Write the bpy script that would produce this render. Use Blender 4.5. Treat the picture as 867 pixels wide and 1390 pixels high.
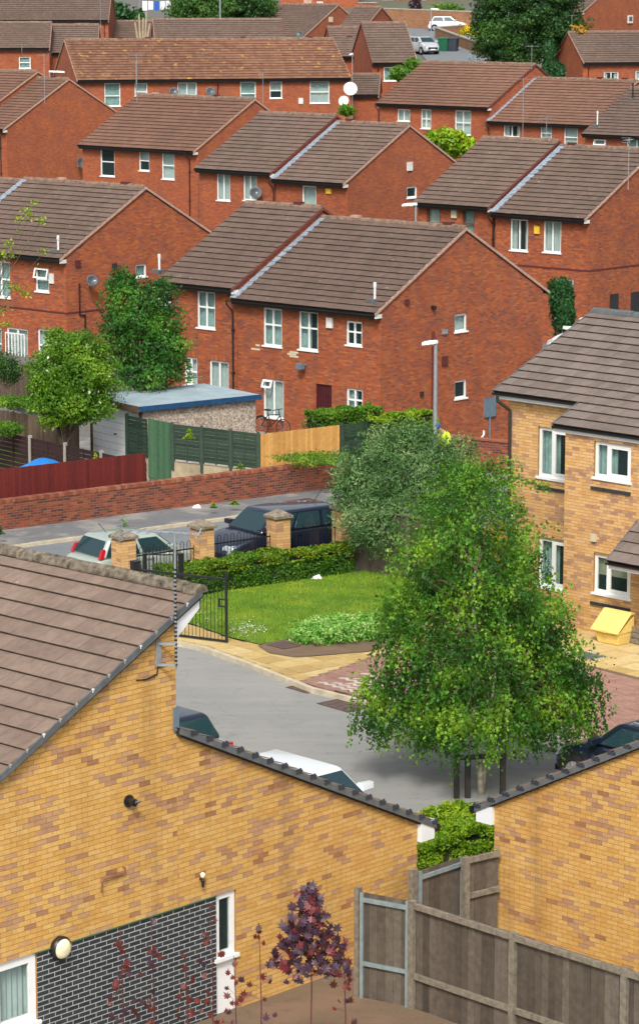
import bpy, math, random, zlib
import numpy as np
from math import sin, cos, tan, radians, atan, atan2, pi, sqrt, hypot
from mathutils import Vector, Matrix, noise
random.seed(7); RNG = np.random.default_rng(7)
S = bpy.context.scene
for o in list(bpy.data.objects): bpy.data.objects.remove(o)
COL = S.collection

# ------------------------------------------------------------------ camera
F_PX, CX, CY, PITCH, CAM_H = 3900.0, 433.5, 695.0, radians(10.45), 15.6
cam_d = bpy.data.cameras.new('camera'); cam = bpy.data.objects.new('camera', cam_d); COL.objects.link(cam)
cam.location = (0, 0, CAM_H); cam.rotation_euler = (pi/2 - PITCH, 0, 0)
cam_d.sensor_fit = 'VERTICAL'; cam_d.sensor_height = 36.0; cam_d.lens = F_PX/1390*36.0
cam_d.clip_start = 0.5; cam_d.clip_end = 5000
S.camera = cam
S.render.resolution_x = 638; S.render.resolution_y = 1024
# ------------------------------------------------------------------ world and sun
SUN_EL, SUN_AZ = radians(47), radians(186)      # azimuth clockwise from +Y: behind the camera, a little to the right
w = bpy.data.worlds.new('World'); S.world = w; w.use_nodes = True
nt = w.node_tree; nt.nodes.clear()
sky = nt.nodes.new('ShaderNodeTexSky'); sky.sky_type = 'NISHITA'; sky.sun_disc = False
sky.sun_elevation = SUN_EL; sky.sun_rotation = SUN_AZ; sky.air_density = 1.0; sky.dust_density = 5.0; sky.ozone_density = 1.0
hs = nt.nodes.new('ShaderNodeHueSaturation'); hs.inputs['Saturation'].default_value = 0.35   # thin cloud: a whiter sky
bg = nt.nodes.new('ShaderNodeBackground'); bg.inputs['Strength'].default_value = 0.095
ow = nt.nodes.new('ShaderNodeOutputWorld')
nt.links.new(sky.outputs[0], hs.inputs['Color']); nt.links.new(hs.outputs[0], bg.inputs[0]); nt.links.new(bg.outputs[0], ow.inputs[0])
sd = bpy.data.lights.new('sun', 'SUN'); sd.energy = 1.5; sd.angle = radians(10); sd.color = (1.0, 0.95, 0.87)
sun = bpy.data.objects.new('sun', sd); COL.objects.link(sun)
sv = Vector((sin(SUN_AZ)*cos(SUN_EL), cos(SUN_AZ)*cos(SUN_EL), sin(SUN_EL)))
sun.rotation_euler = sv.to_track_quat('Z', 'Y').to_euler(); sun.location = (0, -20, 60)
S.view_settings.view_transform = 'Standard'; S.view_settings.look = 'None'
S.view_settings.exposure = 0.9; S.view_settings.gamma = 1.0
S.render.engine = 'CYCLES'

# ------------------------------------------------------------------ surveying helpers (photo pixel -> point in the place)
FW = np.array([0, cos(PITCH), -sin(PITCH)]); UP = np.array([0, sin(PITCH), cos(PITCH)]); RT = np.array([1., 0, 0])
EYE = np.array([0, 0, CAM_H])
def ray(x, y): return FW + RT*((x-CX)/F_PX) - UP*((y-CY)/F_PX)
def atD(x, y, D): return EYE + ray(x, y)*D
def atZ(x, y, z=0.0):
    r = ray(x, y); return EYE + r*((z-CAM_H)/r[2])

# ------------------------------------------------------------------ materials
MATS = {}
def newmat(name):
    m = bpy.data.materials.new(name); m.use_nodes = True; n = m.node_tree.nodes; n.clear()
    out = n.new('ShaderNodeOutputMaterial'); b = n.new('ShaderNodeBsdfPrincipled')
    m.node_tree.links.new(b.outputs[0], out.inputs[0]); MATS[name] = m
    return m, n, m.node_tree.links, b
def rgb(c): return (c[0], c[1], c[2], 1.0)
def ramp(n, stops, interp='LINEAR'):
    r = n.new('ShaderNodeValToRGB'); r.color_ramp.interpolation = interp
    e = r.color_ramp.elements
    while len(e) < len(stops): e.new(0.5)
    for k, (p, c) in enumerate(stops): e[k].position = p; e[k].color = rgb(c)
    return r
def mix(n, l, fac, a, b, blend='MIX'):
    m = n.new('ShaderNodeMix'); m.data_type = 'RGBA'; m.blend_type = blend
    for s, v in ((m.inputs[0], fac), (m.inputs[6], a), (m.inputs[7], b)):
        if hasattr(v, 'links') or hasattr(v, 'is_linked'): l.new(v, s)
        elif isinstance(v, (int, float)): s.default_value = v
        else: s.default_value = rgb(v)
    return m.outputs[2]
def noise_n(n, l, vec, scale, detail=4, rough=0.55):
    t = n.new('ShaderNodeTexNoise'); t.inputs['Scale'].default_value = scale; t.inputs['Detail'].default_value = detail
    t.inputs['Roughness'].default_value = rough
    if vec is not None: l.new(vec, t.inputs['Vector'])
    return t.outputs['Fac']
def mapr(n, l, v, a, b, c=0.0, d=1.0):
    m = n.new('ShaderNodeMapRange'); l.new(v, m.inputs[0])
    m.inputs[1].default_value = a; m.inputs[2].default_value = b; m.inputs[3].default_value = c; m.inputs[4].default_value = d
    return m.outputs[0]
def geo_pos(n): return n.new('ShaderNodeNewGeometry').outputs['Position']
def bump(n, l, b, h, strength=0.4, dist=0.01):
    bm = n.new('ShaderNodeBump'); bm.inputs['Strength'].default_value = strength; bm.inputs['Distance'].default_value = dist
    l.new(h, bm.inputs['Height']); l.new(bm.outputs[0], b.inputs['Normal'])
def plain(name, c, rough=0.6, var=0.12, scale=6.0, metal=0.0, spec=None, coat=0.0, bstr=0.0):
    m, n, l, b = newmat(name)
    f = noise_n(n, l, geo_pos(n), scale, 5)
    f = mapr(n, l, f, 0.3, 0.7)
    dk = tuple(x*(1-var) for x in c); lt = tuple(min(1, x*(1+var)) for x in c)
    l.new(mix(n, l, f, dk, lt), b.inputs['Base Color'])
    b.inputs['Roughness'].default_value = rough; b.inputs['Metallic'].default_value = metal
    if coat: b.inputs['Coat Weight'].default_value = coat; b.inputs['Coat Roughness'].default_value = 0.04
    if bstr: bump(n, l, b, noise_n(n, l, geo_pos(n), scale*8, 4), bstr, 0.01)
    return m
def tinted(name, stops, rough=0.85, nscale=14, namt=0.35, interp='LINEAR', bstr=0.3, spots=None, streak=None, big=None):
    """colour from the per-face 'tint' attribute, grain from noise"""
    m, n, l, b = newmat(name)
    a = n.new('ShaderNodeAttribute'); a.attribute_name = 'tint'
    r = ramp(n, stops, interp); l.new(a.outputs['Fac'], r.inputs[0])
    p = geo_pos(n)
    nf = noise_n(n, l, p, nscale, 6, 0.65)
    c = mix(n, l, mapr(n, l, nf, 0.3, 0.7, 0.0, namt), r.outputs[0], (0, 0, 0), 'MIX') if namt else r.outputs[0]
    c = mix(n, l, mapr(n, l, noise_n(n, l, p, nscale*0.35, 3), 0.35, 0.75, 0.0, namt*0.7), c, tuple(min(1, s*1.7) for s in stops[0][1]))
    if big: c = mix(n, l, mapr(n, l, noise_n(n, l, p, big[1], 3), big[2], big[3], 0, big[4]), c, big[0])
    if spots: c = mix(n, l, mapr(n, l, noise_n(n, l, p, spots[1], 2), spots[2], spots[2]+0.03), c, spots[0])
    if streak:      # rain streaks: noise drawn out down the wall
        mp = n.new('ShaderNodeMapping'); mp.inputs['Scale'].default_value = (2.2, 2.2, .22); l.new(p, mp.inputs['Vector'])
        c = mix(n, l, mapr(n, l, noise_n(n, l, mp.outputs[0], 1.0, 5, .6), .5, .75, 0, streak[1]), c, streak[0])
    c = mix(n, l, mapr(n, l, noise_n(n, l, p, .06, 1), .35, .65, 0, .22), c, (0, 0, 0))
    l.new(c, b.inputs['Base Color']); b.inputs['Roughness'].default_value = rough
    if bstr: bump(n, l, b, noise_n(n, l, p, nscale*5, 4), bstr, 0.006)
    return m
def brick_mat(name, stops, mortar, bw=0.225, bh=0.075, ms=0.009, patch=None, off=0.5, stain=None):
    m, n, l, b = newmat(name)
    uv = n.new('ShaderNodeUVMap'); uv.uv_map = 'UVMap'
    t = n.new('ShaderNodeTexBrick'); t.offset = off; t.squash = 1.0
    t.inputs['Scale'].default_value = 1.0; t.inputs['Color1'].default_value = (0, 0, 0, 1); t.inputs['Color2'].default_value = (1, 1, 1, 1)
    t.inputs['Mortar'].default_value = (0.5, 0.5, 0.5, 1); t.inputs['Mortar Size'].default_value = ms
    t.inputs['Mortar Smooth'].default_value = 0.2; t.inputs['Bias'].default_value = 0.0
    t.inputs['Brick Width'].default_value = bw; t.inputs['Row Height'].default_value = bh
    l.new(uv.outputs[0], t.inputs['Vector'])
    p = geo_pos(n)
    # each brick picks its own tone; burnt bricks gather in patches
    mm = n.new('ShaderNodeMath'); mm.operation = 'ADD'
    l.new(t.outputs['Color'], mm.inputs[0])
    l.new(mapr(n, l, noise_n(n, l, uv.outputs[0], 0.9, 4, 0.6), 0.3, 0.7, -0.22, 0.28), mm.inputs[1])
    r = ramp(n, stops); l.new(mm.outputs[0], r.inputs[0])
    c = mix(n, l, mapr(n, l, noise_n(n, l, p, 30, 4), 0.35, 0.75, 0, 0.35), r.outputs[0], tuple(x*0.5 for x in stops[0][1]))
    if patch: c = mix(n, l, mapr(n, l, noise_n(n, l, uv.outputs[0], patch[1], 3), patch[2], patch[3], 0, patch[4]), c, patch[0])
    c = mix(n, l, t.outputs['Fac'], c, mortar)
    mp = n.new('ShaderNodeMapping'); mp.inputs['Scale'].default_value = (1.6, 1.6, .3); l.new(p, mp.inputs['Vector'])
    c = mix(n, l, mapr(n, l, noise_n(n, l, mp.outputs[0], 1.0, 5, .6), .48, .78, 0, .32), c, tuple(x*.55 for x in stops[2][1]) if len(stops) > 2 else (0.1, 0.05, 0.03))
    c = mix(n, l, mapr(n, l, noise_n(n, l, p, .045, 1), .35, .65, 0, .16), c, (0.0, 0.0, 0.0))
    l.new(c, b.inputs['Base Color']); b.inputs['Roughness'].default_value = 0.9
    inv = n.new('ShaderNodeMath'); inv.operation = 'SUBTRACT'; inv.inputs[0].default_value = 1.0; l.new(t.outputs['Fac'], inv.inputs[1])
    bump(n, l, b, inv.outputs[0], 0.7, 0.008)
    return m
RED = [(0.0, (0.20, 0.062, 0.040)), (0.2, (0.32, 0.074, 0.029)), (0.5, (0.40, 0.090, 0.027)), (0.78, (0.45, 0.108, 0.027)), (1.0, (0.52, 0.145, 0.031))]
brick_mat('red_brick', RED, (0.27, 0.11, 0.065), patch=((0.16, 0.055, 0.045), 1.3, 0.54, 0.70, 0.5))
brick_mat('red_brick_far', [(0.0, (0.26, 0.07, 0.038)), (0.3, (0.36, 0.084, 0.032)), (0.7, (0.42, 0.10, 0.031)), (1.0, (0.48, 0.13, 0.034))], (0.29, 0.12, 0.07), ms=0.007, patch=((0.2, 0.075, 0.06), 0.8, 0.5, 0.7, 0.4))
brick_mat('wall_brick_old', [(0.0, (0.09, 0.035, 0.03)), (0.3, (0.20, 0.05, 0.03)), (0.6, (0.30, 0.062, 0.028)), (1.0, (0.42, 0.11, 0.035))], (0.22, 0.12, 0.08), ms=0.010, patch=((0.08, 0.035, 0.035), 1.0, 0.5, 0.65, 0.6))
brick_mat('soldier_brick', RED, (0.24, 0.11, 0.07), bw=0.075, bh=0.3, off=0.0)
brick_mat('tan_brick_far', [(0.0, (0.22, 0.1, 0.05)), (1.0, (0.36, 0.17, 0.08))], (0.3, 0.18, 0.1), ms=0.007)
YB = [(0.0, (0.63, 0.345, 0.088)), (0.3, (0.69, 0.405, 0.112)), (0.55, (0.73, 0.455, 0.16)), (0.66, (0.65, 0.36, 0.10)), (0.72, (0.54, 0.315, 0.165)), (0.86, (0.48, 0.275, 0.165)), (0.95, (0.42, 0.22, 0.125)), (1.0, (0.33, 0.15, 0.075))]
tinted('yellow_brick', YB, 0.88, 22, 0.22, bstr=0.35, big=((0.5, 0.2, 0.04), 0.9, 0.5, 0.75, 0.25), streak=((0.24, 0.13, 0.05), .4))
YB2 = [(0.0, (0.62, 0.34, 0.12)), (0.3, (0.70, 0.42, 0.17)), (0.55, (0.74, 0.47, 0.22)), (0.68, (0.60, 0.35, 0.15)), (0.74, (0.52, 0.31, 0.19)), (1.0, (0.40, 0.22, 0.14))]
tinted('buff_brick', YB2, 0.88, 22, 0.2, bstr=0.3, big=((0.40, 0.22, 0.13), 0.9, 0.5, 0.72, 0.4))
plain('yellow_mortar', (0.30, 0.17, 0.055), 0.95, 0.2, 12)
plain('grey_mortar', (0.50, 0.53, 0.51), 0.95, 0.1, 12)
tinted('charcoal_brick', [(0, (0.028, 0.033, 0.042)), (1, (0.05, 0.055, 0.062))], 0.55, 20, 0.3, bstr=0.2)
TILE = [(0.0, (0.152, 0.10, 0.078)), (0.5, (0.168, 0.112, 0.088)), (1.0, (0.186, 0.126, 0.10))]
tinted('roof_tile', TILE, 0.9, 5, 0.35, bstr=0.35, spots=((0.36, 0.32, 0.27), 7, 0.71), big=((0.10, 0.07, 0.05), 0.7, 0.45, 0.72, 0.5))
tinted('roof_tile_near', [(0.0, (0.20, 0.142, 0.11)), (0.5, (0.222, 0.16, 0.125)), (1.0, (0.25, 0.18, 0.14))], 0.9, 7, 0.32, bstr=0.4, spots=((0.45, 0.42, 0.36), 14, 0.74), big=((0.14, 0.10, 0.075), 1.6, 0.5, 0.75, 0.4))
tinted('roof_tile_grey', [(0.0, (0.16, 0.124, 0.105)), (0.5, (0.185, 0.146, 0.124)), (1.0, (0.215, 0.172, 0.148))], 0.85, 5, 0.25, bstr=0.3, spots=((0.42, 0.4, 0.37), 9, 0.82))
tinted('roof_tile_red', [(0.0, (0.20, 0.10, 0.066)), (0.5, (0.225, 0.115, 0.076)), (1.0, (0.25, 0.13, 0.088))], 0.9, 4, 0.3, bstr=0.2, spots=((0.45, 0.34, 0.2), 4, 0.74), big=((0.13, 0.08, 0.055), 0.5, 0.45, 0.72, 0.55))
tinted('roof_tile_lichen', [(0.0, (0.20, 0.09, 0.05)), (0.5, (0.25, 0.12, 0.07)), (1.0, (0.30, 0.15, 0.09))], 0.9, 4, 0.25, bstr=0.2, spots=((0.5, 0.27, 0.06), 1.8, 0.655))
plain('roof_under', (0.02, 0.016, 0.014), 0.95)  # near-black deck under the tiles, added to block light
plain('ridge_tile', (0.19, 0.125, 0.09), 0.95, 0.45, 5, bstr=0.6)
plain('ridge_mossy', (0.15, 0.125, 0.09), 0.95, 0.7, 9, bstr=0.8)
plain('verge_mortar', (0.42, 0.27, 0.21), 0.9, 0.25, 8)
plain('verge_brown', (0.15, 0.04, 0.028), 0.8, 0.2, 8)
plain('lead', (0.22, 0.27, 0.33), 0.5, 0.35, 9)
plain('lead_grey', (0.10, 0.112, 0.118), 0.6, 0.25, 6)
plain('upvc', (0.80, 0.81, 0.80), 0.35, 0.03)
plain('white_board', (0.74, 0.77, 0.80), 0.45, 0.06, 3)
plain('black_plastic', (0.014, 0.014, 0.016), 0.4, 0.2)
plain('black_iron', (0.012, 0.013, 0.015), 0.45, 0.2)
plain('brown_frame', (0.16, 0.05, 0.02), 0.5)
plain('curtain_white', (0.80, 0.83, 0.82), 0.9, 0.1, 4)
plain('curtain_teal', (0.50, 0.64, 0.62), 0.9, 0.2, 4)
plain('blind_cream', (0.55, 0.5, 0.36), 0.8, 0.05)
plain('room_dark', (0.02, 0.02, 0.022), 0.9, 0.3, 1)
plain('door_maroon', (0.06, 0.008, 0.012), 0.45, 0.2)
plain('galvanised', (0.30, 0.33, 0.35), 0.45, 0.15, 10, metal=0.3)
plain('lamp_white', (0.72, 0.75, 0.76), 0.4)
plain('box_white', (0.66, 0.66, 0.62), 0.5)
plain('box_yellow', (0.75, 0.5, 0.03), 0.5)
plain('box_blue', (0.12, 0.18, 0.23), 0.45)
plain('dish_grey', (0.07, 0.085, 0.095), 0.5)
plain('dish_white', (0.68, 0.68, 0.64), 0.5)
plain('vent_white', (0.66, 0.68, 0.68), 0.5, 0.15, 8)
plain('concrete', (0.33, 0.31, 0.27), 0.9, 0.2, 5, bstr=0.4)
plain('cast_cap', (0.20, 0.165, 0.12), 0.95, 0.5, 9, bstr=0.6)
plain('render_wall', (0.36, 0.29, 0.19), 0.95, 0.25, 3, bstr=0.4)
plain('blue_paint', (0.012, 0.06, 0.15), 0.5, 0.25, 4)
plain('felt_roof', (0.28, 0.36, 0.40), 0.85, 0.15, 1.5)
plain('white_metal', (0.82, 0.84, 0.86), 0.4, 0.05)
plain('grey_timber_trim', (0.12, 0.09, 0.06), 0.8, 0.3)
tinted('red_stain', [(0, (0.11, 0.010, 0.008)), (1, (0.19, 0.018, 0.012))], 0.7, 10, 0.3)
tinted('brown_stain', [(0, (0.028, 0.010, 0.010)), (1, (0.055, 0.018, 0.018))], 0.75, 10, 0.3)
tinted('green_stain', [(0, (0.010, 0.030, 0.018)), (1, (0.03, 0.065, 0.038))], 0.75, 10, 0.3)
tinted('green_gate', [(0, (0.045, 0.12, 0.06)), (1, (0.09, 0.19, 0.10))], 0.75, 10, 0.3)
tinted('new_timber', [(0, (0.50, 0.25, 0.06)), (1, (0.68, 0.37, 0.11))], 0.75, 10, 0.25)
tinted('old_timber', [(0, (0.09, 0.06, 0.042)), (1, (0.20, 0.135, 0.095))], 0.9, 10, 0.4)
tinted('weathered_board', [(0, (0.08, 0.062, 0.046)), (0.5, (0.12, 0.095, 0.07)), (1, (0.18, 0.148, 0.115))], 0.9, 9, 0.5, bstr=0.5)
plain('weathered_rail', (0.185, 0.16, 0.12), 0.9, 0.35, 12, bstr=0.5)
plain('steel_frame', (0.20, 0.25, 0.255), 0.5, 0.2, 8)
def asphalt(name, c, patch, sc=0.4):
    m, n, l, b = newmat(name); p = geo_pos(n)
    f = mapr(n, l, noise_n(n, l, p, 40, 3), 0.3, 0.7)
    col = mix(n, l, f, tuple(x*0.8 for x in c), tuple(x*1.2 for x in c))
    col = mix(n, l, mapr(n, l, noise_n(n, l, p, sc, 4), 0.48, 0.6, 0, 0.6), col, patch)
    col = mix(n, l, mapr(n, l, noise_n(n, l, p, 3.5, 5), 0.55, 0.75, 0, 0.45), col, tuple(x*0.6 for x in c))
    mp = n.new('ShaderNodeMapping'); mp.inputs['Rotation'].default_value = (0, 0, .75); mp.inputs['Scale'].default_value = (.25, 2.4, 1); l.new(p, mp.inputs['Vector'])
    col = mix(n, l, mapr(n, l, noise_n(n, l, mp.outputs[0], 1.0, 4, .6), .45, .7, 0, .35), col, tuple(min(1, x*1.35) for x in c))
    vo = n.new('ShaderNodeTexVoronoi'); vo.feature = 'DISTANCE_TO_EDGE'; vo.inputs['Scale'].default_value = .35; vo.inputs['Randomness'].default_value = 1.0
    ds = n.new('ShaderNodeVectorMath'); ds.operation = 'ADD'; nn = n.new('ShaderNodeTexNoise'); nn.inputs['Scale'].default_value = 1.5; l.new(p, nn.inputs['Vector']); l.new(p, ds.inputs[0]); l.new(nn.outputs['Color'], ds.inputs[1]); l.new(ds.outputs[0], vo.inputs['Vector'])
    col = mix(n, l, mapr(n, l, vo.outputs['Distance'], 0.0, .006, .3, 0), col, tuple(x*.35 for x in c))
    l.new(col, b.inputs['Base Color']); b.inputs['Roughness'].default_value = 0.92
    bump(n, l, b, noise_n(n, l, p, 70, 3), 0.4, 0.006)
asphalt('car_park_asphalt', (0.235, 0.235, 0.225), (0.27, 0.265, 0.245), 0.5)
asphalt('road_asphalt', (0.15, 0.17, 0.185), (0.18, 0.19, 0.2), 0.7)
asphalt('pavement_asphalt', (0.14, 0.145, 0.15), (0.33, 0.31, 0.27), 0.75)
asphalt('soil', (0.14, 0.095, 0.06), (0.20, 0.12, 0.08), 1.0)
asphalt('far_ground', (0.12, 0.12, 0.11), (0.08, 0.10, 0.04), 0.05)
plain('kerb_stone', (0.46, 0.40, 0.29), 0.9, 0.2, 4, bstr=0.3)
tinted('paving', [(0, (0.50, 0.34, 0.12)), (0.6, (0.62, 0.45, 0.18)), (1, (0.68, 0.53, 0.26))], 0.85, 6, 0.25, bstr=0.3)
tinted('block_red', [(0, (0.32, 0.175, 0.135)), (1, (0.43, 0.25, 0.195))], 0.85, 10, 0.25)
tinted('block_white', [(0, (0.52, 0.47, 0.41)), (1, (0.62, 0.57, 0.51))], 0.85, 10, 0.2)
plain('iron_cover', (0.10, 0.065, 0.055), 0.7, 0.3, 10)
def leafmat(name, stops, trans=0.35, rough=0.55):
    m, n, l, b = newmat(name)
    a = n.new('ShaderNodeAttribute'); a.attribute_name = 'tint'
    r = ramp(n, stops); l.new(a.outputs['Fac'], r.inputs[0])
    l.new(r.outputs[0], b.inputs['Base Color']); b.inputs['Roughness'].default_value = rough
    b.inputs['Specular IOR Level'].default_value = 0.35
    tr = n.new('ShaderNodeBsdfTranslucent')
    l.new(mix(n, l, 0.5, r.outputs[0], (0.25, 0.35, 0.02), 'MIX'), tr.inputs[0])
    ms = n.new('ShaderNodeMixShader'); ms.inputs[0].default_value = trans
    l.new(b.outputs[0], ms.inputs[1]); l.new(tr.outputs[0], ms.inputs[2])
    out = [x for x in n if x.type == 'OUTPUT_MATERIAL'][0]; l.new(ms.outputs[0], out.inputs[0])
leafmat('leaf_birch', [(0, (0.018, 0.08, 0.010)), (0.5, (0.062, 0.21, 0.016)), (1, (0.23, 0.41, 0.03))], 0.32)
leafmat('leaf_light', [(0, (0.035, 0.12, 0.01)), (0.5, (0.11, 0.26, 0.016)), (1, (0.26, 0.42, 0.03))], 0.35)
leafmat('leaf_dark', [(0, (0.008, 0.036, 0.010)), (0.5, (0.024, 0.085, 0.016)), (1, (0.07, 0.17, 0.022))], 0.2)
leafmat('leaf_ash', [(0, (0.012, 0.06, 0.012)), (0.5, (0.045, 0.17, 0.02)), (1, (0.15, 0.34, 0.03))], 0.25)
leafmat('leaf_olive', [(0, (0.04, 0.11, 0.03)), (0.5, (0.11, 0.23, 0.07)), (1, (0.30, 0.43, 0.18))], 0.2)
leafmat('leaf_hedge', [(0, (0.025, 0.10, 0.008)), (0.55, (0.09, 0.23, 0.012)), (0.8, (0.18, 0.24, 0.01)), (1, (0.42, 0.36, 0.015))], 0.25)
leafmat('leaf_lime', [(0, (0.07, 0.19, 0.01)), (0.5, (0.22, 0.38, 0.012)), (1, (0.50, 0.55, 0.02))], 0.3)
leafmat('leaf_variegated', [(0, (0.06, 0.22, 0.02)), (0.6, (0.20, 0.48, 0.07)), (1, (0.50, 0.70, 0.25))], 0.25)
leafmat('leaf_conifer', [(0, (0.006, 0.04, 0.012)), (1, (0.025, 0.11, 0.02))], 0.1)
leafmat('leaf_orange', [(0, (0.3, 0.22, 0.02)), (1, (0.70, 0.28, 0.02))], 0.3)
leafmat('leaf_purple', [(0, (0.028, 0.010, 0.024)), (0.7, (0.055, 0.02, 0.04)), (1, (0.16, 0.02, 0.02))], 0.12, 0.4)
leafmat('leaf_wine', [(0, (0.06, 0.010, 0.013)), (1, (0.16, 0.018, 0.018))], 0.25, 0.45)
leafmat('grass', [(0, (0.06, 0.16, 0.008)), (0.5, (0.17, 0.31, 0.012)), (1, (0.40, 0.43, 0.03))], 0.25)
leafmat('flower_white', [(0, (0.6, 0.62, 0.5)), (1, (0.8, 0.8, 0.75))], 0.2)
leafmat('flower_yellow', [(0, (0.6, 0.42, 0.01)), (1, (0.75, 0.55, 0.02))], 0.2)
plain('lawn_soil', (0.11, 0.20, 0.016), 0.95, 0.35, 2.5, bstr=0.5)
plain('bark_birch', (0.42, 0.38, 0.30), 0.85, 0.45, 9, bstr=0.5)
plain('bark', (0.10, 0.07, 0.045), 0.9, 0.3, 12, bstr=0.5)
plain('post_dark', (0.028, 0.025, 0.022), 0.85, 0.3, 12)
def paint(name, c, metal=0.3): return plain(name, c, 0.32, 0.03, 1, metal=metal, coat=0.8)
paint('paint_pale_green', (0.42, 0.50, 0.44)); paint('paint_navy', (0.010, 0.018, 0.040)); paint('paint_black', (0.012, 0.013, 0.016))
paint('paint_white', (0.74, 0.78, 0.80), 0.0); paint('paint_silver', (0.55, 0.57, 0.60)); paint('paint_blue_grey', (0.16, 0.22, 0.28))
plain('tyre', (0.015, 0.015, 0.015), 0.8); plain('alloy', (0.45, 0.46, 0.48), 0.35, metal=0.6)
plain('headlight_glass', (0.38, 0.42, 0.45), 0.08, 0.3, 20); plain('tail_red', (0.45, 0.012, 0.02), 0.2); plain('plate_white', (0.75, 0.76, 0.72), 0.4)
plain('plate_yellow', (0.75, 0.50, 0.03), 0.4); plain('chrome', (0.7, 0.7, 0.7), 0.15, metal=1.0)
plain('grit_yellow', (0.80, 0.60, 0.18), 0.5, 0.08, 2); plain('tarp_blue', (0.008, 0.16, 0.50), 0.45, 0.25, 2)
plain('hi_vis', (0.62, 0.85, 0.03), 0.6, 0.15); plain('cloth_blue', (0.02, 0.10, 0.42), 0.8); plain('skin', (0.48, 0.27, 0.19), 0.6)
plain('cloth_dark', (0.02, 0.022, 0.03), 0.9); plain('cloth_white', (0.7, 0.72, 0.75), 0.8); plain('cream_glass', (0.82, 0.76, 0.5), 0.3)
plain('copper_pipe', (0.22, 0.09, 0.04), 0.6); plain('bin_green', (0.01, 0.10, 0.05), 0.5); plain('bin_grey', (0.03, 0.04, 0.055), 0.5)
plain('garage_brown', (0.10, 0.06, 0.035), 0.8); plain('litter', (0.75, 0.75, 0.75), 0.6); plain('mottle_dark', (0.10, 0.02, 0.02), 0.6)
def pebble():
    m, n, l, b = newmat('pebbledash'); p = geo_pos(n)
    t = n.new('ShaderNodeTexVoronoi'); t.inputs['Scale'].default_value = 22; l.new(p, t.inputs['Vector'])
    r = ramp(n, [(0, (0.18, 0.14, 0.11)), (0.5, (0.36, 0.29, 0.23)), (1, (0.55, 0.48, 0.40))])
    s = n.new('ShaderNodeSeparateColor'); l.new(t.outputs['Color'], s.inputs[0]); l.new(s.outputs[0], r.inputs[0])
    l.new(r.outputs[0], b.inputs['Base Color']); b.inputs['Roughness'].default_value = 0.9
    bump(n, l, b, t.outputs['Distance'], 0.6, 0.01)
pebble()
def glassmat(name, c, alpha):
    m, n, l, b = newmat(name)
    b.inputs['Base Color'].default_value = rgb(c); b.inputs['Roughness'].default_value = 0.03; b.inputs['Specular IOR Level'].default_value = 0.8
    tr = n.new('ShaderNodeBsdfTransparent'); tr.inputs[0].default_value = (0.93, 0.98, 0.97, 1)
    ms = n.new('ShaderNodeMixShader'); ms.inputs[0].default_value = alpha
    out = [x for x in n if x.type == 'OUTPUT_MATERIAL'][0]
    l.new(tr.outputs[0], ms.inputs[1]); l.new(b.outputs[0], ms.inputs[2]); l.new(ms.outputs[0], out.inputs[0])
glassmat('window_glass', (0.05, 0.09, 0.09), 0.20)
glassmat('car_glass', (0.02, 0.05, 0.06), 0.85)

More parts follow.
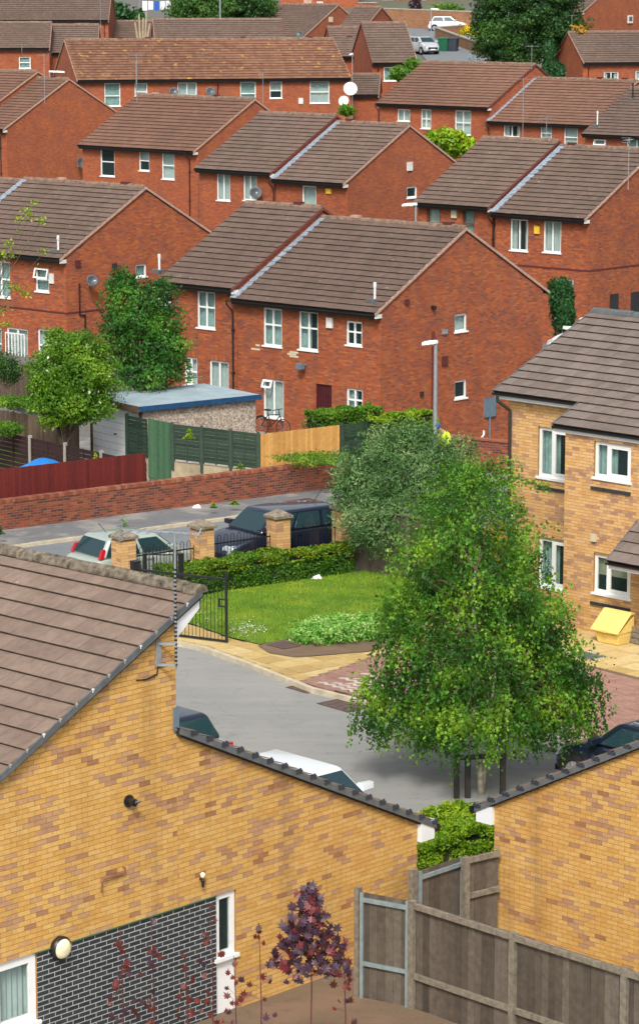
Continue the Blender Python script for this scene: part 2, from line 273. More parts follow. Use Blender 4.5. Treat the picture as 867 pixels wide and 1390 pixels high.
# ------------------------------------------------------------------ object helpers
def link(o, parent=None):
    COL.objects.link(o)
    if parent is not None: o.parent = parent
    return o
def tag(o, label=None, cat=None, group=None, kind=None):
    if label: o['label'] = label
    if cat: o['category'] = cat
    if group: o['group'] = group
    if kind: o['kind'] = kind
    return o
def thing(name, label, cat, loc=(0, 0, 0), rz=0.0, group=None):
    o = bpy.data.objects.new(name, None); o.empty_display_size = 0.3
    o.location = loc; o.rotation_euler = (0, 0, rz); link(o); return tag(o, label, cat, group)
class MB:
    """collects faces, then links them as one mesh object"""
    def __init__(s, T=None): s.v = []; s.f = []; s.uv = []; s.t = []; s.T = T; s.tint = 0.5
    def poly(s, pts, uv=None, tint=None):
        i = len(s.v)
        if s.T: pts = [s.T(*p) for p in pts]
        s.v += [tuple(p) for p in pts]; s.f.append(tuple(range(i, i+len(pts))))
        s.uv.append(uv); s.t.append(s.tint if tint is None else tint)
    def box(s, x0, x1, y0, y1, z0, z1, tint=None, skip=''):
        P = [(x0,y0,z0),(x1,y0,z0),(x1,y1,z0),(x0,y1,z0),(x0,y0,z1),(x1,y0,z1),(x1,y1,z1),(x0,y1,z1)]
        s.hexa(P, tint, skip)
    def hexa(s, P, tint=None, skip=''):
        i = len(s.v); s.v += [tuple(s.T(*p)) if s.T else tuple(p) for p in P]
        for nme, f in (('b',(0,3,2,1)),('t',(4,5,6,7)),('f',(0,1,5,4)),('r',(1,2,6,5)),('k',(2,3,7,6)),('l',(3,0,4,7))):
            if nme in skip: continue
            s.f.append(tuple(i+k for k in f)); s.uv.append(None); s.t.append(s.tint if tint is None else tint)
    def bar(s, a, b, w, h=None, tint=None):
        """square bar from a to b"""
        h = h or w; a = Vector(a); b = Vector(b); d = (b-a).normalized()
        u = d.cross(Vector((0, 0, 1)));  u = u.normalized() if u.length > 1e-3 else Vector((1, 0, 0))
        v = d.cross(u).normalized(); P = []
        for c in (a, b):
            for p, q in ((-1, -1), (1, -1), (1, 1), (-1, 1)): P.append(tuple(c+u*(p*w/2)+v*(q*h/2)))
        s.hexa(P, tint)
    def tube(s, pts, r, n=8, caps=True, tint=None):
        rs = r if isinstance(r, (list, tuple)) else [r]*len(pts)
        pts = [Vector(p) for p in pts]; i0 = len(s.v)
        prev = None
        for k, p in enumerate(pts):
            d = (pts[min(k+1, len(pts)-1)]-pts[max(k-1, 0)]).normalized()
            u = prev if prev is not None else (d.cross(Vector((0, 0, 1))) if abs(d.z) < 0.95 else d.cross(Vector((1, 0, 0))))
            u = (u - d*u.dot(d)).normalized(); v = d.cross(u); prev = u
            for q in range(n):
                a = 2*pi*q/n; w_ = p+(u*cos(a)+v*sin(a))*rs[k]; s.v.append(tuple(s.T(*w_)) if s.T else tuple(w_))
        for k in range(len(pts)-1):
            for q in range(n):
                a = i0+k*n+q; b = i0+k*n+(q+1) % n
                s.f.append((a, b, b+n, a+n)); s.uv.append(None); s.t.append(s.tint if tint is None else tint)
        if caps:
            for k in (0, len(pts)-1):
                s.f.append(tuple(i0+k*n+q for q in (range(n) if k else reversed(range(n))))); s.uv.append(None); s.t.append(s.tint if tint is None else tint)
    def lathe(s, prof, c=(0, 0, 0), n=16, axis='z', tint=None):
        i0 = len(s.v)
        for r, h in prof:
            for q in range(n):
                a = 2*pi*q/n; x, y = r*cos(a), r*sin(a)
                p = (x, y, h) if axis == 'z' else ((h, x, y) if axis == 'x' else (x, h, y))
                p = (p[0]+c[0], p[1]+c[1], p[2]+c[2]); s.v.append(tuple(s.T(*p)) if s.T else p)
        for k in range(len(prof)-1):
            for q in range(n):
                a = i0+k*n+q; b = i0+k*n+(q+1) % n
                s.f.append((a, b, b+n, a+n)); s.uv.append(None); s.t.append(s.tint if tint is None else tint)
    def mesh(s, name, mat, smooth=False):
        me = bpy.data.meshes.new(name); me.from_pydata(s.v, [], s.f)
        me.materials.append(MATS[mat])
        if any(u is not None for u in s.uv):
            L = me.uv_layers.new(name='UVMap'); k = 0
            for f, u in zip(s.f, s.uv):
                for j in range(len(f)): L.data[k].uv = u[j] if u is not None else (s.v[f[j]][0]+s.v[f[j]][1], s.v[f[j]][2]); k += 1
        a = me.attributes.new('tint', 'FLOAT', 'FACE'); a.data.foreach_set('value', [float(t) for t in s.t])
        if smooth: me.shade_smooth()
        me.update(); return me
    def build(s, name, mat, parent=None, smooth=False, kind=None):
        o = bpy.data.objects.new(name, s.mesh(name, mat, smooth)); link(o, parent)
        if kind: o['kind'] = kind
        return o
def inst(name, me, parent, loc=(0, 0, 0), rot=None):
    o = bpy.data.objects.new(name, me); o.location = loc
    if rot: o.rotation_euler = rot
    return link(o, parent)
def mesh_np(name, V, Fq, mat, tint, parent=None, kind=None):
    me = bpy.data.meshes.new(name); k = Fq.shape[1]
    me.vertices.add(len(V)); me.vertices.foreach_set('co', V.astype(np.float32).ravel())
    me.loops.add(Fq.size); me.loops.foreach_set('vertex_index', Fq.astype(np.int32).ravel())
    me.polygons.add(len(Fq)); me.polygons.foreach_set('loop_start', np.arange(0, Fq.size, k, dtype=np.int32))
    me.update(calc_edges=True); me.materials.append(MATS[mat])
    a = me.attributes.new('tint', 'FLOAT', 'FACE'); a.data.foreach_set('value', tint.astype(np.float32))
    o = bpy.data.objects.new(name, me); link(o, parent)
    if kind: o['kind'] = kind
    return o

class Frame:
    """local frame of a building: X along the front, Y into it, Z up; origin on the ground at the near corner"""
    def __init__(s, o, th):
        s.o = np.array(o, float); s.th = th; s.X = np.array([cos(th), sin(th), 0]); s.Y = np.array([-sin(th), cos(th), 0])
    def hit(s, px, py, face, off=0.0):
        n = s.Y if face == 'f' else s.X; r = ray(px, py)
        t = ((s.o + n*off - EYE) @ n)/(r @ n); p = EYE + r*t - s.o
        return (float(p @ s.X) if face == 'f' else float(p @ s.Y)), float(p[2])
    def local(s, p): q = np.array(p)-s.o; return float(q@s.X), float(q@s.Y), float(q[2])
    def world(s, x, y, z): return s.o + s.X*x + s.Y*y + np.array([0, 0, z])

# ------------------------------------------------------------------ terrain height
TY = [0, 84, 92, 108, 120, 140, 160, 190, 205, 225, 250, 270, 300, 360, 450, 700, 1500]
TZ = [0, 0, -.8, -1.3, .1, .9, 1.5, 2.8, 3.7, 5.4, 7.4, 9.0, 10.9, 15.5, 24, 45, 90]
def gz(y): return float(np.interp(y, TY, TZ))
# ------------------------------------------------------------------ building kit
def plane_T(face, sgn=1, base=0.0):
    if face == 'f': return lambda u, o, z: (u, base-o, z)
    return lambda u, o, z: (base+sgn*o, u, z)
def wall_rect(mb, u0, u1, z0, z1, holes, depth=0.11):
    us = sorted({u0, u1, *[h[0] for h in holes], *[h[1] for h in holes]}); zs = sorted({z0, z1, *[h[2] for h in holes], *[h[3] for h in holes]})
    us = [u for u in us if u0-1e-6 <= u <= u1+1e-6]; zs = [z for z in zs if z0-1e-6 <= z <= z1+1e-6]
    for a, b in zip(us, us[1:]):
        for c, d in zip(zs, zs[1:]):
            m, q = (a+b)/2, (c+d)/2
            if any(h[0] < m < h[1] and h[2] < q < h[3] for h in holes): continue
            mb.poly([(a, 0, c), (b, 0, c), (b, 0, d), (a, 0, d)], [(a, c), (b, c), (b, d), (a, d)])
    for h in holes:
        a, b, c, d = h
        for P, U in (([(a, 0, c), (a, 0, d), (a, -depth, d), (a, -depth, c)], [(a, c), (a, d), (a+.1, d), (a+.1, c)]),
                     ([(b, 0, c), (b, 0, d), (b, -depth, d), (b, -depth, c)], [(b, c), (b, d), (b+.1, d), (b+.1, c)]),
                     ([(a, 0, d), (b, 0, d), (b, -depth, d), (a, -depth, d)], [(a, d), (b, d), (b, d+.1), (a, d+.1)]),
                     ([(a, 0, c), (b, 0, c), (b, -depth, c), (a, -depth, c)], [(a, c), (b, c), (b, c+.1), (a, c+.1)])):
            mb.poly(P, U)
def window(parent, T, u0, u1, z0, z1, cols=(0.5,), trans=(0.5,), curtain='white', fw=0.068, mat='upvc', open_sash=None, sill=True, rec=0.05, label=None, room=True):
    """frame > pane..., curtain, sill, room behind"""
    m = MB(T); r = -rec
    g = 0.004
    m.box(u0+g, u1-g, r-0.06, r, z0+g, z0+fw); m.box(u0+g, u1-g, r-0.06, r, z1-fw, z1-g)
    m.box(u0+g, u0+fw, r-0.06, r, z0+fw, z1-fw); m.box(u1-fw, u1-g, r-0.06, r, z0+fw, z1-fw)
    cu = [u0+fw] + [u0+(u1-u0)*c for c in cols] + [u1-fw]
    for c in cols:
        u = u0+(u1-u0)*c; m.box(u-fw*.5, u+fw*.5, r-0.055, r+0.004, z0+fw, z1-fw)
    zz = [z0+fw] + [z0+(z1-z0)*t for t in trans] + [z1-fw]
    for t in trans:
        z = z0+(z1-z0)*t; m.box(u0+fw, u1-fw, r-0.052, r+0.002, z-fw*.42, z+fw*.42)
    f = m.build('window', mat, parent)
    if label: f['label'] = label
    for i in range(len(cu)-1):
        for j in range(len(zz)-1):
            p = MB(T); p.box(cu[i], cu[i+1], r-0.04, r-0.03, zz[j], zz[j+1]); p.build('pane', 'window_glass', f)
    if open_sash:                                   # a top-hung light standing open
        a, b, c, d = open_sash; s = MB(T); ua, ub = u0+(u1-u0)*a, u0+(u1-u0)*b; za, zb = z0+(z1-z0)*c, z0+(z1-z0)*d; k = 0.11
        def Q(u, z, t): return (u, 0.0+t+k*(zb-z)/(zb-za), z+0.03*(zb-z)/(zb-za))
        for (p0, p1, q0, q1) in ((ua, ub, za, za+fw), (ua, ub, zb-fw, zb), (ua, ua+fw, za+fw, zb-fw), (ub-fw, ub, za+fw, zb-fw)):
            s.hexa([Q(p0, q0, .04), Q(p1, q0, .04), Q(p1, q0, 0), Q(p0, q0, 0), Q(p0, q1, .04), Q(p1, q1, .04), Q(p1, q1, 0), Q(p0, q1, 0)])
        s.build('open_sash', mat, f)
    if curtain:
        n = max(6, int((u1-u0)/0.05)); c = MB(T); cm = {'white': 'curtain_white', 'teal': 'curtain_teal', 'cream': 'blind_cream', 'sides': 'curtain_white', 'left': 'curtain_teal', 'half': 'curtain_white', 'blind': 'blind_cream'}[curtain]
        zl = z0+(z1-z0)*(0.45 if curtain in ('half', 'blind') else 0.02)
        for i in range(n):
            a, b = i/n, (i+1)/n
            if curtain == 'sides' and 0.28 < (a+b)/2 < 0.72: continue
            if curtain == 'left' and (a+b)/2 > 0.5: continue
            o1 = r-0.13-0.025*(i % 2); o2 = r-0.13-0.025*((i+1) % 2)
            if curtain in ('cream', 'blind'): o1 = o2 = r-0.13
            ua, ub = u0+(u1-u0)*a, u0+(u1-u0)*b
            c.hexa([(ua, o1, zl), (ub, o2, zl), (ub, o2-.004, zl), (ua, o1-.004, zl), (ua, o1, z1), (ub, o2, z1), (ub, o2-.004, z1), (ua, o1-.004, z1)])
        c.build('curtain', cm, f)
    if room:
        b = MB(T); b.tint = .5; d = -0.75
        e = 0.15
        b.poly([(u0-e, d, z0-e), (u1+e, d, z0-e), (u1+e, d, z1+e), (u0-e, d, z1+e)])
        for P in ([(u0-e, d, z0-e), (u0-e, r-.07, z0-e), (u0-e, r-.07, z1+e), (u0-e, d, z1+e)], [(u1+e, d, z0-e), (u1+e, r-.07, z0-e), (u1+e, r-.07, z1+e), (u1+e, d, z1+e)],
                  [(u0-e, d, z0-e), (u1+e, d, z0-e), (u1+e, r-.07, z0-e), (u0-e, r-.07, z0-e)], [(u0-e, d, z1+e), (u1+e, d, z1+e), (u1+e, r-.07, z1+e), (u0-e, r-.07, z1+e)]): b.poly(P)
        b.build('dark_room_box', 'room_dark', f)  # shallow near-black box; the unlit room's shade is put into its colour
    if sill:
        s = MB(T); s.box(u0-0.04, u1+0.04, -0.05, 0.045, z0-0.045, z0+0.012); s.build('sill', mat, f)
    return f
COURSE = {}
def course_mesh(width, gauge, p, mat, var, tw=0.30, th=0.012, lift=0.05, dirn=1):
    """one course of interlocking concrete tiles, lower edge lifted off the course below"""
    key = (round(width, 3), round(gauge, 4), round(p, 4), mat, var, tw, dirn)
    if key in COURSE: return COURSE[key]
    rr = random.Random(zlib.crc32(repr(key).encode())); m = MB()
    cp, sp = cos(p), sin(p)
    def P(t, s, n): return (t, dirn*(s*cp - n*sp), s*sp + n*cp)
    t = -(tw*0.5 if var % 2 else 0.0)
    while t < width-1e-3:
        a, b = max(0, t), min(width, t+tw); t += tw
        if b-a < 0.02: continue
        j = rr.uniform(-.003, .004); k = rr.uniform(-.004, .004); e = 0.0045 if b < width-1e-3 else 0
        lo = lift + j; up = 0.006
        L = gauge + 0.05
        m.hexa([P(a, k, lo), P(b-e, k, lo), P(b-e, L, up), P(a, L, up), P(a, k, lo+th), P(b-e, k, lo+th), P(b-e, L, up+th*.4), P(a, L, up+th*.4)], tint=rr.random())
    me = m.mesh('tile_course', mat); COURSE[key] = me; return me
def slope(parent, x0, x1, y0, z0, p, length, mat, dirn=1, gauge=0.345, courses=True):
    """lay tile courses up a slope from its eave line (y0, z0)"""
    n = max(1, round(length/gauge)); g = length/n
    cp, sp = cos(p), sin(p)
    dk = MB()
    P = lambda t, s, h: (t, y0+dirn*(s*cp-h*sp), z0+s*sp+h*cp)
    dk.hexa([P(x0+.02, .02, -.09), P(x1-.02, .02, -.09), P(x1-.02, length, -.09), P(x0+.02, length, -.09), P(x0+.02, .02, .0), P(x1-.02, .02, .0), P(x1-.02, length, .0), P(x0+.02, length, .0)])
    dk.build('light_block_deck', 'roof_under', parent)
    for k in range(n):
        me = course_mesh(x1-x0, g, p, mat, (k*5) % 7 + (k % 2)*0, dirn=dirn) if courses else None
        if me: inst('tile_course', me, parent, (x0, y0+dirn*k*g*cp, z0+k*g*sp))
def ridge(parent, x0, x1, y, z, mat='ridge_tile', step=0.45, r=0.12):
    m = MB(); t = x0; k = 0
    while t < x1-0.05:
        b = min(t+step, x1); h = 0.006*((k*7) % 3)
        pr = [(-r, -0.06+h), (-r*.75, 0.02+h), (0, 0.065+h), (r*.75, 0.02+h), (r, -0.06+h)]
        for (ya, za), (yb, zb) in zip(pr, pr[1:]):
            m.poly([(t+.004, y+ya, z+za), (b-.004, y+ya, z+za), (b-.004, y+yb, z+zb), (t+.004, y+yb, z+zb)])
            m.poly([(t+.004, y+ya, z+za-.02), (b-.004, y+ya, z+za-.02), (b-.004, y+yb, z+zb-.02), (t+.004, y+yb, z+zb-.02)])
        for q in (t+.004, b-.004): m.poly([(q, y+ya, z+za) for ya, za in pr])
        t = b; k += 1
    return m.build('ridge', mat, parent)
def gutter(parent, x0, x1, y, z, mat='black_plastic', fascia='black_plastic', r=0.06, sgn=-1):
    """fascia board behind, half-round gutter in front (y is the roof edge)"""
    m = MB(); n = 7
    for k in range(n):
        a, b = pi*k/n, pi*(k+1)/n
        for q in (r, r-.008):
            m.poly([(x0, y-.0+sgn*(-r*.2)-q*cos(a), z-.03-q*sin(a)), (x1, y+sgn*(-r*.2)-q*cos(a), z-.03-q*sin(a)), (x1, y+sgn*(-r*.2)-q*cos(b), z-.03-q*sin(b)), (x0, y+sgn*(-r*.2)-q*cos(b), z-.03-q*sin(b))])
    m.build('gutter', mat, parent)
    f = MB(); f.box(x0+.01, x1-.01, y+.075, y+.10, z-.19, z+.0); f.build('fascia', fascia, parent)
def verge(parent, x, y0, z0, ym, zm, mat='verge_mortar', wd=0.07, h=0.07):
    m = MB()
    def seg(ya, za, yb, zb):
        m.hexa([(x-wd, ya, za-h), (x+.012, ya, za-h), (x+.012, yb, zb-h), (x-wd, yb, zb-h), (x-wd, ya, za+.012), (x+.012, ya, za+.012), (x+.012, yb, zb+.012), (x-wd, yb, zb+.012)])
    seg(y0, z0, ym, zm); return m, seg
def flue(parent, x, y, z, h=0.6, mat='vent_white', r=0.045):
    m = MB(); m.tube([(x, y, z-.25), (x, y, z+h)], r, 8); m.lathe([(r*1.25, z+h-.16), (r*1.35, z+h-.1), (r*1.25, z+h+.02), (0.01, z+h+.03)], (x, y, 0), 8); o = m.build('vent_pipe', mat, parent)
    a = MB(); a.box(x-.2, x+.2, y-.26, y+.2, z-.13, z-.02); a.build('lead_slate', 'lead_grey', parent) if h > .5 else None
    return o
def wall_box(parent, name, T, u, z, w_, h, mat, d=0.07):
    m = MB(T); m.box(u-w_/2, u+w_/2, 0.002, d, z-h/2, z+h/2); m.box(u-w_/2-.01, u+w_/2+.01, d*.8, d+.01, z+h/2, z+h/2+.012); return m.build(name, mat, parent)
def downpipe(parent, T, u, ztop, zbot, mat='black_plastic', r=0.035, swan=0.35):
    m = MB(T); m.tube([(u, 0.38, ztop-.06), (u, 0.36, ztop-.2), (u+.02, 0.07, ztop-.5), (u+.02, 0.06, ztop-.7), (u+.02, 0.06, zbot)], r, 6)
    for z in (ztop-1.2, ztop-2.8, ztop-4.2):
        if z > zbot: m.box(u-.04, u+.08, 0.002, .10, z, z+.05)
    return m.build('downpipe', mat, parent)
def dish(name, label, pos, az, size, mat, group=None, pole=None):
    """satellite dish: curved reflector, arm, feed, bracket"""
    t = thing(name, label, 'satellite dish', tuple(pos), 0, group)
    R = Matrix.Rotation(az, 4, 'Z') @ Matrix.Rotation(radians(-22), 4, 'X')
    T = lambda x, y, z: tuple(R @ Vector((x, y, z)))
    m = MB(T); m.lathe([(0.005, 0.0), (size*.35, -.02*size/.3), (size*.7, -.075*size/.3), (size, -.15*size/.3), (size*.99, -.15*size/.3+.012), (size*.7, -.06*size/.3), (0.005, .015)], n=20, axis='y')
    m.build('reflector', mat, t, smooth=True)
    b = MB(T); b.bar((0, -.02, -size*.9), (0, -size*1.25, -size*.35), .022); b.build('feed_arm', 'galvanised', t)
    f = MB(T); f.tube([(0, -size*1.2, -size*.36), (0, -size*1.38, -size*.28)], .035, 8); f.build('feed', 'box_white', t)
    k = MB(T); k.bar((0, 0.01, 0), (0, .28, -.04), .04); k.box(-.07, .07, .26, .29, -.12, .06); k.build('bracket', 'galvanised', t)
    if pole: q = MB(); q.tube([(0.0, .1, -pole), (0, .1, .05)], .022, 6); q.build('pole', 'galvanised', t)
    return t
def yagi(label, base, h, az, mat='galvanised', n=7, L=1.0):
    t = thing('aerial', label, 'aerial', tuple(base))
    m = MB(); m.tube([(0, 0, -.4), (0, 0, h)], .018, 6); m.build('mast', mat, t)
    d = Vector((cos(az), sin(az), 0)); s = Vector((-sin(az), cos(az), 0)); b = MB()
    c = Vector((0, 0, h-.08)); b.bar(c-d*L/2, c+d*L/2, .018)
    for k in range(n):
        p = c+d*(-L/2+L*k/(n-1)); w_ = .30-.015*k; b.bar(p-s*w_/2, p+s*w_/2, .010)
    for z in (-.1, .1): b.bar(c-d*L/2-s*.2+Vector((0, 0, z)), c-d*L/2+s*.2+Vector((0, 0, z)), .012)
    b.build('antenna', mat, t); return t

def house(label, c_px, D=None, left=None, host=None, corner='R', th=-42.5, dep=9.2, rise=2.7, ov=0.35, wins=(), gwins=(), doors=(), tile='roof_tile',
          brick='red_brick', gable=True, eave_h=5.0, gutter_on=True, pipes=(), flues=(), boxes=(), gboxes=(), verge_l='verge_brown', verge_r='verge_mortar', courses=True, ridge_mat='ridge_tile',
          band=None, lead=None, width=None, cat='house', group='red brick houses', lintel=True, name='brick_house', zdrop=1.2, roof_back=True, fascia='black_plastic'):
    th = radians(th)
    if host is None: C = atD(c_px[0], c_px[1], D)
    else:
        n = host.Y; r = ray(*c_px); t_ = ((host.o - n*ov - EYE) @ n)/(r @ n); C = EYE + r*t_; th = host.th
    fr = Frame((0, 0, 0), th); o = C + fr.Y*ov; p = atan(rise/(dep/2+ov))
    zg = C[2]+ov*tan(p) - eave_h
    fr = Frame((o[0], o[1], zg), th)
    if width is None:
        u, _ = fr.hit(left[0], left[1], 'f', -ov); W = abs(u)
    else: W = width
    sg = 1 if corner == 'R' else -1
    xa, xb = (-W, 0.0) if sg == 1 else (0.0, W)
    t = thing(name, label, cat, tuple(fr.o), th, group)
    ze = eave_h - ov*tan(p)                       # height of the roof edge
    zw = eave_h - 0.03                            # top of the front wall
    zm = ze + (dep/2+ov)*tan(p)
    Tf, Ts, Tl = plane_T('f'), plane_T('s', sg), plane_T('s', -sg, xa if sg == 1 else xb)
    def boxpx(b, face):
        u0, z1 = fr.hit(b[0], b[1], face); u1, z0 = fr.hit(b[2], b[3], face)
        if u0 > u1: u0, u1 = u1, u0
        return u0, u1, z0, z1
    hf = []; hs_ = []; WF = []
    for wd in wins:
        b = boxpx(wd[0], 'f'); hf.append(b); WF.append(('f', b, wd[1] if len(wd) > 1 else {}))
    for wd in gwins:
        b = boxpx(wd[0], 's'); hs_.append(b); WF.append(('s', b, wd[1] if len(wd) > 1 else {}))
    DR = []
    for d in doors:
        b = list(boxpx(d[0], 'f')); b[2] = b[3]-2.05; hf.append(tuple(b)); DR.append((b, d[1]))
    m = MB(Tf); wall_rect(m, xa, xb, -zdrop, zw, hf)
    m.T = Ts; wall_rect(m, 0, dep, -zdrop, zw, hs_)
    if gable: m.poly([(0, 0, zw), (dep, 0, zw), (dep/2, 0, zm-.06)], [(0, zw), (dep, zw), (dep/2, zm)])
    m.T = Tl; wall_rect(m, 0, dep, -zdrop, zw, []); m.poly([(0, 0, zw), (dep, 0, zw), (dep/2, 0, zm-.06)], [(0, zw), (dep, zw), (dep/2, zm)])
    m.T = plane_T('f', 1, dep); wall_rect(m, xa, xb, -zdrop, zw, [])
    m.build('wall', brick, t)
    for face, b, kw in WF:
        kw = dict(kw); T = Tf if face == 'f' else Ts
        window(t, T, *b, **kw)
        if lintel and face == 'f' and b[3] < zw-0.45:
            l_ = MB(T); l_.box(b[0]-.05, b[1]+.05, -.02, .004, b[3]+.004, b[3]+.222)
            q = MB(T); a0, a1, c0, c1 = b[0]-.05, b[1]+.05, b[3]+.004, b[3]+.222
            q.poly([(a0, .004, c0), (a1, .004, c0), (a1, .004, c1), (a0, .004, c1)], [(a0, 0), (a1, 0), (a1, .218), (a0, .218)])
            q.poly([(a0, .004, c1), (a1, .004, c1), (a1, -.02, c1), (a0, -.02, c1)], [(a0, 0), (a1, 0), (a1, .02), (a0, .02)]); q.build('lintel', 'soldier_brick', t)
    for b, kind in DR:
        T = Tf; f = MB(T); f.box(b[0], b[0]+.06, -.12, -.05, b[2], b[3]); f.box(b[1]-.06, b[1], -.12, -.05, b[2], b[3]); f.box(b[0]+.06, b[1]-.06, -.12, -.05, b[3]-.06, b[3]); f.build('door_frame', kind, t)
        d = MB(T); d.box(b[0]+.06, b[1]-.06, -.11, -.08, b[2], b[3]-.06)
        n = 5; s_ = (b[1]-b[0]-.2)/n
        for k in range(n): d.box(b[0]+.1+k*s_, b[0]+.1+(k+.75)*s_, -.08, -.065, b[2]+.1, b[3]-.35)
        dd = d.build('door', kind, t); hh = MB(T); hh.box(b[0]+.12, b[0]+.15, -.065, -.03, b[2]+.95, b[2]+1.1); hh.build('handle', 'galvanised', dd)
    # roof
    x0, x1 = xa-.05, xb+.05; L = (dep/2+ov)/cos(p)
    if sg == 1 and not gable: x1 = xb
    slope(t, x0, x1, -ov, ze, p, L, tile, 1, courses=True)
    if roof_back: slope(t, x0, x1, dep+ov, ze, p, L, tile, -1, courses=False); bk = MB()
    if roof_back:
        bk.hexa([(x0, dep/2, zm), (x1, dep/2, zm), (x1, dep+ov, ze), (x0, dep+ov, ze), (x0, dep/2, zm+.045), (x1, dep/2, zm+.045), (x1, dep+ov, ze+.045), (x0, dep+ov, ze+.045)]); bk.build('rear_slope', tile, t)
    ridge(t, x0, x1, dep/2, zm+.05, ridge_mat)
    for x, mt in ((xb if sg == 1 else xa, verge_r), (xa if sg == 1 else xb, verge_l)):
        out = .052 if x == xb else -.052
        v = MB(); h = .075
        for ya, za, yb, zb in ((-ov, ze, dep/2, zm), (dep+ov, ze, dep/2, zm)):
            e = .018; lo, hi = sorted((x+out-(.05 if out > 0 else -.05), x+out+(e if out > 0 else -e)))
            v.hexa([(lo, ya, za-h), (hi, ya, za-h), (hi, yb, zb-h), (lo, yb, zb-h), (lo, ya, za+.028), (hi, ya, za+.028), (hi, yb, zb+.028), (lo, yb, zb+.028)])
        v.build('verge', mt, t)
    if gutter_on: gutter(t, x0, x1, -ov, ze, fascia=fascia)
    sf = MB(); sf.box(x0+.02, x1-.02, -ov+.1, 0.0, ze-.19, ze-.17); sf.build('soffit', 'black_plastic', t)
    gx = xb if sg == 1 else xa
    bx = MB(); bx.box(min(gx, gx+sg*.045), max(gx, gx+sg*.045), -ov+.01, -.0, ze-.18, ze-.03); bx.build('box_end', 'box_white' if sg == 1 and gable else 'black_plastic', t)
    for q in pipes: downpipe(t, Tf, fr.hit(q, c_px[1]+30, 'f')[0], ze, -zdrop+.3)
    for q in flues:   # pixel of the base of a flue standing on the front slope
        r = ray(q[0], q[1]); pt = None
        # intersect with the sloping plane z = ze + (y+ov) tan p
        Yd, A_ = fr.Y, tan(p); rel = EYE-fr.o
        k = (ze+ov*A_ + A_*(rel@Yd) - rel[2])/(r[2]-A_*(r@Yd)); P_ = rel+r*k
        flue(t, float(P_@fr.X), float(P_@Yd), float(P_[2])+.05, q[2] if len(q) > 2 else .55, q[3] if len(q) > 3 else 'vent_white')
    for (b, nm, mt) in boxes:
        u0, u1, z0, z1 = boxpx(b, 'f'); wall_box(t, nm, Tf, (u0+u1)/2, (z0+z1)/2, u1-u0, z1-z0, mt)
    for (b, nm, mt) in gboxes:
        u0, u1, z0, z1 = boxpx(b, 's'); wall_box(t, nm, Ts, (u0+u1)/2, (z0+z1)/2, u1-u0, z1-z0, mt)
    if band:
        q = MB(Tf); q.box(xa, xb, .0, .012, band, band+.075)
        if sg == 1: q.T = Ts; q.box(-.012, dep, .0, .012, band, band+.075)
        q.build('brick_band', 'mottle_dark', t)
    if lead:      # stepped lead flashing where this roof meets the taller neighbour on its left
        for (xx,) in ((xa-.05,),):
            q = MB(); ln = L; nst = int(ln/.17)
            for k in range(nst):
                s0, s1 = k*ln/nst, (k+1)*ln/nst; ya, za = -ov+s0*cos(p), ze+s0*sin(p); yb, zb = -ov+s1*cos(p), ze+s1*sin(p)
                wd = .34 if k % 2 else .28; hh = .07
                q.hexa([(xx, ya, za+.03), (xx+wd, ya, za+.045), (xx+wd, yb, zb+.045), (xx, yb, zb+.03), (xx, ya, za+.06), (xx+wd, ya, za+.065), (xx+wd, yb, zb+.065+(.02 if k % 2 else 0)), (xx, yb, zb+.10)])
            q.build('lead_flashing', 'lead', t)
    fr.t = t; fr.ze = ze; fr.p = p; fr.zm = zm; fr.W = W; fr.dep = dep; fr.Tf = Tf; fr.Ts = Ts; fr.ov = ov
    return fr

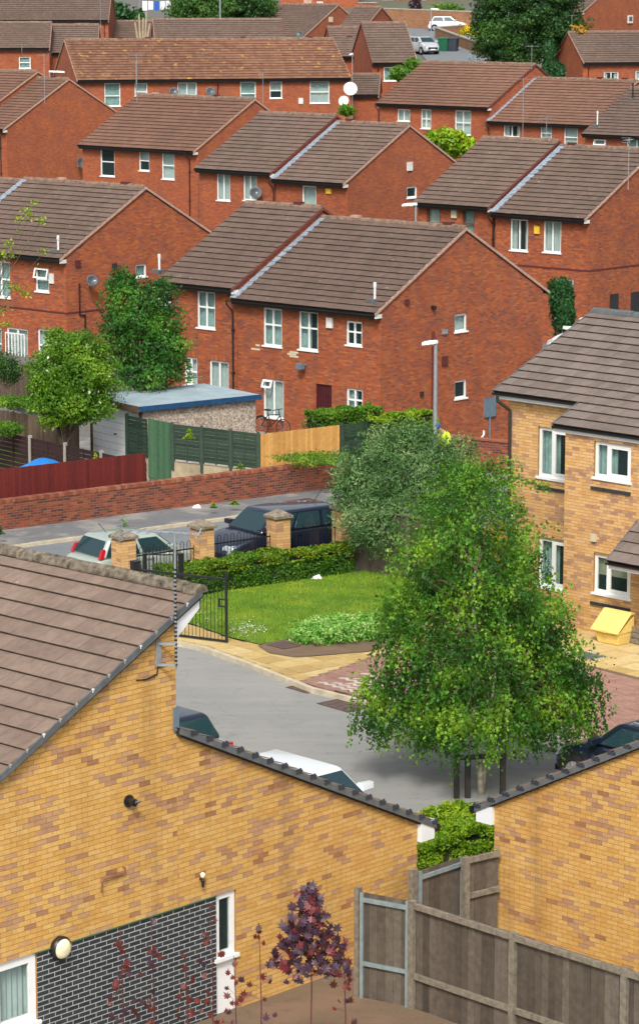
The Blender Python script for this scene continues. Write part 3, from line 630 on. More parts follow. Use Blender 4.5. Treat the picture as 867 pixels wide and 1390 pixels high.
# bricks built one by one on a wall face
BRV = {}
def brick_mesh(face, tint, mat, L=0.215, H=0.066, out=0.010, name='brick'):
    k = (face, tint, mat, L, H)
    if k not in BRV:
        m = MB(); 
        if face == 's': m.T = lambda u, o, z: (o, u, z)
        else: m.T = lambda u, o, z: (u, -o, z)
        m.box(0, L, 0, out, 0, H, tint=tint, skip='')
        BRV[k] = m.mesh(name, mat)
    return BRV[k]
def brick_tone(u, z, rr, dark=0.26):
    v = noise.noise(Vector((u*1.1, z*2.6, 3.7)))*0.9 + noise.noise(Vector((u*3.1, z*7, 9.1)))*0.45
    r = rr.random()
    if r < dark*0.55+max(0, v)*0.75: return 0.70+0.30*rr.random()
    return rr.random()*0.62
def lay_bricks(parent, face, base, u0, u1, z0, z1, top=None, holes=(), mat='yellow_brick', name='brick', near=None, nmax=0, dark=0.26, tones=None, brk=(), seed=1, sgn=1, fr=None, out=0.007, lim_name=None, g=0.009):
    """top(u) gives the height of the wall top; full bricks nearest the viewer become objects, all others one joined part"""
    rr = random.Random(seed); H, L = 0.075, 0.225
    full = []; st = MB(plane_T(face, sgn, base)); row = 0; z = z0
    while z < z1-0.02:
        za, zb = z, min(z+H-g, z1); off = (row % 2)*L/2; u = u0-off
        while u < u1-.01:
            a, b = max(u, u0), min(u+L-g, u1); u += L
            if b-a < .02: continue
            segs = [(a, b)]
            for h in holes:
                if h[3] <= za+.02 or h[2] >= zb-.02: continue
                ns = []
                for s0, s1 in segs:
                    if h[1] <= s0 or h[0] >= s1: ns.append((s0, s1)); continue
                    if h[0]-s0 > .02: ns.append((s0, h[0]))
                    if s1-h[1] > .02: ns.append((h[1], s1))
                segs = ns
            for bk in brk: segs = [q for s0, s1 in segs for q in (((s0, bk), (bk+1e-4, s1)) if s0 < bk < s1 else ((s0, s1),))]
            segs = [q for q in segs if q[1]-q[0] > .012]
            for s0, s1 in segs:
                tn = (tones or brick_tone)(s0, za, rr, dark) if tones is None else tones(rr)
                ta, tb = (top(s0), top(s1-1e-5)) if top else (9e9, 9e9)
                if min(ta, tb) >= zb:
                    if abs(s1-s0-(L-g)) < 1e-4 and abs(zb-za-(H-g)) < 1e-4: full.append((s0, za, tn))
                    else: st.box(s0, s1, 0, out, za, zb, tint=tn)
                elif max(ta, tb) > za+.01:
                    # brick cut to the slope of the roof
                    pa, pb = min(zb, ta), min(zb, tb)
                    if pa <= za+.004: s0 += (za+.004-ta)/(tb-ta)*(s1-s0) if tb > ta else 0; pa = za+.004
                    if pb <= za+.004: s1 -= (za+.004-tb)/(ta-tb)*(s1-s0) if ta > tb else 0; pb = za+.004
                    if s1-s0 > .01: st.hexa([(s0, out, za), (s1, out, za), (s1, 0, za), (s0, 0, za), (s0, out, pa), (s1, out, pb), (s1, 0, pb), (s0, 0, pa)], tint=tn)
        z += H; row += 1
    if near is not None and nmax:
        full.sort(key=lambda q: near(q[0], q[1]))
        for q in full[:nmax]:
            tn = round(q[2]*15)/15; me = brick_mesh(face, tn, mat, L-g, H-g, out, name)
            inst(name, me, parent, (base, q[0], q[1]) if face == 's' else (q[0], base, q[1]))
        rest = full[nmax:]
    else: rest = full
    for q in rest: st.box(q[0], q[0]+L-g, 0, out, q[1], q[1]+H-g, tint=q[2])
    if st.f: st.build(lim_name or name, mat, parent, kind='stuff')

# ------------------------------------------------------------------ vegetation kit
def leaf_quads(P, size, up=0.35, tint=None, parent=None, name='crown', mat='leaf_birch', kind=None, nrm=None, aspect=0.62, droop=0.0):
    """P (N,3) leaf positions -> rhombic leaves with scattered orientation"""
    N = len(P); a = RNG.normal(size=(N, 3)); a[:, 2] -= droop*2; a /= np.linalg.norm(a, axis=1)[:, None]
    b = RNG.normal(size=(N, 3)); 
    if nrm is not None: b = np.cross(nrm+RNG.normal(size=(N, 3))*0.55, a)
    b -= a*np.sum(a*b, 1)[:, None]; b /= np.linalg.norm(b, axis=1)[:, None]
    s = size*RNG.uniform(0.65, 1.3, N)[:, None]
    nn = np.cross(a, b)
    V = np.empty((N, 4, 3)); V[:, 0] = P-a*s*.5; V[:, 1] = P+b*s*aspect*.5+nn*s*.06; V[:, 2] = P+a*s*.5; V[:, 3] = P-b*s*aspect*.5+nn*s*.06
    Fq = np.arange(N*4).reshape(N, 4)
    if tint is None: tint = RNG.random(N)
    return mesh_np(name, V.reshape(-1, 3), Fq, mat, np.clip(tint, 0, 1), parent, kind)
def blob_points(blobs, n, shell=0.55, lump=0.22, freq=2.2):
    vol = np.array([b[1][0]*b[1][1]*b[1][2] for b in blobs])**0.72; vol /= vol.sum(); out = []; nr = []
    for (c, r), q in zip(blobs, vol):
        k = int(n*q); d = RNG.normal(size=(k, 3)); d /= np.linalg.norm(d, axis=1)[:, None]
        rad = shell + (1-shell)*RNG.random(k)**0.7
        nv = np.array([noise.noise(Vector((x[0]*freq+c[0], x[1]*freq+c[1], x[2]*freq+c[2]))) for x in d])
        rad = rad*(1+lump*2*nv)
        out.append(np.array(c)+d*rad[:, None]*np.array(r)); nr.append(d)
    return np.concatenate(out), np.concatenate(nr)
def clump_tint(P, f=1.4, amp=0.55, base=0.45):
    v = np.array([noise.noise(Vector((p[0]*f, p[1]*f, p[2]*f))) for p in P]); return base+v*amp+RNG.normal(size=len(P))*0.13
def limbs(parent, base, pts, r0, mat='bark', name='trunk'):
    m = MB(); n = len(pts)
    m.tube(pts, [r0*(1-0.75*k/(n-1)) for k in range(n)], 8); return m.build(name, mat, parent, smooth=True)
def branch_set(parent, trunk, blobs, r, mat, k=3, seed=3):
    rr = random.Random(seed); m = MB()
    for c, rad in blobs:
        low = [p for p in trunk if p[2] < c[2]-.15] or trunk[:2]
        for q in range(k):
            t = low[rr.randrange(max(0, len(low)-2), len(low))]
            e = (c[0]+rr.uniform(-.5, .5)*rad[0], c[1]+rr.uniform(-.5, .5)*rad[1], c[2]+rr.uniform(-.5, .35)*rad[2])
            mid = tuple((a+b)/2+rr.uniform(-.15, .15) for a, b in zip(t, e)); mid = (mid[0], mid[1], mid[2]+.15)
            m.tube([t, mid, e], [r, r*.6, r*.2], 5, False)
    return m.build('branches', mat, parent)
def tree(name, label, base, blobs, n, leaf, mat, trunk_r=.1, trunk_pts=None, bark='bark', cat='tree', group=None, shell=.5, lump=.25, f=1.4, aspect=.62, brs=3, droop=0., amp=.55):
    t = thing(name, label, cat, tuple(base), 0, group)
    tp = trunk_pts or [(0, 0, -.3), (0.03, 0.02, blobs[0][0][2]*.5), (0, 0, blobs[0][0][2])]
    limbs(t, base, tp, trunk_r, bark)
    branch_set(t, tp, blobs, trunk_r*.45, bark, brs)
    P, nr = blob_points(blobs, n, shell, lump)
    leaf_quads(P, leaf, tint=clump_tint(P, f, amp), parent=t, mat=mat, nrm=nr, aspect=aspect, droop=droop)
    return t
def weed(label, base, rx, rz, mat, s, seed):
    t = thing('wall_weed', label, 'weed', tuple(base)); rr = random.Random(seed); n = int(40+rx*14); P = []
    for _ in range(n):
        a = rr.gauss(0, .45); P.append((a*rx*s, rr.uniform(-.05, .05), abs(rr.gauss(0, .5))*rz*s*1.6*(1-min(.9, abs(a)))))
    leaf_quads(np.array(P), .075, parent=t, name='foliage', mat=mat); return t
def shrub(name, label, base, blobs, n, leaf, mat, cat='shrub', group=None, shell=.45, lump=.25, f=2.5, aspect=.6, base_t=.45, stems=5, droop=0.):
    t = thing(name, label, cat, tuple(base), 0, group); m = MB(); rr = random.Random(n)
    for k in range(stems):
        c, r = blobs[k % len(blobs)]; m.tube([(c[0]*.3, c[1]*.3, -.1), (c[0]+rr.uniform(-.4, .4)*r[0], c[1]+rr.uniform(-.4, .4)*r[1], c[2])], [.02, .008], 5, False)
    m.build('stem', 'bark', t)
    P, nr = blob_points(blobs, n, shell, lump); P[:, 2] = np.maximum(P[:, 2], 0.02)
    leaf_quads(P, leaf, tint=clump_tint(P, f, .5, base_t), parent=t, name='foliage', mat=mat, nrm=nr, aspect=aspect, droop=droop)
    return t
# ================================================================== the setting: ground
def ground_grid():
    ys = sorted(set([-40, 0, 20, 40, 60, 75]+[y for y in TY if y > 0]+list(range(80, 300, 6))+list(range(300, 1500, 60)))); xs = [-600, -200, -60, -30, -15, 0, 15, 30, 60, 200, 600]
    m = MB()
    for a, b in zip(ys, ys[1:]):
        for c, d in zip(xs, xs[1:]): m.poly([(c, a, gz(a)-.05), (d, a, gz(a)-.05), (d, b, gz(b)-.05), (c, b, gz(b)-.05)])
    m.build('ground', 'far_ground', kind='structure')
ground_grid()
# ================================================================== red brick houses
W2 = dict(cols=(.5,), trans=(.56,), curtain='teal')
H1 = house('large red brick semi in the middle with two small windows in its plain gable', (508, 426), 101, left=(313, 405), rise=2.7,
  wins=[((357, 417, 382.5, 471.6), W2), ((405, 421, 431.3, 477), dict(cols=(.5,), trans=(.56,), curtain='left')), ((469.4, 435, 491, 470.4), dict(cols=(.5,), trans=(.55,), curtain=None)),
        ((357, 513.6, 384.9, 569.3), dict(cols=(.5,), trans=(), curtain='white', open_sash=(0.02, .48, .76, .98))), ((469.7, 526.4, 491.9, 560), dict(cols=(.5,), trans=(.5,), curtain='left'))],
  doors=[((428.3, 520.5, 450, 560), 'door_maroon')],
  gwins=[((616.9, 427.2, 633.4, 448.9), dict(cols=(), trans=(), curtain='white', fw=.07)), ((616.9, 517.5, 633, 539.4), dict(cols=(), trans=(), curtain=None, fw=.07))],
  boxes=[((444, 431, 452, 445.5), 'meter_box', 'box_white')], pipes=(317,), flues=((508.5, 407),),
  gboxes=[((548.5, 407, 553.6, 412.7), 'air_vent', 'mottle_dark'), ((599.5, 447.6, 605.3, 453), 'air_vent', 'galvanised'), ((599, 484.6, 606, 495), 'air_vent', 'mottle_dark'),
          ((569.4, 532, 573, 537.5), 'air_vent', 'room_dark'), ((656, 540.7, 670.5, 564.3), 'cable_box', 'box_blue')], lead=True)
H1L = house('red brick semi joined left of the big middle house, behind the dark tree', (313.5, 393), host=H1, left=(212, 383.5), rise=2.7,
  wins=[((267.2, 393.7, 292, 447), W2), ((284, 488.5, 310.5, 540), dict(cols=(.5,), trans=(), curtain='white')), ((213.5, 394, 232, 425), dict(cols=(.5,), trans=(.5,), curtain='white')), ((250, 484, 268, 525), dict(cols=(.5,), trans=(.5,), curtain='white'))],
  verge_r='verge_brown', flues=((216.5, 367),), pipes=())
H2 = house('right hand red brick semi behind the yellow flats with black boxes on its gable', (792, 298), 122, left=(665, 289), rise=2.7,
  wins=[((692, 296.5, 715.5, 341.5), dict(cols=(.5,), trans=(), curtain='sides')), ((737, 298.5, 760.5, 344), dict(cols=(.5,), trans=(), curtain='white')), ((755.5, 377.5, 777, 410), dict(cols=(.5,), trans=(), curtain='white'))],
  gboxes=[((827, 400, 837, 419), 'meter_box', 'room_dark'), ((855.5, 397, 867, 425), 'meter_box', 'room_dark')], boxes=[((725.5, 306.5, 732, 317.5), 'alarm_box', 'box_yellow')], pipes=(669,), lead=True, band=2.55)
H2L = house('left half of the red brick semi with brown framed windows beside the short lamp post', (661, 282.5), host=H2, left=(560, 271.5), rise=2.7,
  wins=[((579, 281, 597, 318), dict(cols=(), trans=(.4,), curtain='white', mat='brown_frame', fw=.08)), ((627, 282.5, 643.5, 318), dict(cols=(), trans=(.4,), curtain='teal', mat='brown_frame', fw=.08))],
  boxes=[((613, 284, 620, 296), 'alarm_box', 'blind_cream')], verge_r='verge_brown')
H3 = house('red brick end house at the left edge with a grey dish on its gable', (81, 352), 118.5, width=7.6, rise=2.7,
  wins=[((48, 363.3, 67, 397), dict(cols=(), trans=(.52,), curtain='teal', open_sash=(0, 1, .55, 1))), ((51.2, 446, 69.2, 492), dict(cols=(), trans=(.5,), curtain='white')),
        ((9.2, 444, 38.7, 492), dict(cols=(.5,), trans=(), curtain='white')), ((-12, 353, 14.5, 405), dict(cols=(.5,), trans=(.5,), curtain='teal')), ((-20, 443, 3.5, 489), dict(cols=(.5,), trans=(.5,), curtain='teal'))],
  gwins=[((184.4, 359.4, 199.4, 375.3), dict(cols=(), trans=(), curtain='teal', fw=.07))], flues=((79.5, 340),), gboxes=[((102, 354, 108.5, 361.5), 'air_vent', 'mottle_dark'), ((152, 358, 158, 363), 'boiler_flue', 'room_dark')],
  lead=True, band=2.5, boxes=[((68, 371, 74, 385), 'meter_box', 'box_white')])
c_ = H3.world(-7.6, -.35, 0); 
H3L = house('upper left house roof joined behind the dish gable house, standing one step higher', (-42, 343), host=H3, width=8.0, rise=2.7, verge_r='verge_brown')
H5 = house('red brick end house in the middle distance with a small white gable box', (465, 250), 141, left=(368, 243), rise=2.7,
  wins=[((409.7, 251.5, 429, 285), dict(cols=(), trans=(), curtain='white', fw=.07))], boxes=[((443, 256, 450, 263), 'alarm_box', 'box_yellow')],
  gboxes=[((551.7, 220.2, 558.6, 231.3), 'meter_box', 'box_white')], gwins=[((552, 253.7, 566, 268), dict(cols=(), trans=(), curtain=None, fw=.08))], lead=True, brick='red_brick_far', pipes=(372,))
H5L = house('left half of the middle distance semi with a grey dish under its eaves', (366, 235.5), host=H5, left=(264, 227), rise=2.7,
  wins=[((294, 234, 312.5, 273), dict(cols=(.5,), trans=(), curtain='white')), ((330, 235, 348.5, 273), dict(cols=(.5,), trans=(), curtain='white'))], verge_r='verge_brown', brick='red_brick_far', pipes=())
H4 = house('wide red brick house with an orange brown roof above the middle distance semis', (262, 206), 160, left=(106, 197), rise=2.75, tile='roof_tile_red',
  wins=[((136, 201, 156, 240), dict(cols=(), trans=(.52,), curtain=None, fw=.07)), ((188.5, 204, 203, 232.5), dict(cols=(), trans=(.5,), curtain='half', fw=.07)), ((219.5, 205.5, 237, 244), dict(cols=(), trans=(.5,), curtain='white', fw=.07))], brick='red_brick_far', pipes=(258,))
H8 = house('red brick gable house at the left edge with a red roof, below the long terrace', (4, 176), 180, width=10, rise=3.0, dep=10.6, tile='roof_tile_red', brick='red_brick_far', lead=False, pipes=(2,))
H8L = house('back part of the left edge terrace with a stepped lead joint', (-38, 165), host=H8, width=9, rise=3.0, dep=10.6, tile='roof_tile_red', brick='red_brick_far')
H6 = house('right hand distant terrace unit with open white windows under a long red roof', (800, 171), 182, left=(660, 163.5), rise=2.7, tile='roof_tile_red', brick='red_brick_far',
  wins=[((683, 169, 704.5, 186.5), dict(cols=(.5,), trans=(), curtain='sides')), ((733, 170, 748, 190), dict(cols=(), trans=(.45,), curtain='white')), ((765, 170, 783, 200), dict(cols=(), trans=(.45,), curtain='white'))], lead=True, pipes=(663,), gable=True, ridge_mat='ridge_tile')
H6L = house('left hand distant terrace unit with three white windows above a lime garden tree', (661, 146.5), host=H6, left=(510, 143.5), rise=2.7, tile='roof_tile_red', brick='red_brick_far',
  wins=[((539, 148, 556, 165), dict(cols=(.5,), trans=(), curtain='white')), ((571, 148, 584.5, 175), dict(cols=(.5,), trans=(.5,), curtain='white')), ((617, 149.5, 638.5, 184), dict(cols=(.5,), trans=(.5,), curtain='white'))], verge_r='verge_brown', pipes=(514,))
H7 = house('brown roofed house at the right edge above the wide semi', (915, 188), 172, left=(789, 177), rise=2.7, brick='red_brick_far',
  wins=[((806, 189, 822, 206), dict(cols=(), trans=(), curtain='teal', open_sash=(0, 1, .5, 1))), ((850, 185, 876, 215), dict(cols=(.5,), trans=(.5,), curtain='teal'))], flues=((810, 170, .8), (858, 134, .9, 'black_plastic')))
# long terrace along the top, seen square on
FAR = dict(brick='red_brick_far', lintel=False)
H9 = house('long terrace with a lichen speckled orange roof and a row of white windows', (106, 109.5), 200, corner='L', th=15, left=(476, 103.5), rise=2.7, tile='roof_tile_lichen', ridge_mat='ridge_tile',
  wins=[((142, 113, 164, 144), dict(cols=(), trans=(.45,), curtain='teal')), ((183, 113, 200.5, 131), dict(cols=(), trans=(.35,), curtain='white')), ((241, 112, 267.5, 133.5), dict(cols=(.5,), trans=(.2,), curtain='white')),
        ((326, 111, 347.5, 137.5), dict(cols=(), trans=(.4,), curtain='teal')), ((366, 110.5, 383, 133.5), dict(cols=(), trans=(.45,), curtain='half')), ((420.5, 109.6, 447, 140), dict(cols=(), trans=(.5,), curtain='white'))],
  pipes=(295,), verge_r='verge_mortar', verge_l='verge_mortar', boxes=[((405, 133, 411, 141), 'meter_box', 'box_white')], group='distant red brick houses', **FAR)
H10 = house('dark roofed house in the top left corner with three small square windows', (147, 27.5), 262, corner='R', th=0, left=(-20, 27.5), rise=2.7,
  wins=[((22, 30, 40, 41), dict(cols=(.5,), trans=(), curtain='white')), ((55, 30, 70, 41), dict(cols=(.5,), trans=(), curtain='white')), ((101.5, 31, 122.5, 43), dict(cols=(.5,), trans=(), curtain='sides'))], group='distant red brick houses', gable=True, pipes=(142,), **FAR)
H10b = house('dark roofed house in front of the top left corner house with one white window', (67, 65.5), 232, corner='R', th=2, left=(-20, 66), rise=2.0, dep=7,
  wins=[((26, 77, 42, 93), dict(cols=(), trans=(.5,), curtain='teal'))], group='distant red brick houses', **FAR)
H10c = house('low lean side wing of the dark roofed house beside the long terrace', (132, 72), 234, th=2, left=(66, 72), rise=2.2, dep=8, group='distant red brick houses', name='brick_house', gutter_on=False, **FAR)
H11 = house('low grey brown roof between the corner house and the pale tree stump', (242, 56), 268, th=2, left=(149, 55), rise=1.8, dep=7, eave_h=3.0, group='distant red brick houses', **FAR)
H11b = house('low roof peeping above the long terrace in front of the big dark tree', (211, 54), 235, corner='L', th=6, left=(386, 53), rise=1.6, dep=6, eave_h=3.5, group='distant red brick houses', **FAR)
H15 = house('red gabled house at the top centre with grey dishes on its roof edge', (409, 52), 255, th=-40, width=7, rise=2.9, dep=9.5, group='distant red brick houses', gboxes=[((446, 23, 451, 30), 'alarm_box', 'blind_cream')], **FAR)
H12 = house('small red gable behind the stepped roofs near the road', (482, 53), 240, th=-25, left=(447, 52), rise=2.6, dep=10, group='distant red brick houses', **FAR)
H12b = house('stepped house with a wide brown roof and dark window below the road', (566, 85.5), 215, th=10, left=(506, 88), rise=2.9, dep=8.5, group='distant red brick houses',
  wins=[((520.5, 91, 545, 110), dict(cols=(), trans=(), curtain='left', fw=.08))], pipes=(512,), **FAR)
H12c = house('back wing of the stepped house with the shorter brown roof', (505, 77), 222, th=9, left=(455, 76), rise=2.2, dep=7.0, group='distant red brick houses', **FAR)
H12d = house('single storey red brick entrance wing with a sloping tiled roof beside the big white dish', (513, 129), 208, th=-4, left=(476, 127), rise=1.4, dep=4.5, eave_h=3.4, group='distant red brick houses', **FAR)
H13 = house('small brick house at the upper right with a dark tiled roof beside the conifer', (792.5, 85.5), 232, corner='L', th=14, left=(900, 83), rise=2.4, dep=7.5, group='distant red brick houses',
  wins=[((819, 97.6, 838.7, 108), dict(cols=(.5,), trans=(), curtain='sides')), ((862, 96, 885, 108), dict(cols=(.5,), trans=(), curtain='white'))], pipes=(797,), **FAR)
H14 = house('tall plain red gable in the top right corner with a white wall sign', (789, 17), 285, th=-38, width=8, rise=3.5, dep=14, group='distant red brick houses', **FAR)
H14b = house('top right roof end rising behind the small brick house', (905, 66), 262, th=-38, width=4.5, rise=3, dep=9, group='distant red brick houses', **FAR)
# ================================================================== road frame: e runs along the road, n across it (away from the viewer)
RE, RN, RO = np.array([.806, .592]), np.array([-.592, .806]), np.array([-3.4, 73.7])
R_TH = atan2(RE[1], RE[0])
def RW(e, n, z=0.0):
    p = RO + (n-61.4)*RN + e*RE; return (float(p[0]), float(p[1]), z)
def rsheet(name, mat, e0, e1, n0, n1, z, kind='structure', zf=None):
    m = MB(); k = 12
    for i in range(k):
        a, b = e0+(e1-e0)*i/k, e0+(e1-e0)*(i+1)/k
        m.poly([RW(a, n0, z), RW(b, n0, z), RW(b, n1, z), RW(a, n1, z)])
    return m.build(name, mat, kind=kind)
def psheet(name, mat, pts, z, kind='structure', px=True, th=0.0):
    P = [tuple(atZ(x, y, z)) for x, y in pts] if px else [(x, y, z) for x, y in pts]
    m = MB(); m.poly(P)
    return m.build(name, mat, kind=kind)
# car park (a sheet reaching under the near buildings), road, pavements
m = MB(); m.poly([(-30, 30, 0), (30, 30, 0), RW(30, 60.95), RW(-40, 60.95)]); m.build('car_park', 'car_park_asphalt', kind='structure')
rsheet('road', 'road_asphalt', -40, 30, 60.9, 68.56, 0.012)
rsheet('pavement', 'pavement_asphalt', -40, 30, 68.70, 70.75, 0.11)
def kerb_run(name, pts, w_=0.13, h=0.11, L=0.9, mat='kerb_stone', px=True):
    t = thing(name, 'pale stone kerb edging the ' + ('car park and paving' if px else 'far side of the road'), 'kerb', (0, 0, 0)); del t['label']; del t['category']; t['kind'] = 'structure'
    P = [Vector(atZ(x, y, h)[:2]) for x, y in pts] if px else [Vector(p) for p in pts]
    rr = random.Random(4)
    for a, b in zip(P, P[1:]):
        d = (b-a); n = max(1, round(d.length/L)); d.normalize(); s = Vector((-d.y, d.x))
        for k in range(n):
            p, q = a+(b-a)*(k/n)+d*.004, a+(b-a)*((k+1)/n)-d*.004; m = MB(); j = rr.uniform(-.004, .004)
            c = [p, q, q+s*w_, p+s*w_]; m.hexa([(v.x, v.y, -.02) for v in c]+[(v.x, v.y, h+j) for v in c]); m.build('kerb_block', mat, t)
    return t
kerb_run('kerb', [RW(-14, 68.56)[:2], RW(12, 68.56)[:2]], px=False)
kerb_run('kerb', [(205, 866), (240, 871), (270, 877), (330, 898), (420, 934), (540, 963), (800, 1024), (900, 1046)])
# paving frame
K = Frame((*atZ(404, 926, .1)[:2], 0), radians(-49.5))
def kl(px, py, z=.1): q = K.local(atZ(px, py, z)); return q[0], q[1]
def inpoly(x, y, P):
    c = False; j = len(P)-1
    for i in range(len(P)):
        if (P[i][1] > y) != (P[j][1] > y) and x < (P[j][0]-P[i][0])*(y-P[i][1])/(P[j][1]-P[i][1])+P[i][0]: c = not c
        j = i
    return c
pv = thing('paving', None, None, tuple(K.o), K.th); pv['kind'] = 'structure'
bed = MB(); bed.poly([(*kl(x, y, .08), .085) for x, y in [(180, 830), (330, 893), (420, 930), (900, 1040), (980, 860), (700, 800), (400, 840), (200, 805)]]); bed.build('sand_bed', 'soil', pv)
SL = [kl(x, y) for x, y in [(190, 845), (236, 868), (270, 873), (330, 893), (400, 921), (404, 925), (560, 872), (600, 850), (560, 840), (500, 866), (400, 882), (355, 876), (310, 866), (262, 848), (215, 835)]]
SR = [kl(x, y) for x, y in [(700, 850), (735, 885), (802, 903), (880, 921), (990, 880), (870, 850), (700, 800)]]
BL = [kl(x, y) for x, y in [(405, 926), (540, 955), (800, 1015), (900, 1040), (960, 935), (880, 922), (802, 904), (735, 886), (660, 840), (560, 873)]]
rr = random.Random(5); SV = {}; CUT = MB()
for i in range(-14, 22):
    for j in range(-8, 16):
        x, y = i*.6, j*.6+ (.3 if False else 0)
        c = (x+.3, y+.3)
        for P_ in (SL, SR):
            cs = sum(inpoly(x+a, y+b, P_) for a in (.01, .3, .59) for b in (.01, .3, .59))
            if 0 < cs < 9:
                tn_ = rr.random()
                for a in range(6):
                    for b in range(6):
                        if inpoly(x+a*.1+.05, y+b*.1+.05, P_): CUT.box(x+a*.1+(.006 if a == 0 else 0), x+a*.1+(.094 if a == 5 else .1), y+b*.1+(.006 if b == 0 else 0), y+b*.1+(.094 if b == 5 else .1), .05, .099, tint=tn_, skip='b')
            if cs == 9:
                v = rr.randrange(8)
                if v not in SV: mm = MB(); mm.box(.009, .591, .009, .591, -.05, 0, tint=v/7); SV[v] = mm.mesh('paving_slab', 'paving')
                inst('paving_slab', SV[v], pv, (x, y, .1+rr.uniform(-.004, .004)), (rr.uniform(-.006, .006), rr.uniform(-.006, .006), 0)); break
CUT.build('cut_slab', 'paving', pv, kind='stuff')
blk = MB(); 
for i in range(-4, 60):
    for j in range(-6, 60):
        x, y = i*.2+(.1 if j % 2 else 0), j*.1
        if inpoly(x+.1, y+.05, BL): z = .098+rr.uniform(-.002, .002); blk.box(x+.003, x+.197, y+.003, y+.097, z-.04, z, tint=rr.random(), skip='b')
blk.build('block_paver', 'block_red', pv, kind='stuff')
wz = MB()
for r_ in range(7):
    y0 = .30+r_*.21; x = .30+ (r_ % 3)*.25
    k = 0
    while x < 9.6:
        if not (2.9 < x < 2.95):
            a, b = (y0, y0+.10) if k % 2 == 0 else (y0+.10, y0); h = .103
            wz.hexa([(x, a, .09), (x+.135, b, .09), (x+.135, b+.105, .09), (x, a+.105, .09), (x, a, h), (x+.135, b, h), (x+.135, b+.105, h), (x, a+.105, h)], tint=rr.random(), skip='b')
        x += .14; k += 1
wz.build('white_paver', 'block_white', pv, kind='stuff')
def cover(label, c, w_, d_, z, mat='iron_cover'):
    t = thing('manhole_cover', label, 'manhole cover', (0, 0, 0)); x, y, _ = K.local(atZ(*c, z)); t.location = tuple(K.world(x, y, z)); t.rotation_euler = (0, 0, K.th)
    f = MB(); f.box(-w_/2-.04, w_/2+.04, -d_/2-.04, -d_/2, 0, .012); f.box(-w_/2-.04, w_/2+.04, d_/2, d_/2+.04, 0, .012); f.box(-w_/2-.04, -w_/2, -d_/2, d_/2, 0, .012); f.box(w_/2, w_/2+.04, -d_/2, d_/2, 0, .012); f.build('frame', 'concrete' if mat != 'iron_cover' else mat, t)
    for k in range(4): l_ = MB(); l_.box(-w_/2+.01+k*w_/4, -w_/2-.01+(k+1)*w_/4, -d_/2+.01, d_/2-.01, 0, .009); l_.build('plate', mat, t)
cover('dark iron gully cover beside the kerb', (413, 935), .65, .4, .004); cover('wide brown iron cover set in the grey car park', (470, 957), .95, .75, .004)
cover('grey inspection cover in pale frame near the yellow grit bin', (795, 890), .75, .5, .104, 'lead_grey')
cover('small brown cover in the soil by the variegated shrub', (385, 876), .55, .45, .125)
# lawn and soil bed
LAWN = [(225, 838), (244, 815), (300, 803), (480, 777), (600, 755), (640, 800), (540, 862), (470, 856), (400, 866), (352, 874), (310, 864), (262, 847)]
SOIL = [(350, 876), (400, 862), (470, 852), (560, 852), (560, 866), (500, 884), (400, 892), (365, 886)]
psheet('lawn', 'lawn_soil', LAWN, .125); psheet('soil_bed', 'soil', SOIL, .118)
LP = [tuple(atZ(x, y, .125)[:2]) for x, y in LAWN]
pts = []; 
while len(pts) < 42000:
    Q = RNG.uniform((-4.2, 65.5), (5.6, 78), (60000, 2))
    for q in Q:
        if inpoly(q[0], q[1], LP): pts.append(q)
pts = np.array(pts[:42000]); n_ = len(pts); hgt = RNG.uniform(.03, .08, n_); a = RNG.uniform(0, 6.28, n_); ln = RNG.normal(0, .02, (n_, 2))
V = np.zeros((n_, 3, 3)); V[:, 0, :2] = pts-np.c_[np.cos(a), np.sin(a)]*.008; V[:, 1, :2] = pts+np.c_[np.cos(a), np.sin(a)]*.008; V[:, 2, :2] = pts+ln; V[:, :2, 2] = .12; V[:, 2, 2] = .12+hgt
tn = clump_tint(np.c_[pts, np.zeros(n_)], .9, .5, .5)
mesh_np('grass', V.reshape(-1, 3), np.arange(n_*3).reshape(n_, 3), 'grass', np.clip(tn, 0, 1), None, 'stuff')
fl = np.array([atZ(RNG.normal(336, 13), RNG.normal(853, 6), .18) for _ in range(260)]); o = leaf_quads(fl, .035, mat='flower_white', name='clover_flowers', kind='stuff')
fl = np.array([atZ(RNG.uniform(262, 300), RNG.uniform(828, 850), .16) for _ in range(60)]); leaf_quads(fl, .03, mat='flower_white', name='daisies', kind='stuff')

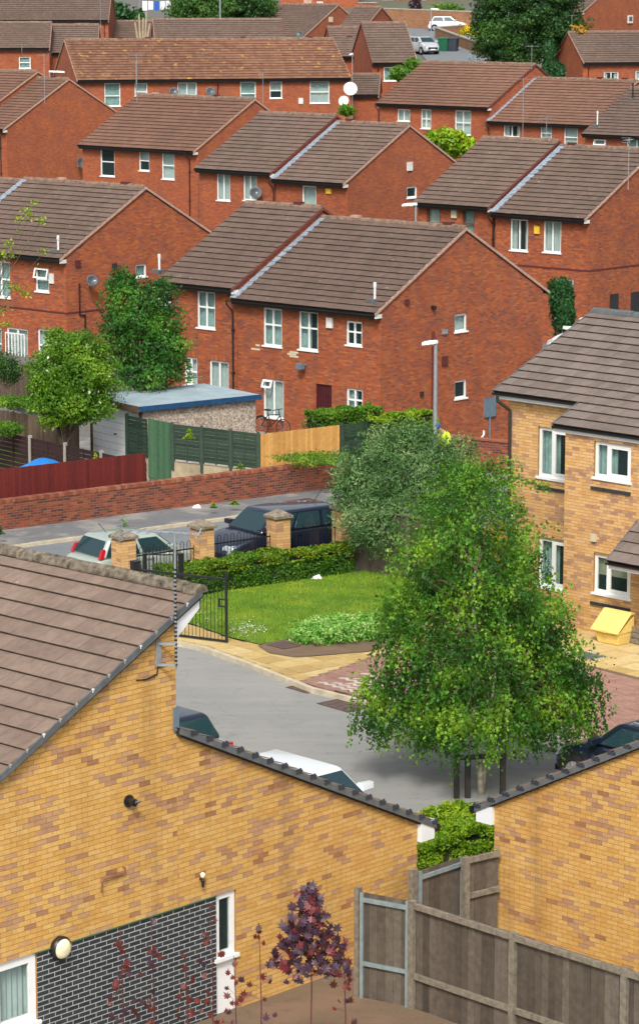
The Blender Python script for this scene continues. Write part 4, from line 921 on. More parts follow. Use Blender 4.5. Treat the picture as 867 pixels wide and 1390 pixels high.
# ================================================================== brick piers, railings, gates
def brick_pier(label, e, n, h=1.62, s=.46):
    t = thing('gate_pier', label, 'brick pier', RW(e, n, 0), R_TH, 'buff brick piers with stone caps')
    c = MB(); c.box(-s/2+.01, s/2-.01, -s/2+.01, s/2-.01, 0, h); c.build('core', 'yellow_mortar', t)
    rr = random.Random(int(e*10)+50); b = MB(); row = 0; z = .0
    while z < h-.05:
        for f in range(4):
            T = [lambda u, o, q: (u, -s/2-o, q), lambda u, o, q: (s/2+o, u, q), lambda u, o, q: (-u, s/2+o, q), lambda u, o, q: (-s/2-o, -u, q)][f]; b.T = T
            xs = [-s/2, s/2-.24+.01, s/2] if (row+f) % 2 else [-s/2, -s/2+.23, s/2]
            for a0, a1 in zip(xs, xs[1:]): b.box(a0+(.004 if a0 > -s/2 else 0), a1-.004, -.012, .0, z, z+.066, tint=brick_tone(a0*3, z, rr, .2))
        z += .075; row += 1
    b.build('brick', 'buff_brick', t, kind='stuff')
    c = MB(); k = s/2+.055; c.box(-k, k, -k, k, h, h+.07)
    c.poly([(-k, -k, h+.07), (k, -k, h+.07), (0, 0, h+.24)]); c.poly([(k, -k, h+.07), (k, k, h+.07), (0, 0, h+.24)]); c.poly([(k, k, h+.07), (-k, k, h+.07), (0, 0, h+.24)]); c.poly([(-k, k, h+.07), (-k, -k, h+.07), (0, 0, h+.24)])
    c.build('cap', 'cast_cap', t)
def r_of(px, n):       # e of the road frame where the photo column px meets line n
    lo, hi = -30, 30
    for _ in range(50):
        m_ = (lo+hi)/2; p = RW(m_, n); D = p[1]*cos(PITCH)+CAM_H*sin(PITCH)
        if CX+F_PX*p[0]/D < px: lo = m_
        else: hi = m_
    return m_
NR = 61.1
PE = [r_of(x, NR) for x in (169, 275, 378, 466)]
for e, lb in zip(PE, ('buff brick pier with a stone cap in front of the pale green hatchback', 'buff brick pier between the pale hatchback and the navy car', 'buff brick pier in front of the middle of the navy car', 'last buff brick pier beside the weathered board fence')): brick_pier(lb, e, NR)
def railing(label, e0, e1, n, h=1.3, n1=None, hoop=True, sp=.105):
    n1 = n if n1 is None else n1
    A_, B_ = Vector(RW(e0, n, 0)), Vector(RW(e1, n1, 0)); L = (B_-A_).length; th = atan2(B_.y-A_.y, B_.x-A_.x)
    t = thing('railing', label, 'railing', tuple(A_), th, 'black hoop topped railings')
    for z in (.25, h-.2): q = MB(); q.box(0, L, -.008, .008, z, z+.035); q.build('rail', 'black_iron', t)
    k = int(L/sp); o = (L-k*sp)/2
    for i in range(k+1):
        x = o+i*sp; tall = (i//1) % 2 == 0; b = MB(); r = .0085
        if hoop and i % 2 == 0 and i < k:
            pts = [(x, 0, .08), (x, 0, h-.02)]+[(x+sp/2-sp/2*cos(a), 0, h-.02+.06*sin(a)) for a in (pi*.25, pi*.5, pi*.75, pi)]+[(x+sp, 0, .08)]; b.tube(pts, r, 5)
        elif hoop and i == k: 
            if k % 2 == 0: b.tube([(x, 0, .08), (x, 0, h-.1)], r, 5)
            else: continue
        elif hoop: continue
        else: b.tube([(x, 0, .08), (x, 0, h)], r, 5)
        b.build('hoop' if hoop else 'bar', 'black_iron', t)
    return t
railing('black hoop railing in front of the pale green hatchback, right of its pier', PE[0]+.26, PE[1]-.26, NR, 1.28)
railing('black hoop railing in front of the bonnet of the navy car', PE[1]+.26, PE[2]-.26, NR, 1.32)
railing('black hoop railing in front of the doors of the navy car', PE[2]+.26, PE[3]-.26, NR, 1.32)
p0 = atZ(153, 737, 1.4); p1 = atZ(188, 741, 1.4)
def ren(p): q = np.array(p[:2])-RO; return float(q@RE), float(q@RN)+61.4
e0, n0 = ren(p0); e1, n1 = ren(p1); railing('short black hoop railing standing before the leftmost pier', e0, e1, n0, 1.42, n1)
p0 = atZ(199, 745, 1.35); p1 = atZ(238, 745, 1.35); e0, n0 = ren(p0); e1, n1 = ren(p1); railing('black hoop topped side gate between two dark posts', e0, e1, n0, 1.38, n1)
def gpost(label, px, py, z, w_=.1):
    p = atZ(px, py, z); t = thing('gate_post', label, 'gate post', (p[0], p[1], 0), R_TH, 'square black gate posts')
    m = MB(); m.box(-w_/2, w_/2, -w_/2, w_/2, 0, z); m.build('post', 'black_iron', t); c = MB(); c.box(-w_/2-.01, w_/2+.01, -w_/2-.01, w_/2+.01, z, z+.015); c.build('cap', 'black_iron', t)
gpost('thick black gate post left of the open gate leaf', 184, 762, 1.62, .19); gpost('thin black post beside the thick one', 197, 752, 1.7, .07); gpost('slim black post near the hedge end, left of a pair', 238.5, 753, 1.65, .06); gpost('thicker black post at the hedge end, right of a pair', 245.5, 752, 1.65, .1)
# open gate leaf
A_, B_ = Vector(atZ(190, 857, .12)), Vector(atZ(309, 872, .12)); L = (B_-A_).length
g = thing('driveway_gate', 'open black iron gate leaf with a square lock box at its right end', 'gate', tuple(A_), atan2(B_.y-A_.y, B_.x-A_.x)); H_ = 1.55
for nm, q in (('stile', (0, .05, 0, H_+.1)), ('stile', (L-.06, L, 0, H_+.14)), ('rail', (.05, L-.06, 0, .05)), ('rail', (.05, L-.06, H_-.05, H_)), ):
    m = MB(); m.box(q[0], q[1], -.02, .02, q[2], q[3]); m.build(nm, 'black_iron', g)
k = int((L-.1)/.1)
for i in range(1, k): m = MB(); m.tube([(i*(L-.1)/k+.05, 0, .05), (i*(L-.1)/k+.05, 0, H_-.05)], .008, 5); m.build('bar', 'black_iron', g)
m = MB(); a_, b_ = L-.24, L-.06
for q in ((a_, b_, .85, .88), (a_, b_, 1.02, 1.05), (a_, a_+.03, .88, 1.02)): m.box(q[0], q[1], -.025, .025, q[2], q[3])
m.build('lock_box', 'black_iron', g)

plain('green_post', (0.028, 0.055, 0.035), .8, .3, 8)
# ================================================================== board fences
BD = {}
def board_mesh(w_, h, th, mat, v, dog=False, name='board'):
    k = (w_, round(h, 2), th, mat, v)
    if k not in BD:
        m = MB(); m.hexa([(0, 0, 0), (w_, 0, 0), (w_, th, 0), (0, th*.5, 0), (0, 0, h), (w_, 0, h), (w_, th, h), (0, th*.5, h)], tint=v/7); BD[k] = m.mesh(name, mat)
    return BD[k]
def board_fence(name, label, A_, B_, zb, zt, mat, bw=.12, posts=(), post_mat='weathered_rail', rail_top=None, joined=True, cat='fence', group=None, zt2=None, zb2=None, cap=None, post_w=.09, jag=.01, horizontal=False, post_h=.05, rails=()):
    A_, B_ = Vector(A_), Vector(B_); L = (B_.xy-A_.xy).length; t = thing(name, label, cat, (A_.x, A_.y, 0), atan2(B_.y-A_.y, B_.x-A_.x), group); rr = random.Random(int(L*100)); zt2 = zt if zt2 is None else zt2; zb2 = zb if zb2 is None else zb2
    n = max(1, round(L/bw)); w_ = L/n
    if horizontal:
        st = MB(); z = 0; k = 0; H_ = zt-zb; nb = int(H_/bw)
        xs = [0]+[p for p in posts if 0 < p < L]+[L]
        for x0, x1 in zip(xs, xs[1:]):
            for k in range(nb):
                def Z(x): return zb+(zb2-zb)*x/L+k*H_/nb
                o = -.006*(k % 2); j = rr.uniform(-.003, .003); st.hexa([(x0+.04, o, Z(x0)), (x1-.04, o, Z(x1)), (x1-.04, o+.02, Z(x1)), (x0+.04, o+.02, Z(x0)), (x0+.04, o+j-.008, Z(x0)+bw*.95), (x1-.04, o+j-.008, Z(x1)+bw*.95), (x1-.04, o+.012, Z(x1)+bw*.95), (x0+.04, o+.012, Z(x0)+bw*.95)], tint=rr.random())
            for f in (.02, .5, .98):
                x = x0+.05+(x1-x0-.1)*f; zz = zb+(zb2-zb)*x/L; st.box(x-.02, x+.02, -.04, -.016, zz, zz+H_, tint=.5)
        st.build('slat', mat, t, kind='stuff')
    elif joined:
        st = MB()
        for k in range(n):
            f = (k+.5)/n; zt_ = zt+(zt2-zt)*f+rr.uniform(-jag, jag); zb_ = zb+(zb2-zb)*f; x = k*w_
            st.hexa([(x+.003, 0, zb_), (x+w_, 0, zb_), (x+w_, .022, zb_), (x+.003, .01, zb_), (x+.003, 0, zt_), (x+w_, 0, zt_), (x+w_, .022, zt_), (x+.003, .01, zt_)], tint=rr.random())
        st.build('board', mat, t, kind='stuff')
    else:
        for k in range(n):
            f = (k+.5)/n; h = zt-zb+rr.uniform(-jag, 0)
            me = board_mesh(round(w_-.004, 4), zt-zb, .022, mat, rr.randrange(8)); inst('board', me, t, (k*w_, rr.uniform(-.003, .003), zb+(zb2-zb)*f), (0, rr.uniform(-.004, .004), 0))
    for z in rails:
        q = MB(); q.hexa([(0, -.045, z), (L, -.045, z+zt2-zt), (L, -.003, z+zt2-zt), (0, -.003, z), (0, -.045, z+.07), (L, -.045, z+.07+zt2-zt), (L, -.003, z+.07+zt2-zt), (0, -.003, z+.07)]); q.build('rail', post_mat if rail_top is None else rail_top, t)
    if cap: q = MB(); q.hexa([(0, -.05, zt), (L, -.05, zt2), (L, .04, zt2), (0, .04, zt), (0, -.05, zt+.035), (L, -.05, zt2+.035), (L, .04, zt2+.035), (0, .04, zt+.035)]); q.build('capping', cap, t)
    for x in posts:
        f = x/L; zz = zt+(zt2-zt)*f+post_h; q = MB(); q.box(x-post_w/2, x+post_w/2, -.07, .03, zb+(zb2-zb)*f-.3, zz); q.build('post', post_mat, t)
    return t
board_fence('garden_fence', 'long dark red boarded fence behind the old brick wall', RW(-12, 71.6), RW(5.25, 71.6), .2, 1.72, 'red_stain', .11, jag=.004)
m_ = board_fence('garden_fence', 'dark brown fence panels between pale concrete posts, beside the blue tarpaulin', RW(5.1, 82.5), RW(5.75, 72.3), -.5, 1.3, 'brown_stain', .14, posts=(.1, 2.05, 4.0, 5.95, 7.9, 9.9), post_mat='concrete', horizontal=True, post_h=.07)
board_fence('garden_fence', 'old weathered picket fence sagging below the pale green elder tree', RW(8.4, 87.0), RW(9.1, 81.7), -.9, 1.05, 'old_timber', .11, posts=(5.3,), post_mat='old_timber', jag=.03, zt2=1.0)
board_fence('garden_fence', 'short old timber fence in front of the left edge house', tuple(atZ(-10, 488, 1.0)), tuple(atZ(45, 497, 1.0)), -.6, 1.0, 'old_timber', .12, jag=.02)
# dark green fence on its rendered wall, green gate
GA, GB, GC, GD = RW(9.75, 79.7), RW(9.8, 78.5), RW(9.85, 77.2), RW(12, 75.25)
board_fence('garden_fence', 'narrow dark green fence panel between the garage and green gate', GA, GB, .2, 1.5, 'green_stain', .12, posts=(.03,), post_mat='green_post', horizontal=True)
board_fence('garden_gate', 'tall pale green boarded garden gate beside the garage', GB, GC, -.45, 1.52, 'green_gate', .16, cat='gate', joined=False, jag=.02)
board_fence('garden_fence', 'row of dark green fence panels standing on the rendered garden wall', GC, GD, .3, 1.5, 'green_stain', .12, posts=(.05, 1.0, 1.95, 2.85), post_mat='green_post', horizontal=True, zt2=1.22, zb2=.02)
board_fence('garden_fence', 'new orange timber fence below the bicycle', RW(12.02, 75.25), RW(15.25, 75.3), -.2, 1.2, 'new_timber', .10, jag=.006)
board_fence('garden_fence', 'dark green fence panels right of the new orange fence', RW(15.3, 75.3), RW(19.3, 75.4), -.2, 1.22, 'green_stain', .13, posts=(.03, 1.9, 3.9), post_mat='green_post', horizontal=True)
def rwall(name, label, mat, A_, B_, w_, z0, z1, cop=None, cat='wall', z1b=None):
    A_, B_ = Vector(A_), Vector(B_); L = (B_.xy-A_.xy).length; t = thing(name, label, cat, (A_.x, A_.y, 0), atan2(B_.y-A_.y, B_.x-A_.x)); z1b = z1 if z1b is None else z1b
    m = MB()
    for y, s in ((0, 0), (w_, 1)): m.poly([(0, y, z0), (L, y, z0), (L, y, z1b), (0, y, z1)], [(0, z0), (L, z0), (L, z1b), (0, z1)])
    for x in (0, L): m.poly([(x, 0, z0), (x, w_, z0), (x, w_, z1 if x == 0 else z1b), (x, 0, z1 if x == 0 else z1b)], [(0, z0), (w_, z0), (w_, z1), (0, z1)])
    m.poly([(0, 0, z1), (L, 0, z1b), (L, w_, z1b), (0, w_, z1)], [(0, 0), (L, 0), (L, w_), (0, w_)]); m.build('wall_body', mat, t)
    if cop:
        n = int(L/.235)
        if cop[1]:      # bricks on edge, set one by one, joined
            c = MB(); rr = random.Random(2)
            n = int(L/.078)
            for k in range(n):
                x = k*L/n; z = z1+(z1b-z1)*k/n; j = rr.uniform(-.004, .006); c.box(x+.004, x+L/n-.004, -.012, w_+.012, z+.002, z+.105+j, tint=rr.random())
            c.build('coping', cop[0], t, kind='stuff')
        else: c = MB(); c.hexa([(0, -.03, z1), (L, -.03, z1b), (L, w_+.03, z1b), (0, w_+.03, z1), (0, -.03, z1+.06), (L, -.03, z1b+.06), (L, w_+.03, z1b+.06), (0, w_+.03, z1+.06)]); c.build('coping', cop[0], t)
    return t
tinted('coping_brick', [(0, (0.20, 0.06, 0.035)), (.6, (0.33, 0.10, 0.05)), (1, (0.42, 0.17, 0.09))], .9, 12, .3)
rwall('brick_wall', 'long old red brick boundary wall along the far pavement', 'wall_brick_old', RW(-14, 70.75), RW(13.2, 70.75), .23, -.1, .88, ('coping_brick', True))
rwall('rendered_wall', 'stained cream rendered garden wall below the dark green fence', 'render_wall', GC, GD, .12, -.7, .28, cop=('concrete', False), z1b=.0)
rwall('rendered_wall', 'short cream rendered wall left of the green gate', 'render_wall', GA, GB, .12, -.7, .18)
rwall('brick_wall', 'low red brick garden wall by the yellow flats', 'wall_brick_old', tuple(atD(598, 592, 93.0)), tuple(atD(700, 590, 91.5)), .23, -1.2, float(atD(640, 596, 92.5)[2]), ('coping_brick', False))
# garden ground, drive, grass bank
m = MB()
for e_a, e_b, n_a, z_a, n_b, z_b in ((-40, 15.25, 70.98, -.02, 80, -.6), (-40, 15.25, 80, -.6, 92, -1.25), (15.25, 40, 70.98, -.05, 75.35, -.55), (15.25, 40, 75.35, -.55, 79, -1.25), (15.25, 40, 79, -1.25, 92, -1.35)): m.poly([RW(e_a, n_a, z_a), RW(e_b, n_a, z_a), RW(e_b, n_b, z_b), RW(e_a, n_b, z_b)])
m.build('garden_ground', 'pavement_asphalt', kind='structure')
def bank():
    P = RNG.uniform((4.2, 82.5), (9.6, 95), (9000, 2)); V = []
    n_ = len(P); W_ = np.array([RW(p[0], p[1], -.55+max(0, (p[1]-84))*.09) for p in P]); h = RNG.uniform(.08, .25, n_); a = RNG.uniform(0, 6.28, n_); d = np.c_[np.cos(a), np.sin(a), np.zeros(n_)]*.02
    V = np.zeros((n_, 3, 3)); V[:, 0] = W_-d; V[:, 1] = W_+d; V[:, 2] = W_+np.c_[RNG.normal(0, .05, (n_, 2)), h]
    mesh_np('long_grass', V.reshape(-1, 3), np.arange(n_*3).reshape(n_, 3), 'grass', np.clip(clump_tint(W_, 1.2, .5, .4), 0, 1), None, 'stuff')
    m = MB(); m.poly([RW(3.5, 82.5, -.58), RW(9.9, 82.5, -.58), RW(9.9, 95, .38), RW(3.5, 95, .38)]); m.build('grass_bank', 'lawn_soil', kind='structure')
bank()
# garage
G = thing('garage', 'pebbledashed single garage with a white up and over door and blue edged flat roof', 'garage', RW(9.95, 79.05, -.6), R_TH)
gw, gd, gh = 4.55, 3.2, 2.35
m = MB(); m.box(.0, gw, 0, .1, 0, gh); m.box(gw-.1, gw, .1, gd, 0, gh); m.box(0, gw-.1, gd-.1, gd, 0, gh); m.build('wall', 'pebbledash', G)
m = MB()
for y in (0.02, gd-.14): m.box(-.06, .0, y-.02, y+.13, 0, gh)
m.build('door_post', 'garage_brown', G)
n = 9
dz = MB(); 
for k in range(n):
    m = MB(); m.box(-.045, -.01, .15, gd-.16, .05+k*(gh-.22)/n+.012, .05+(k+1)*(gh-.22)/n); m.build('door_panel', 'white_metal', G)
m = MB(); m.box(-.02, .0, .15, gd-.16, .05, gh-.16); m.build('door_backing', 'lead_grey', G); m = MB(); m.box(-.09, -.045, gd/2-.06, gd/2+.06, 1.3, 1.34); m.build('door_handle', 'black_plastic', G)
m = MB(); m.hexa([(-.22, -.15, gh), (gw+.12, -.15, gh-.0), (gw+.12, gd+.12, gh), (-.22, gd+.12, gh), (-.22, -.15, gh+.1), (gw+.12, -.15, gh+.1), (gw+.12, gd+.12, gh+.1), (-.22, gd+.12, gh+.1)]); m.build('roof', 'felt_roof', G)
m = MB(); m.box(-.24, gw+.14, -.175, -.152, gh-.06, gh+.115); m.build('side_fascia', 'blue_paint', G); m = MB(); m.box(-.245, -.222, -.15, gd+.12, gh-.10, gh+.115); m.build('front_fascia', 'garage_brown', G)
m = MB(); m.tube([(gw-.9, gd+.05, gh+.1), (gw-.9, gd+.05, gh+.32), (gw+.0, gd+.05, gh+.36), (gw+.0, gd+.05, gh+.1)], .02, 6); m.build('roof_rail', 'weathered_rail', G)
# tarpaulin heap behind the red fence
T_ = thing('tarpaulin', 'bright blue tarpaulin draped over a heap behind the red fence', 'tarpaulin', RW(3.15, 74.2, 0)); m = MB(); NX, NY = 26, 14
def tz(i, j):
    u, v = i/NX*2-1, j/NY*2-1; return max(0, (1-abs(u)**4)*(1-abs(v)**4))*(1.36+.10*sin(u*7+1)+.05*noise.noise(Vector((u*4, v*4, 1))))+.05
for i in range(NX):
    for j in range(NY):
        q = []
        for a, b in ((i, j), (i+1, j), (i+1, j+1), (i, j+1)): e_, n_ = (a/NX-.5)*3.3, (b/NY-.5)*1.3; w3 = RE*e_+RN*n_; q.append((w3[0], w3[1], tz(a, b)-.1))
        m.poly(q)
me_o = m.build('sheet', 'tarp_blue', T_, smooth=True)
# street lamps
def lamp(label, base, top_z, az, arm=.55, group='street lamps with white heads', r=.055):
    t = thing('street_lamp', label, 'street lamp', (base[0], base[1], base[2]), az, group); h = top_z-base[2]
    m = MB(); m.tube([(0, 0, 0), (0, 0, 1.2)], r*1.5, 10); m.tube([(0, 0, 1.2), (0, 0, h), ], [r, r*.75], 10); m.build('pole', 'galvanised', t)
    m = MB(); m.tube([(0, 0, h-.05), (-.08, 0, h+.05)], r*.7, 8); m.build('arm', 'galvanised', t)
    m = MB(); P = [(-arm-.12, .03, h+.0), (-arm, .09, h+.03), (-arm*.5, .11, h+.05), (0, .07, h+.06), (.06, .04, h+.05)]
    i0 = 0
    for (xa, wa, za), (xb, wb, zb) in zip(P, P[1:]):
        m.hexa([(xa, -wa, za-.05), (xb, -wb, zb-.05), (xb, wb, zb-.05), (xa, wa, za-.05), (xa, -wa*.6, za+.04), (xb, -wb*.6, zb+.05), (xb, wb*.6, zb+.05), (xa, wa*.6, za+.04)])
    m.build('lamp_head', 'lamp_white', t)
    m = MB(); m.box(-arm-.05, -arm*.25, -.07, .07, h-.035, h-.01); m.build('lens', 'cream_glass', t)
b = atD(591, 464, 88.5); lamp('tall grey street lamp in front of the big plain gable', (b[0], b[1], -.2), b[2]-.05, radians(12), .32, r=.07)
b = atD(564, 277, 118); lamp('short looking street lamp head beside the brown framed windows', (b[0], b[1], -.1), b[2]-.05, 0, .45)
b = atD(478, 73, 206); lamp('slim lamp post beside the large white satellite dish', (b[0], b[1], 3.5), b[2]-.05, 0, .1, r=.045)
b = atD(585, 12, 270); lamp('distant street lamp beside the silver parked car', (b[0], b[1], 8.5), b[2]-.05, radians(180), .6)
b = atD(68, 97, 196); lamp('distant lamp head between the left edge gables', (b[0], b[1], 3.2), b[2]-.05, radians(180), .9)
t = thing('mast_pole', 'plain tall pale pole rising before the big dark tree at the top', 'pole', (*atD(299, 45, 240)[:2], 4)); m = MB(); m.tube([(0, 0, 0), (0, 0, 18)], [.08, .06], 8); m.build('pole', 'galvanised', t)
# brown pole beside the lamp on the gable
m = MB(H1.Ts); u_, z_ = H1.hit(586.5, 450, 's'); m.tube([(u_, .06, -1), (u_, .06, z_)], .05, 8); m.build('vent_pipe', 'mottle_dark', H1.t)
m = MB(H1.Ts); u_, z_ = H1.hit(586, 417, 's'); m.lathe([(.0, .14), (.06, .13), (.065, .02), (.11, .0)], (0, 0, 0), 10, 'y') if False else m.tube([(u_, .0, z_), (u_, .16, z_-.01)], .075, 10); m.build('boiler_flue', 'black_plastic', H1.t)
m = MB(H1.Ts); u_, z_ = H1.hit(663, 566, 's'); m.tube([(u_, .05, z_), (u_, .05, z_-1.0)], .035, 6); m.build('conduit', 'box_blue', H1.t)
m = MB(H1.Ts); u_, z_ = H1.hit(648, 594, 's'); m.tube([(u_-.2, .3, z_), (u_+.1, .2, z_+.12), (u_+.25, .08, z_+.22)], .04, 6); m.build('waste_pipe', 'box_white', H1.t)
# pale scarred bricks below the first floor windows, flood light
for px, py, w_, h_ in ((344, 472, .42, .22), (396, 482, .34, .20)):
    u_, z_ = H1.hit(px, py, 'f'); q = MB(H1.Tf); q.box(u_-w_/2, u_+w_/2, 0, .006, z_-h_/2, z_+h_/2)
    q = MB(H1.Tf); rr = random.Random(px)
    for i in range(-1, 2):
        for k in range(2): 
            if rr.random() < .8: q.box(u_+k*.225-.22+(.11 if i % 2 else 0), u_+k*.225-.01+(.11 if i % 2 else 0), 0, .005, z_+i*.075, z_+i*.075+.066)
    q.build('repaired_brick', 'blind_cream', H1.t)
u_, z_ = H1.hit(416, 495, 'f'); q = MB(H1.Tf); q.box(u_-.03, u_+.03, 0, .2, z_-.03, z_+.03); q.box(u_-.2, u_+.05, .15, .35, z_-.14, z_+.05); q.build('flood_light', 'box_blue', H1.t)
# ================================================================== yellow brick flats on the right
C3 = atD(767, 596, 69.5); Y3 = Frame((C3[0], C3[1], 0), radians(-46)); SB = 1.1
t3 = thing('block_of_flats', 'buff brick flats with a stepped front, grey tiled roof and white windows', 'flats', tuple(Y3.o), Y3.th); Y3.t = t3
xl = Y3.hit(690, 640, 'f', SB)[0]; ov = .38
ya, za = Y3.hit(667, 545, 's', xl-.3); yb, zb = Y3.hit(805, 423, 's', xl-.3); yc, zc = Y3.hit(750, 577, 's', -.3)
print('Y3', xl, ya, za, yb, zb, yc, zc)
p3 = atan((zb-zc)/(yb-yc)); XR = 7.5
zroof = lambda y: zc+(y-yc)*tan(p3)
ovf = -yc; SBv = ya-yc
def pxbox(fr, b, face, off=0.):
    u0, z1 = fr.hit(b[0], b[1], face, off); u1, z0 = fr.hit(b[2], b[3], face, off); return min(u0, u1), max(u0, u1), z0, z1
wf = [pxbox(Y3, (806, 598.2, 855.3, 655.5), 'f'), pxbox(Y3, (805.2, 751, 854.6, 813.6), 'f')]
wl = [pxbox(Y3, (730, 578.6, 774, 654), 'f', SB), pxbox(Y3, (730, 728.4, 774, 804), 'f', SB)]
m = MB(plane_T('f', 1, 0.0)); ztf, ztl = zroof(0)-.05, zroof(SB)-.05
wall_rect(m, .0, XR, -.3, ztf, wf); m.T = plane_T('f', 1, SB); wall_rect(m, xl, 0.0, -.3, ztl, wl)
m.T = plane_T('s', -1, 0.0); wall_rect(m, 0, SB, -.3, ztf, []); m.T = plane_T('s', -1, xl); wall_rect(m, SB, 11, -.3, ztl, []); m.poly([(SB, 0, ztl), (11, 0, ztl), (yb, 0, zroof(yb)-.1)])
m.T = None; m.poly([(xl, 11, -.3), (XR, 11, -.3), (XR, 11, ztf), (xl, 11, ztf)]); m.poly([(XR, 0, -.3), (XR, 11, -.3), (XR, 11, ztf), (XR, 0, ztf)])
m.T = plane_T('s', 1, XR); m.poly([(0, 0, ztf), (11, 0, ztf), (yb, 0, zroof(yb)-.1)]); m.build('wall', 'yellow_mortar', t3)
lay_bricks(t3, 's', XR, 0, 11, 0, zroof(yb), top=lambda u: min(zroof(u)-.06, zroof(yb)-.1-(u-yb)*(zroof(yb)-.1-ztf)/(11-yb) if u > yb else 99), brk=(yb,), mat='buff_brick', seed=44, dark=.2)
lay_bricks(t3, 'f', 0.0, .0, XR, .0, ztf, holes=wf, mat='buff_brick', seed=3, dark=.20)
lay_bricks(t3, 'f', SB, xl, 0.0, .0, ztl, holes=wl, mat='buff_brick', seed=4, dark=.20)
for b, T, kw in ((wf[0], plane_T('f'), dict(cols=(.36,), trans=(), curtain='left')), (wf[1], plane_T('f'), dict(cols=(.36,), trans=(), curtain='blind')), (wl[0], plane_T('f', 1, SB), dict(cols=(.42,), trans=(), curtain='left')), (wl[1], plane_T('f', 1, SB), dict(cols=(.42,), trans=(), curtain='left'))):
    f_ = window(t3, T, *b, fw=.085, **kw)
    r_ = -.05; s_ = MB(T); c_ = kw['cols'][0]; ua = b[0]+(b[1]-b[0])*c_+.04; ub = b[1]-.085      # inner sash
    for q in ((ua, ub, b[2]+.085, b[2]+.14), (ua, ub, b[3]-.14, b[3]-.085), (ua, ua+.05, b[2]+.14, b[3]-.14), (ub-.05, ub, b[2]+.14, b[3]-.14)): s_.box(q[0], q[1], r_-.02, r_+.012, q[2], q[3])
    s_.build('sash', 'upvc', f_)
    n = 6; w0, w1 = b[0]-.06, min(b[1]+.02, 1e9)
    for k in range(n):
        if T is not None:
            a0, a1 = w0+(w1-w0)*k/n, w0+(w1-w0)*(k+1)/n
            if a0 > 0 and b in wl: break
            q = MB(T); q.box(a0+.006, a1-.006, 0, .05, b[2]-.30, b[2]-.225, tint=.5); q.build('sill_brick', 'lead_dark' if 'lead_dark' in MATS else 'charcoal_brick', t3)
L3 = (yb-yc)/cos(p3); g3 = .345; n3 = round(L3/g3); g3 = L3/n3
TM = {}
def tile_mesh(w_, gauge, p, mat, v, dirn=1, th=.014, lift=.046, name='roof_tile'):
    k = (round(w_, 3), round(gauge, 4), round(p, 3), mat, v, dirn)
    if k not in TM:
        m = MB(); cp, sp = cos(p), sin(p); P = lambda t, s, n: (t, dirn*(s*cp-n*sp), s*sp+n*cp); L = gauge+.045; e = .006; f = .03
        j = (v % 5-2)*.0012
        m.hexa([P(.0, 0, lift+j), P(w_-e, 0, lift+j), P(w_-e, L, .004), P(0, L, .004), P(0, 0, lift+th+j), P(w_-e, 0, lift+th+j), P(w_-e, L, .004+th*.4), P(0, L, .004+th*.4)], tint=v/9)
        m.hexa([P(f, .012, lift+th+j-.002), P(w_-e-f, .012, lift+th+j-.002), P(w_-e-f, L, .004+th*.4-.002), P(f, L, .004+th*.4-.002), P(f+.01, .02, lift+th+j+.003), P(w_-e-f-.01, .02, lift+th+j+.003), P(w_-e-f-.01, L, .008+th*.4), P(f+.01, L, .008+th*.4)], tint=v/9, skip='b') if False else None
        TM[k] = m.mesh(name, mat)
    return TM[k]
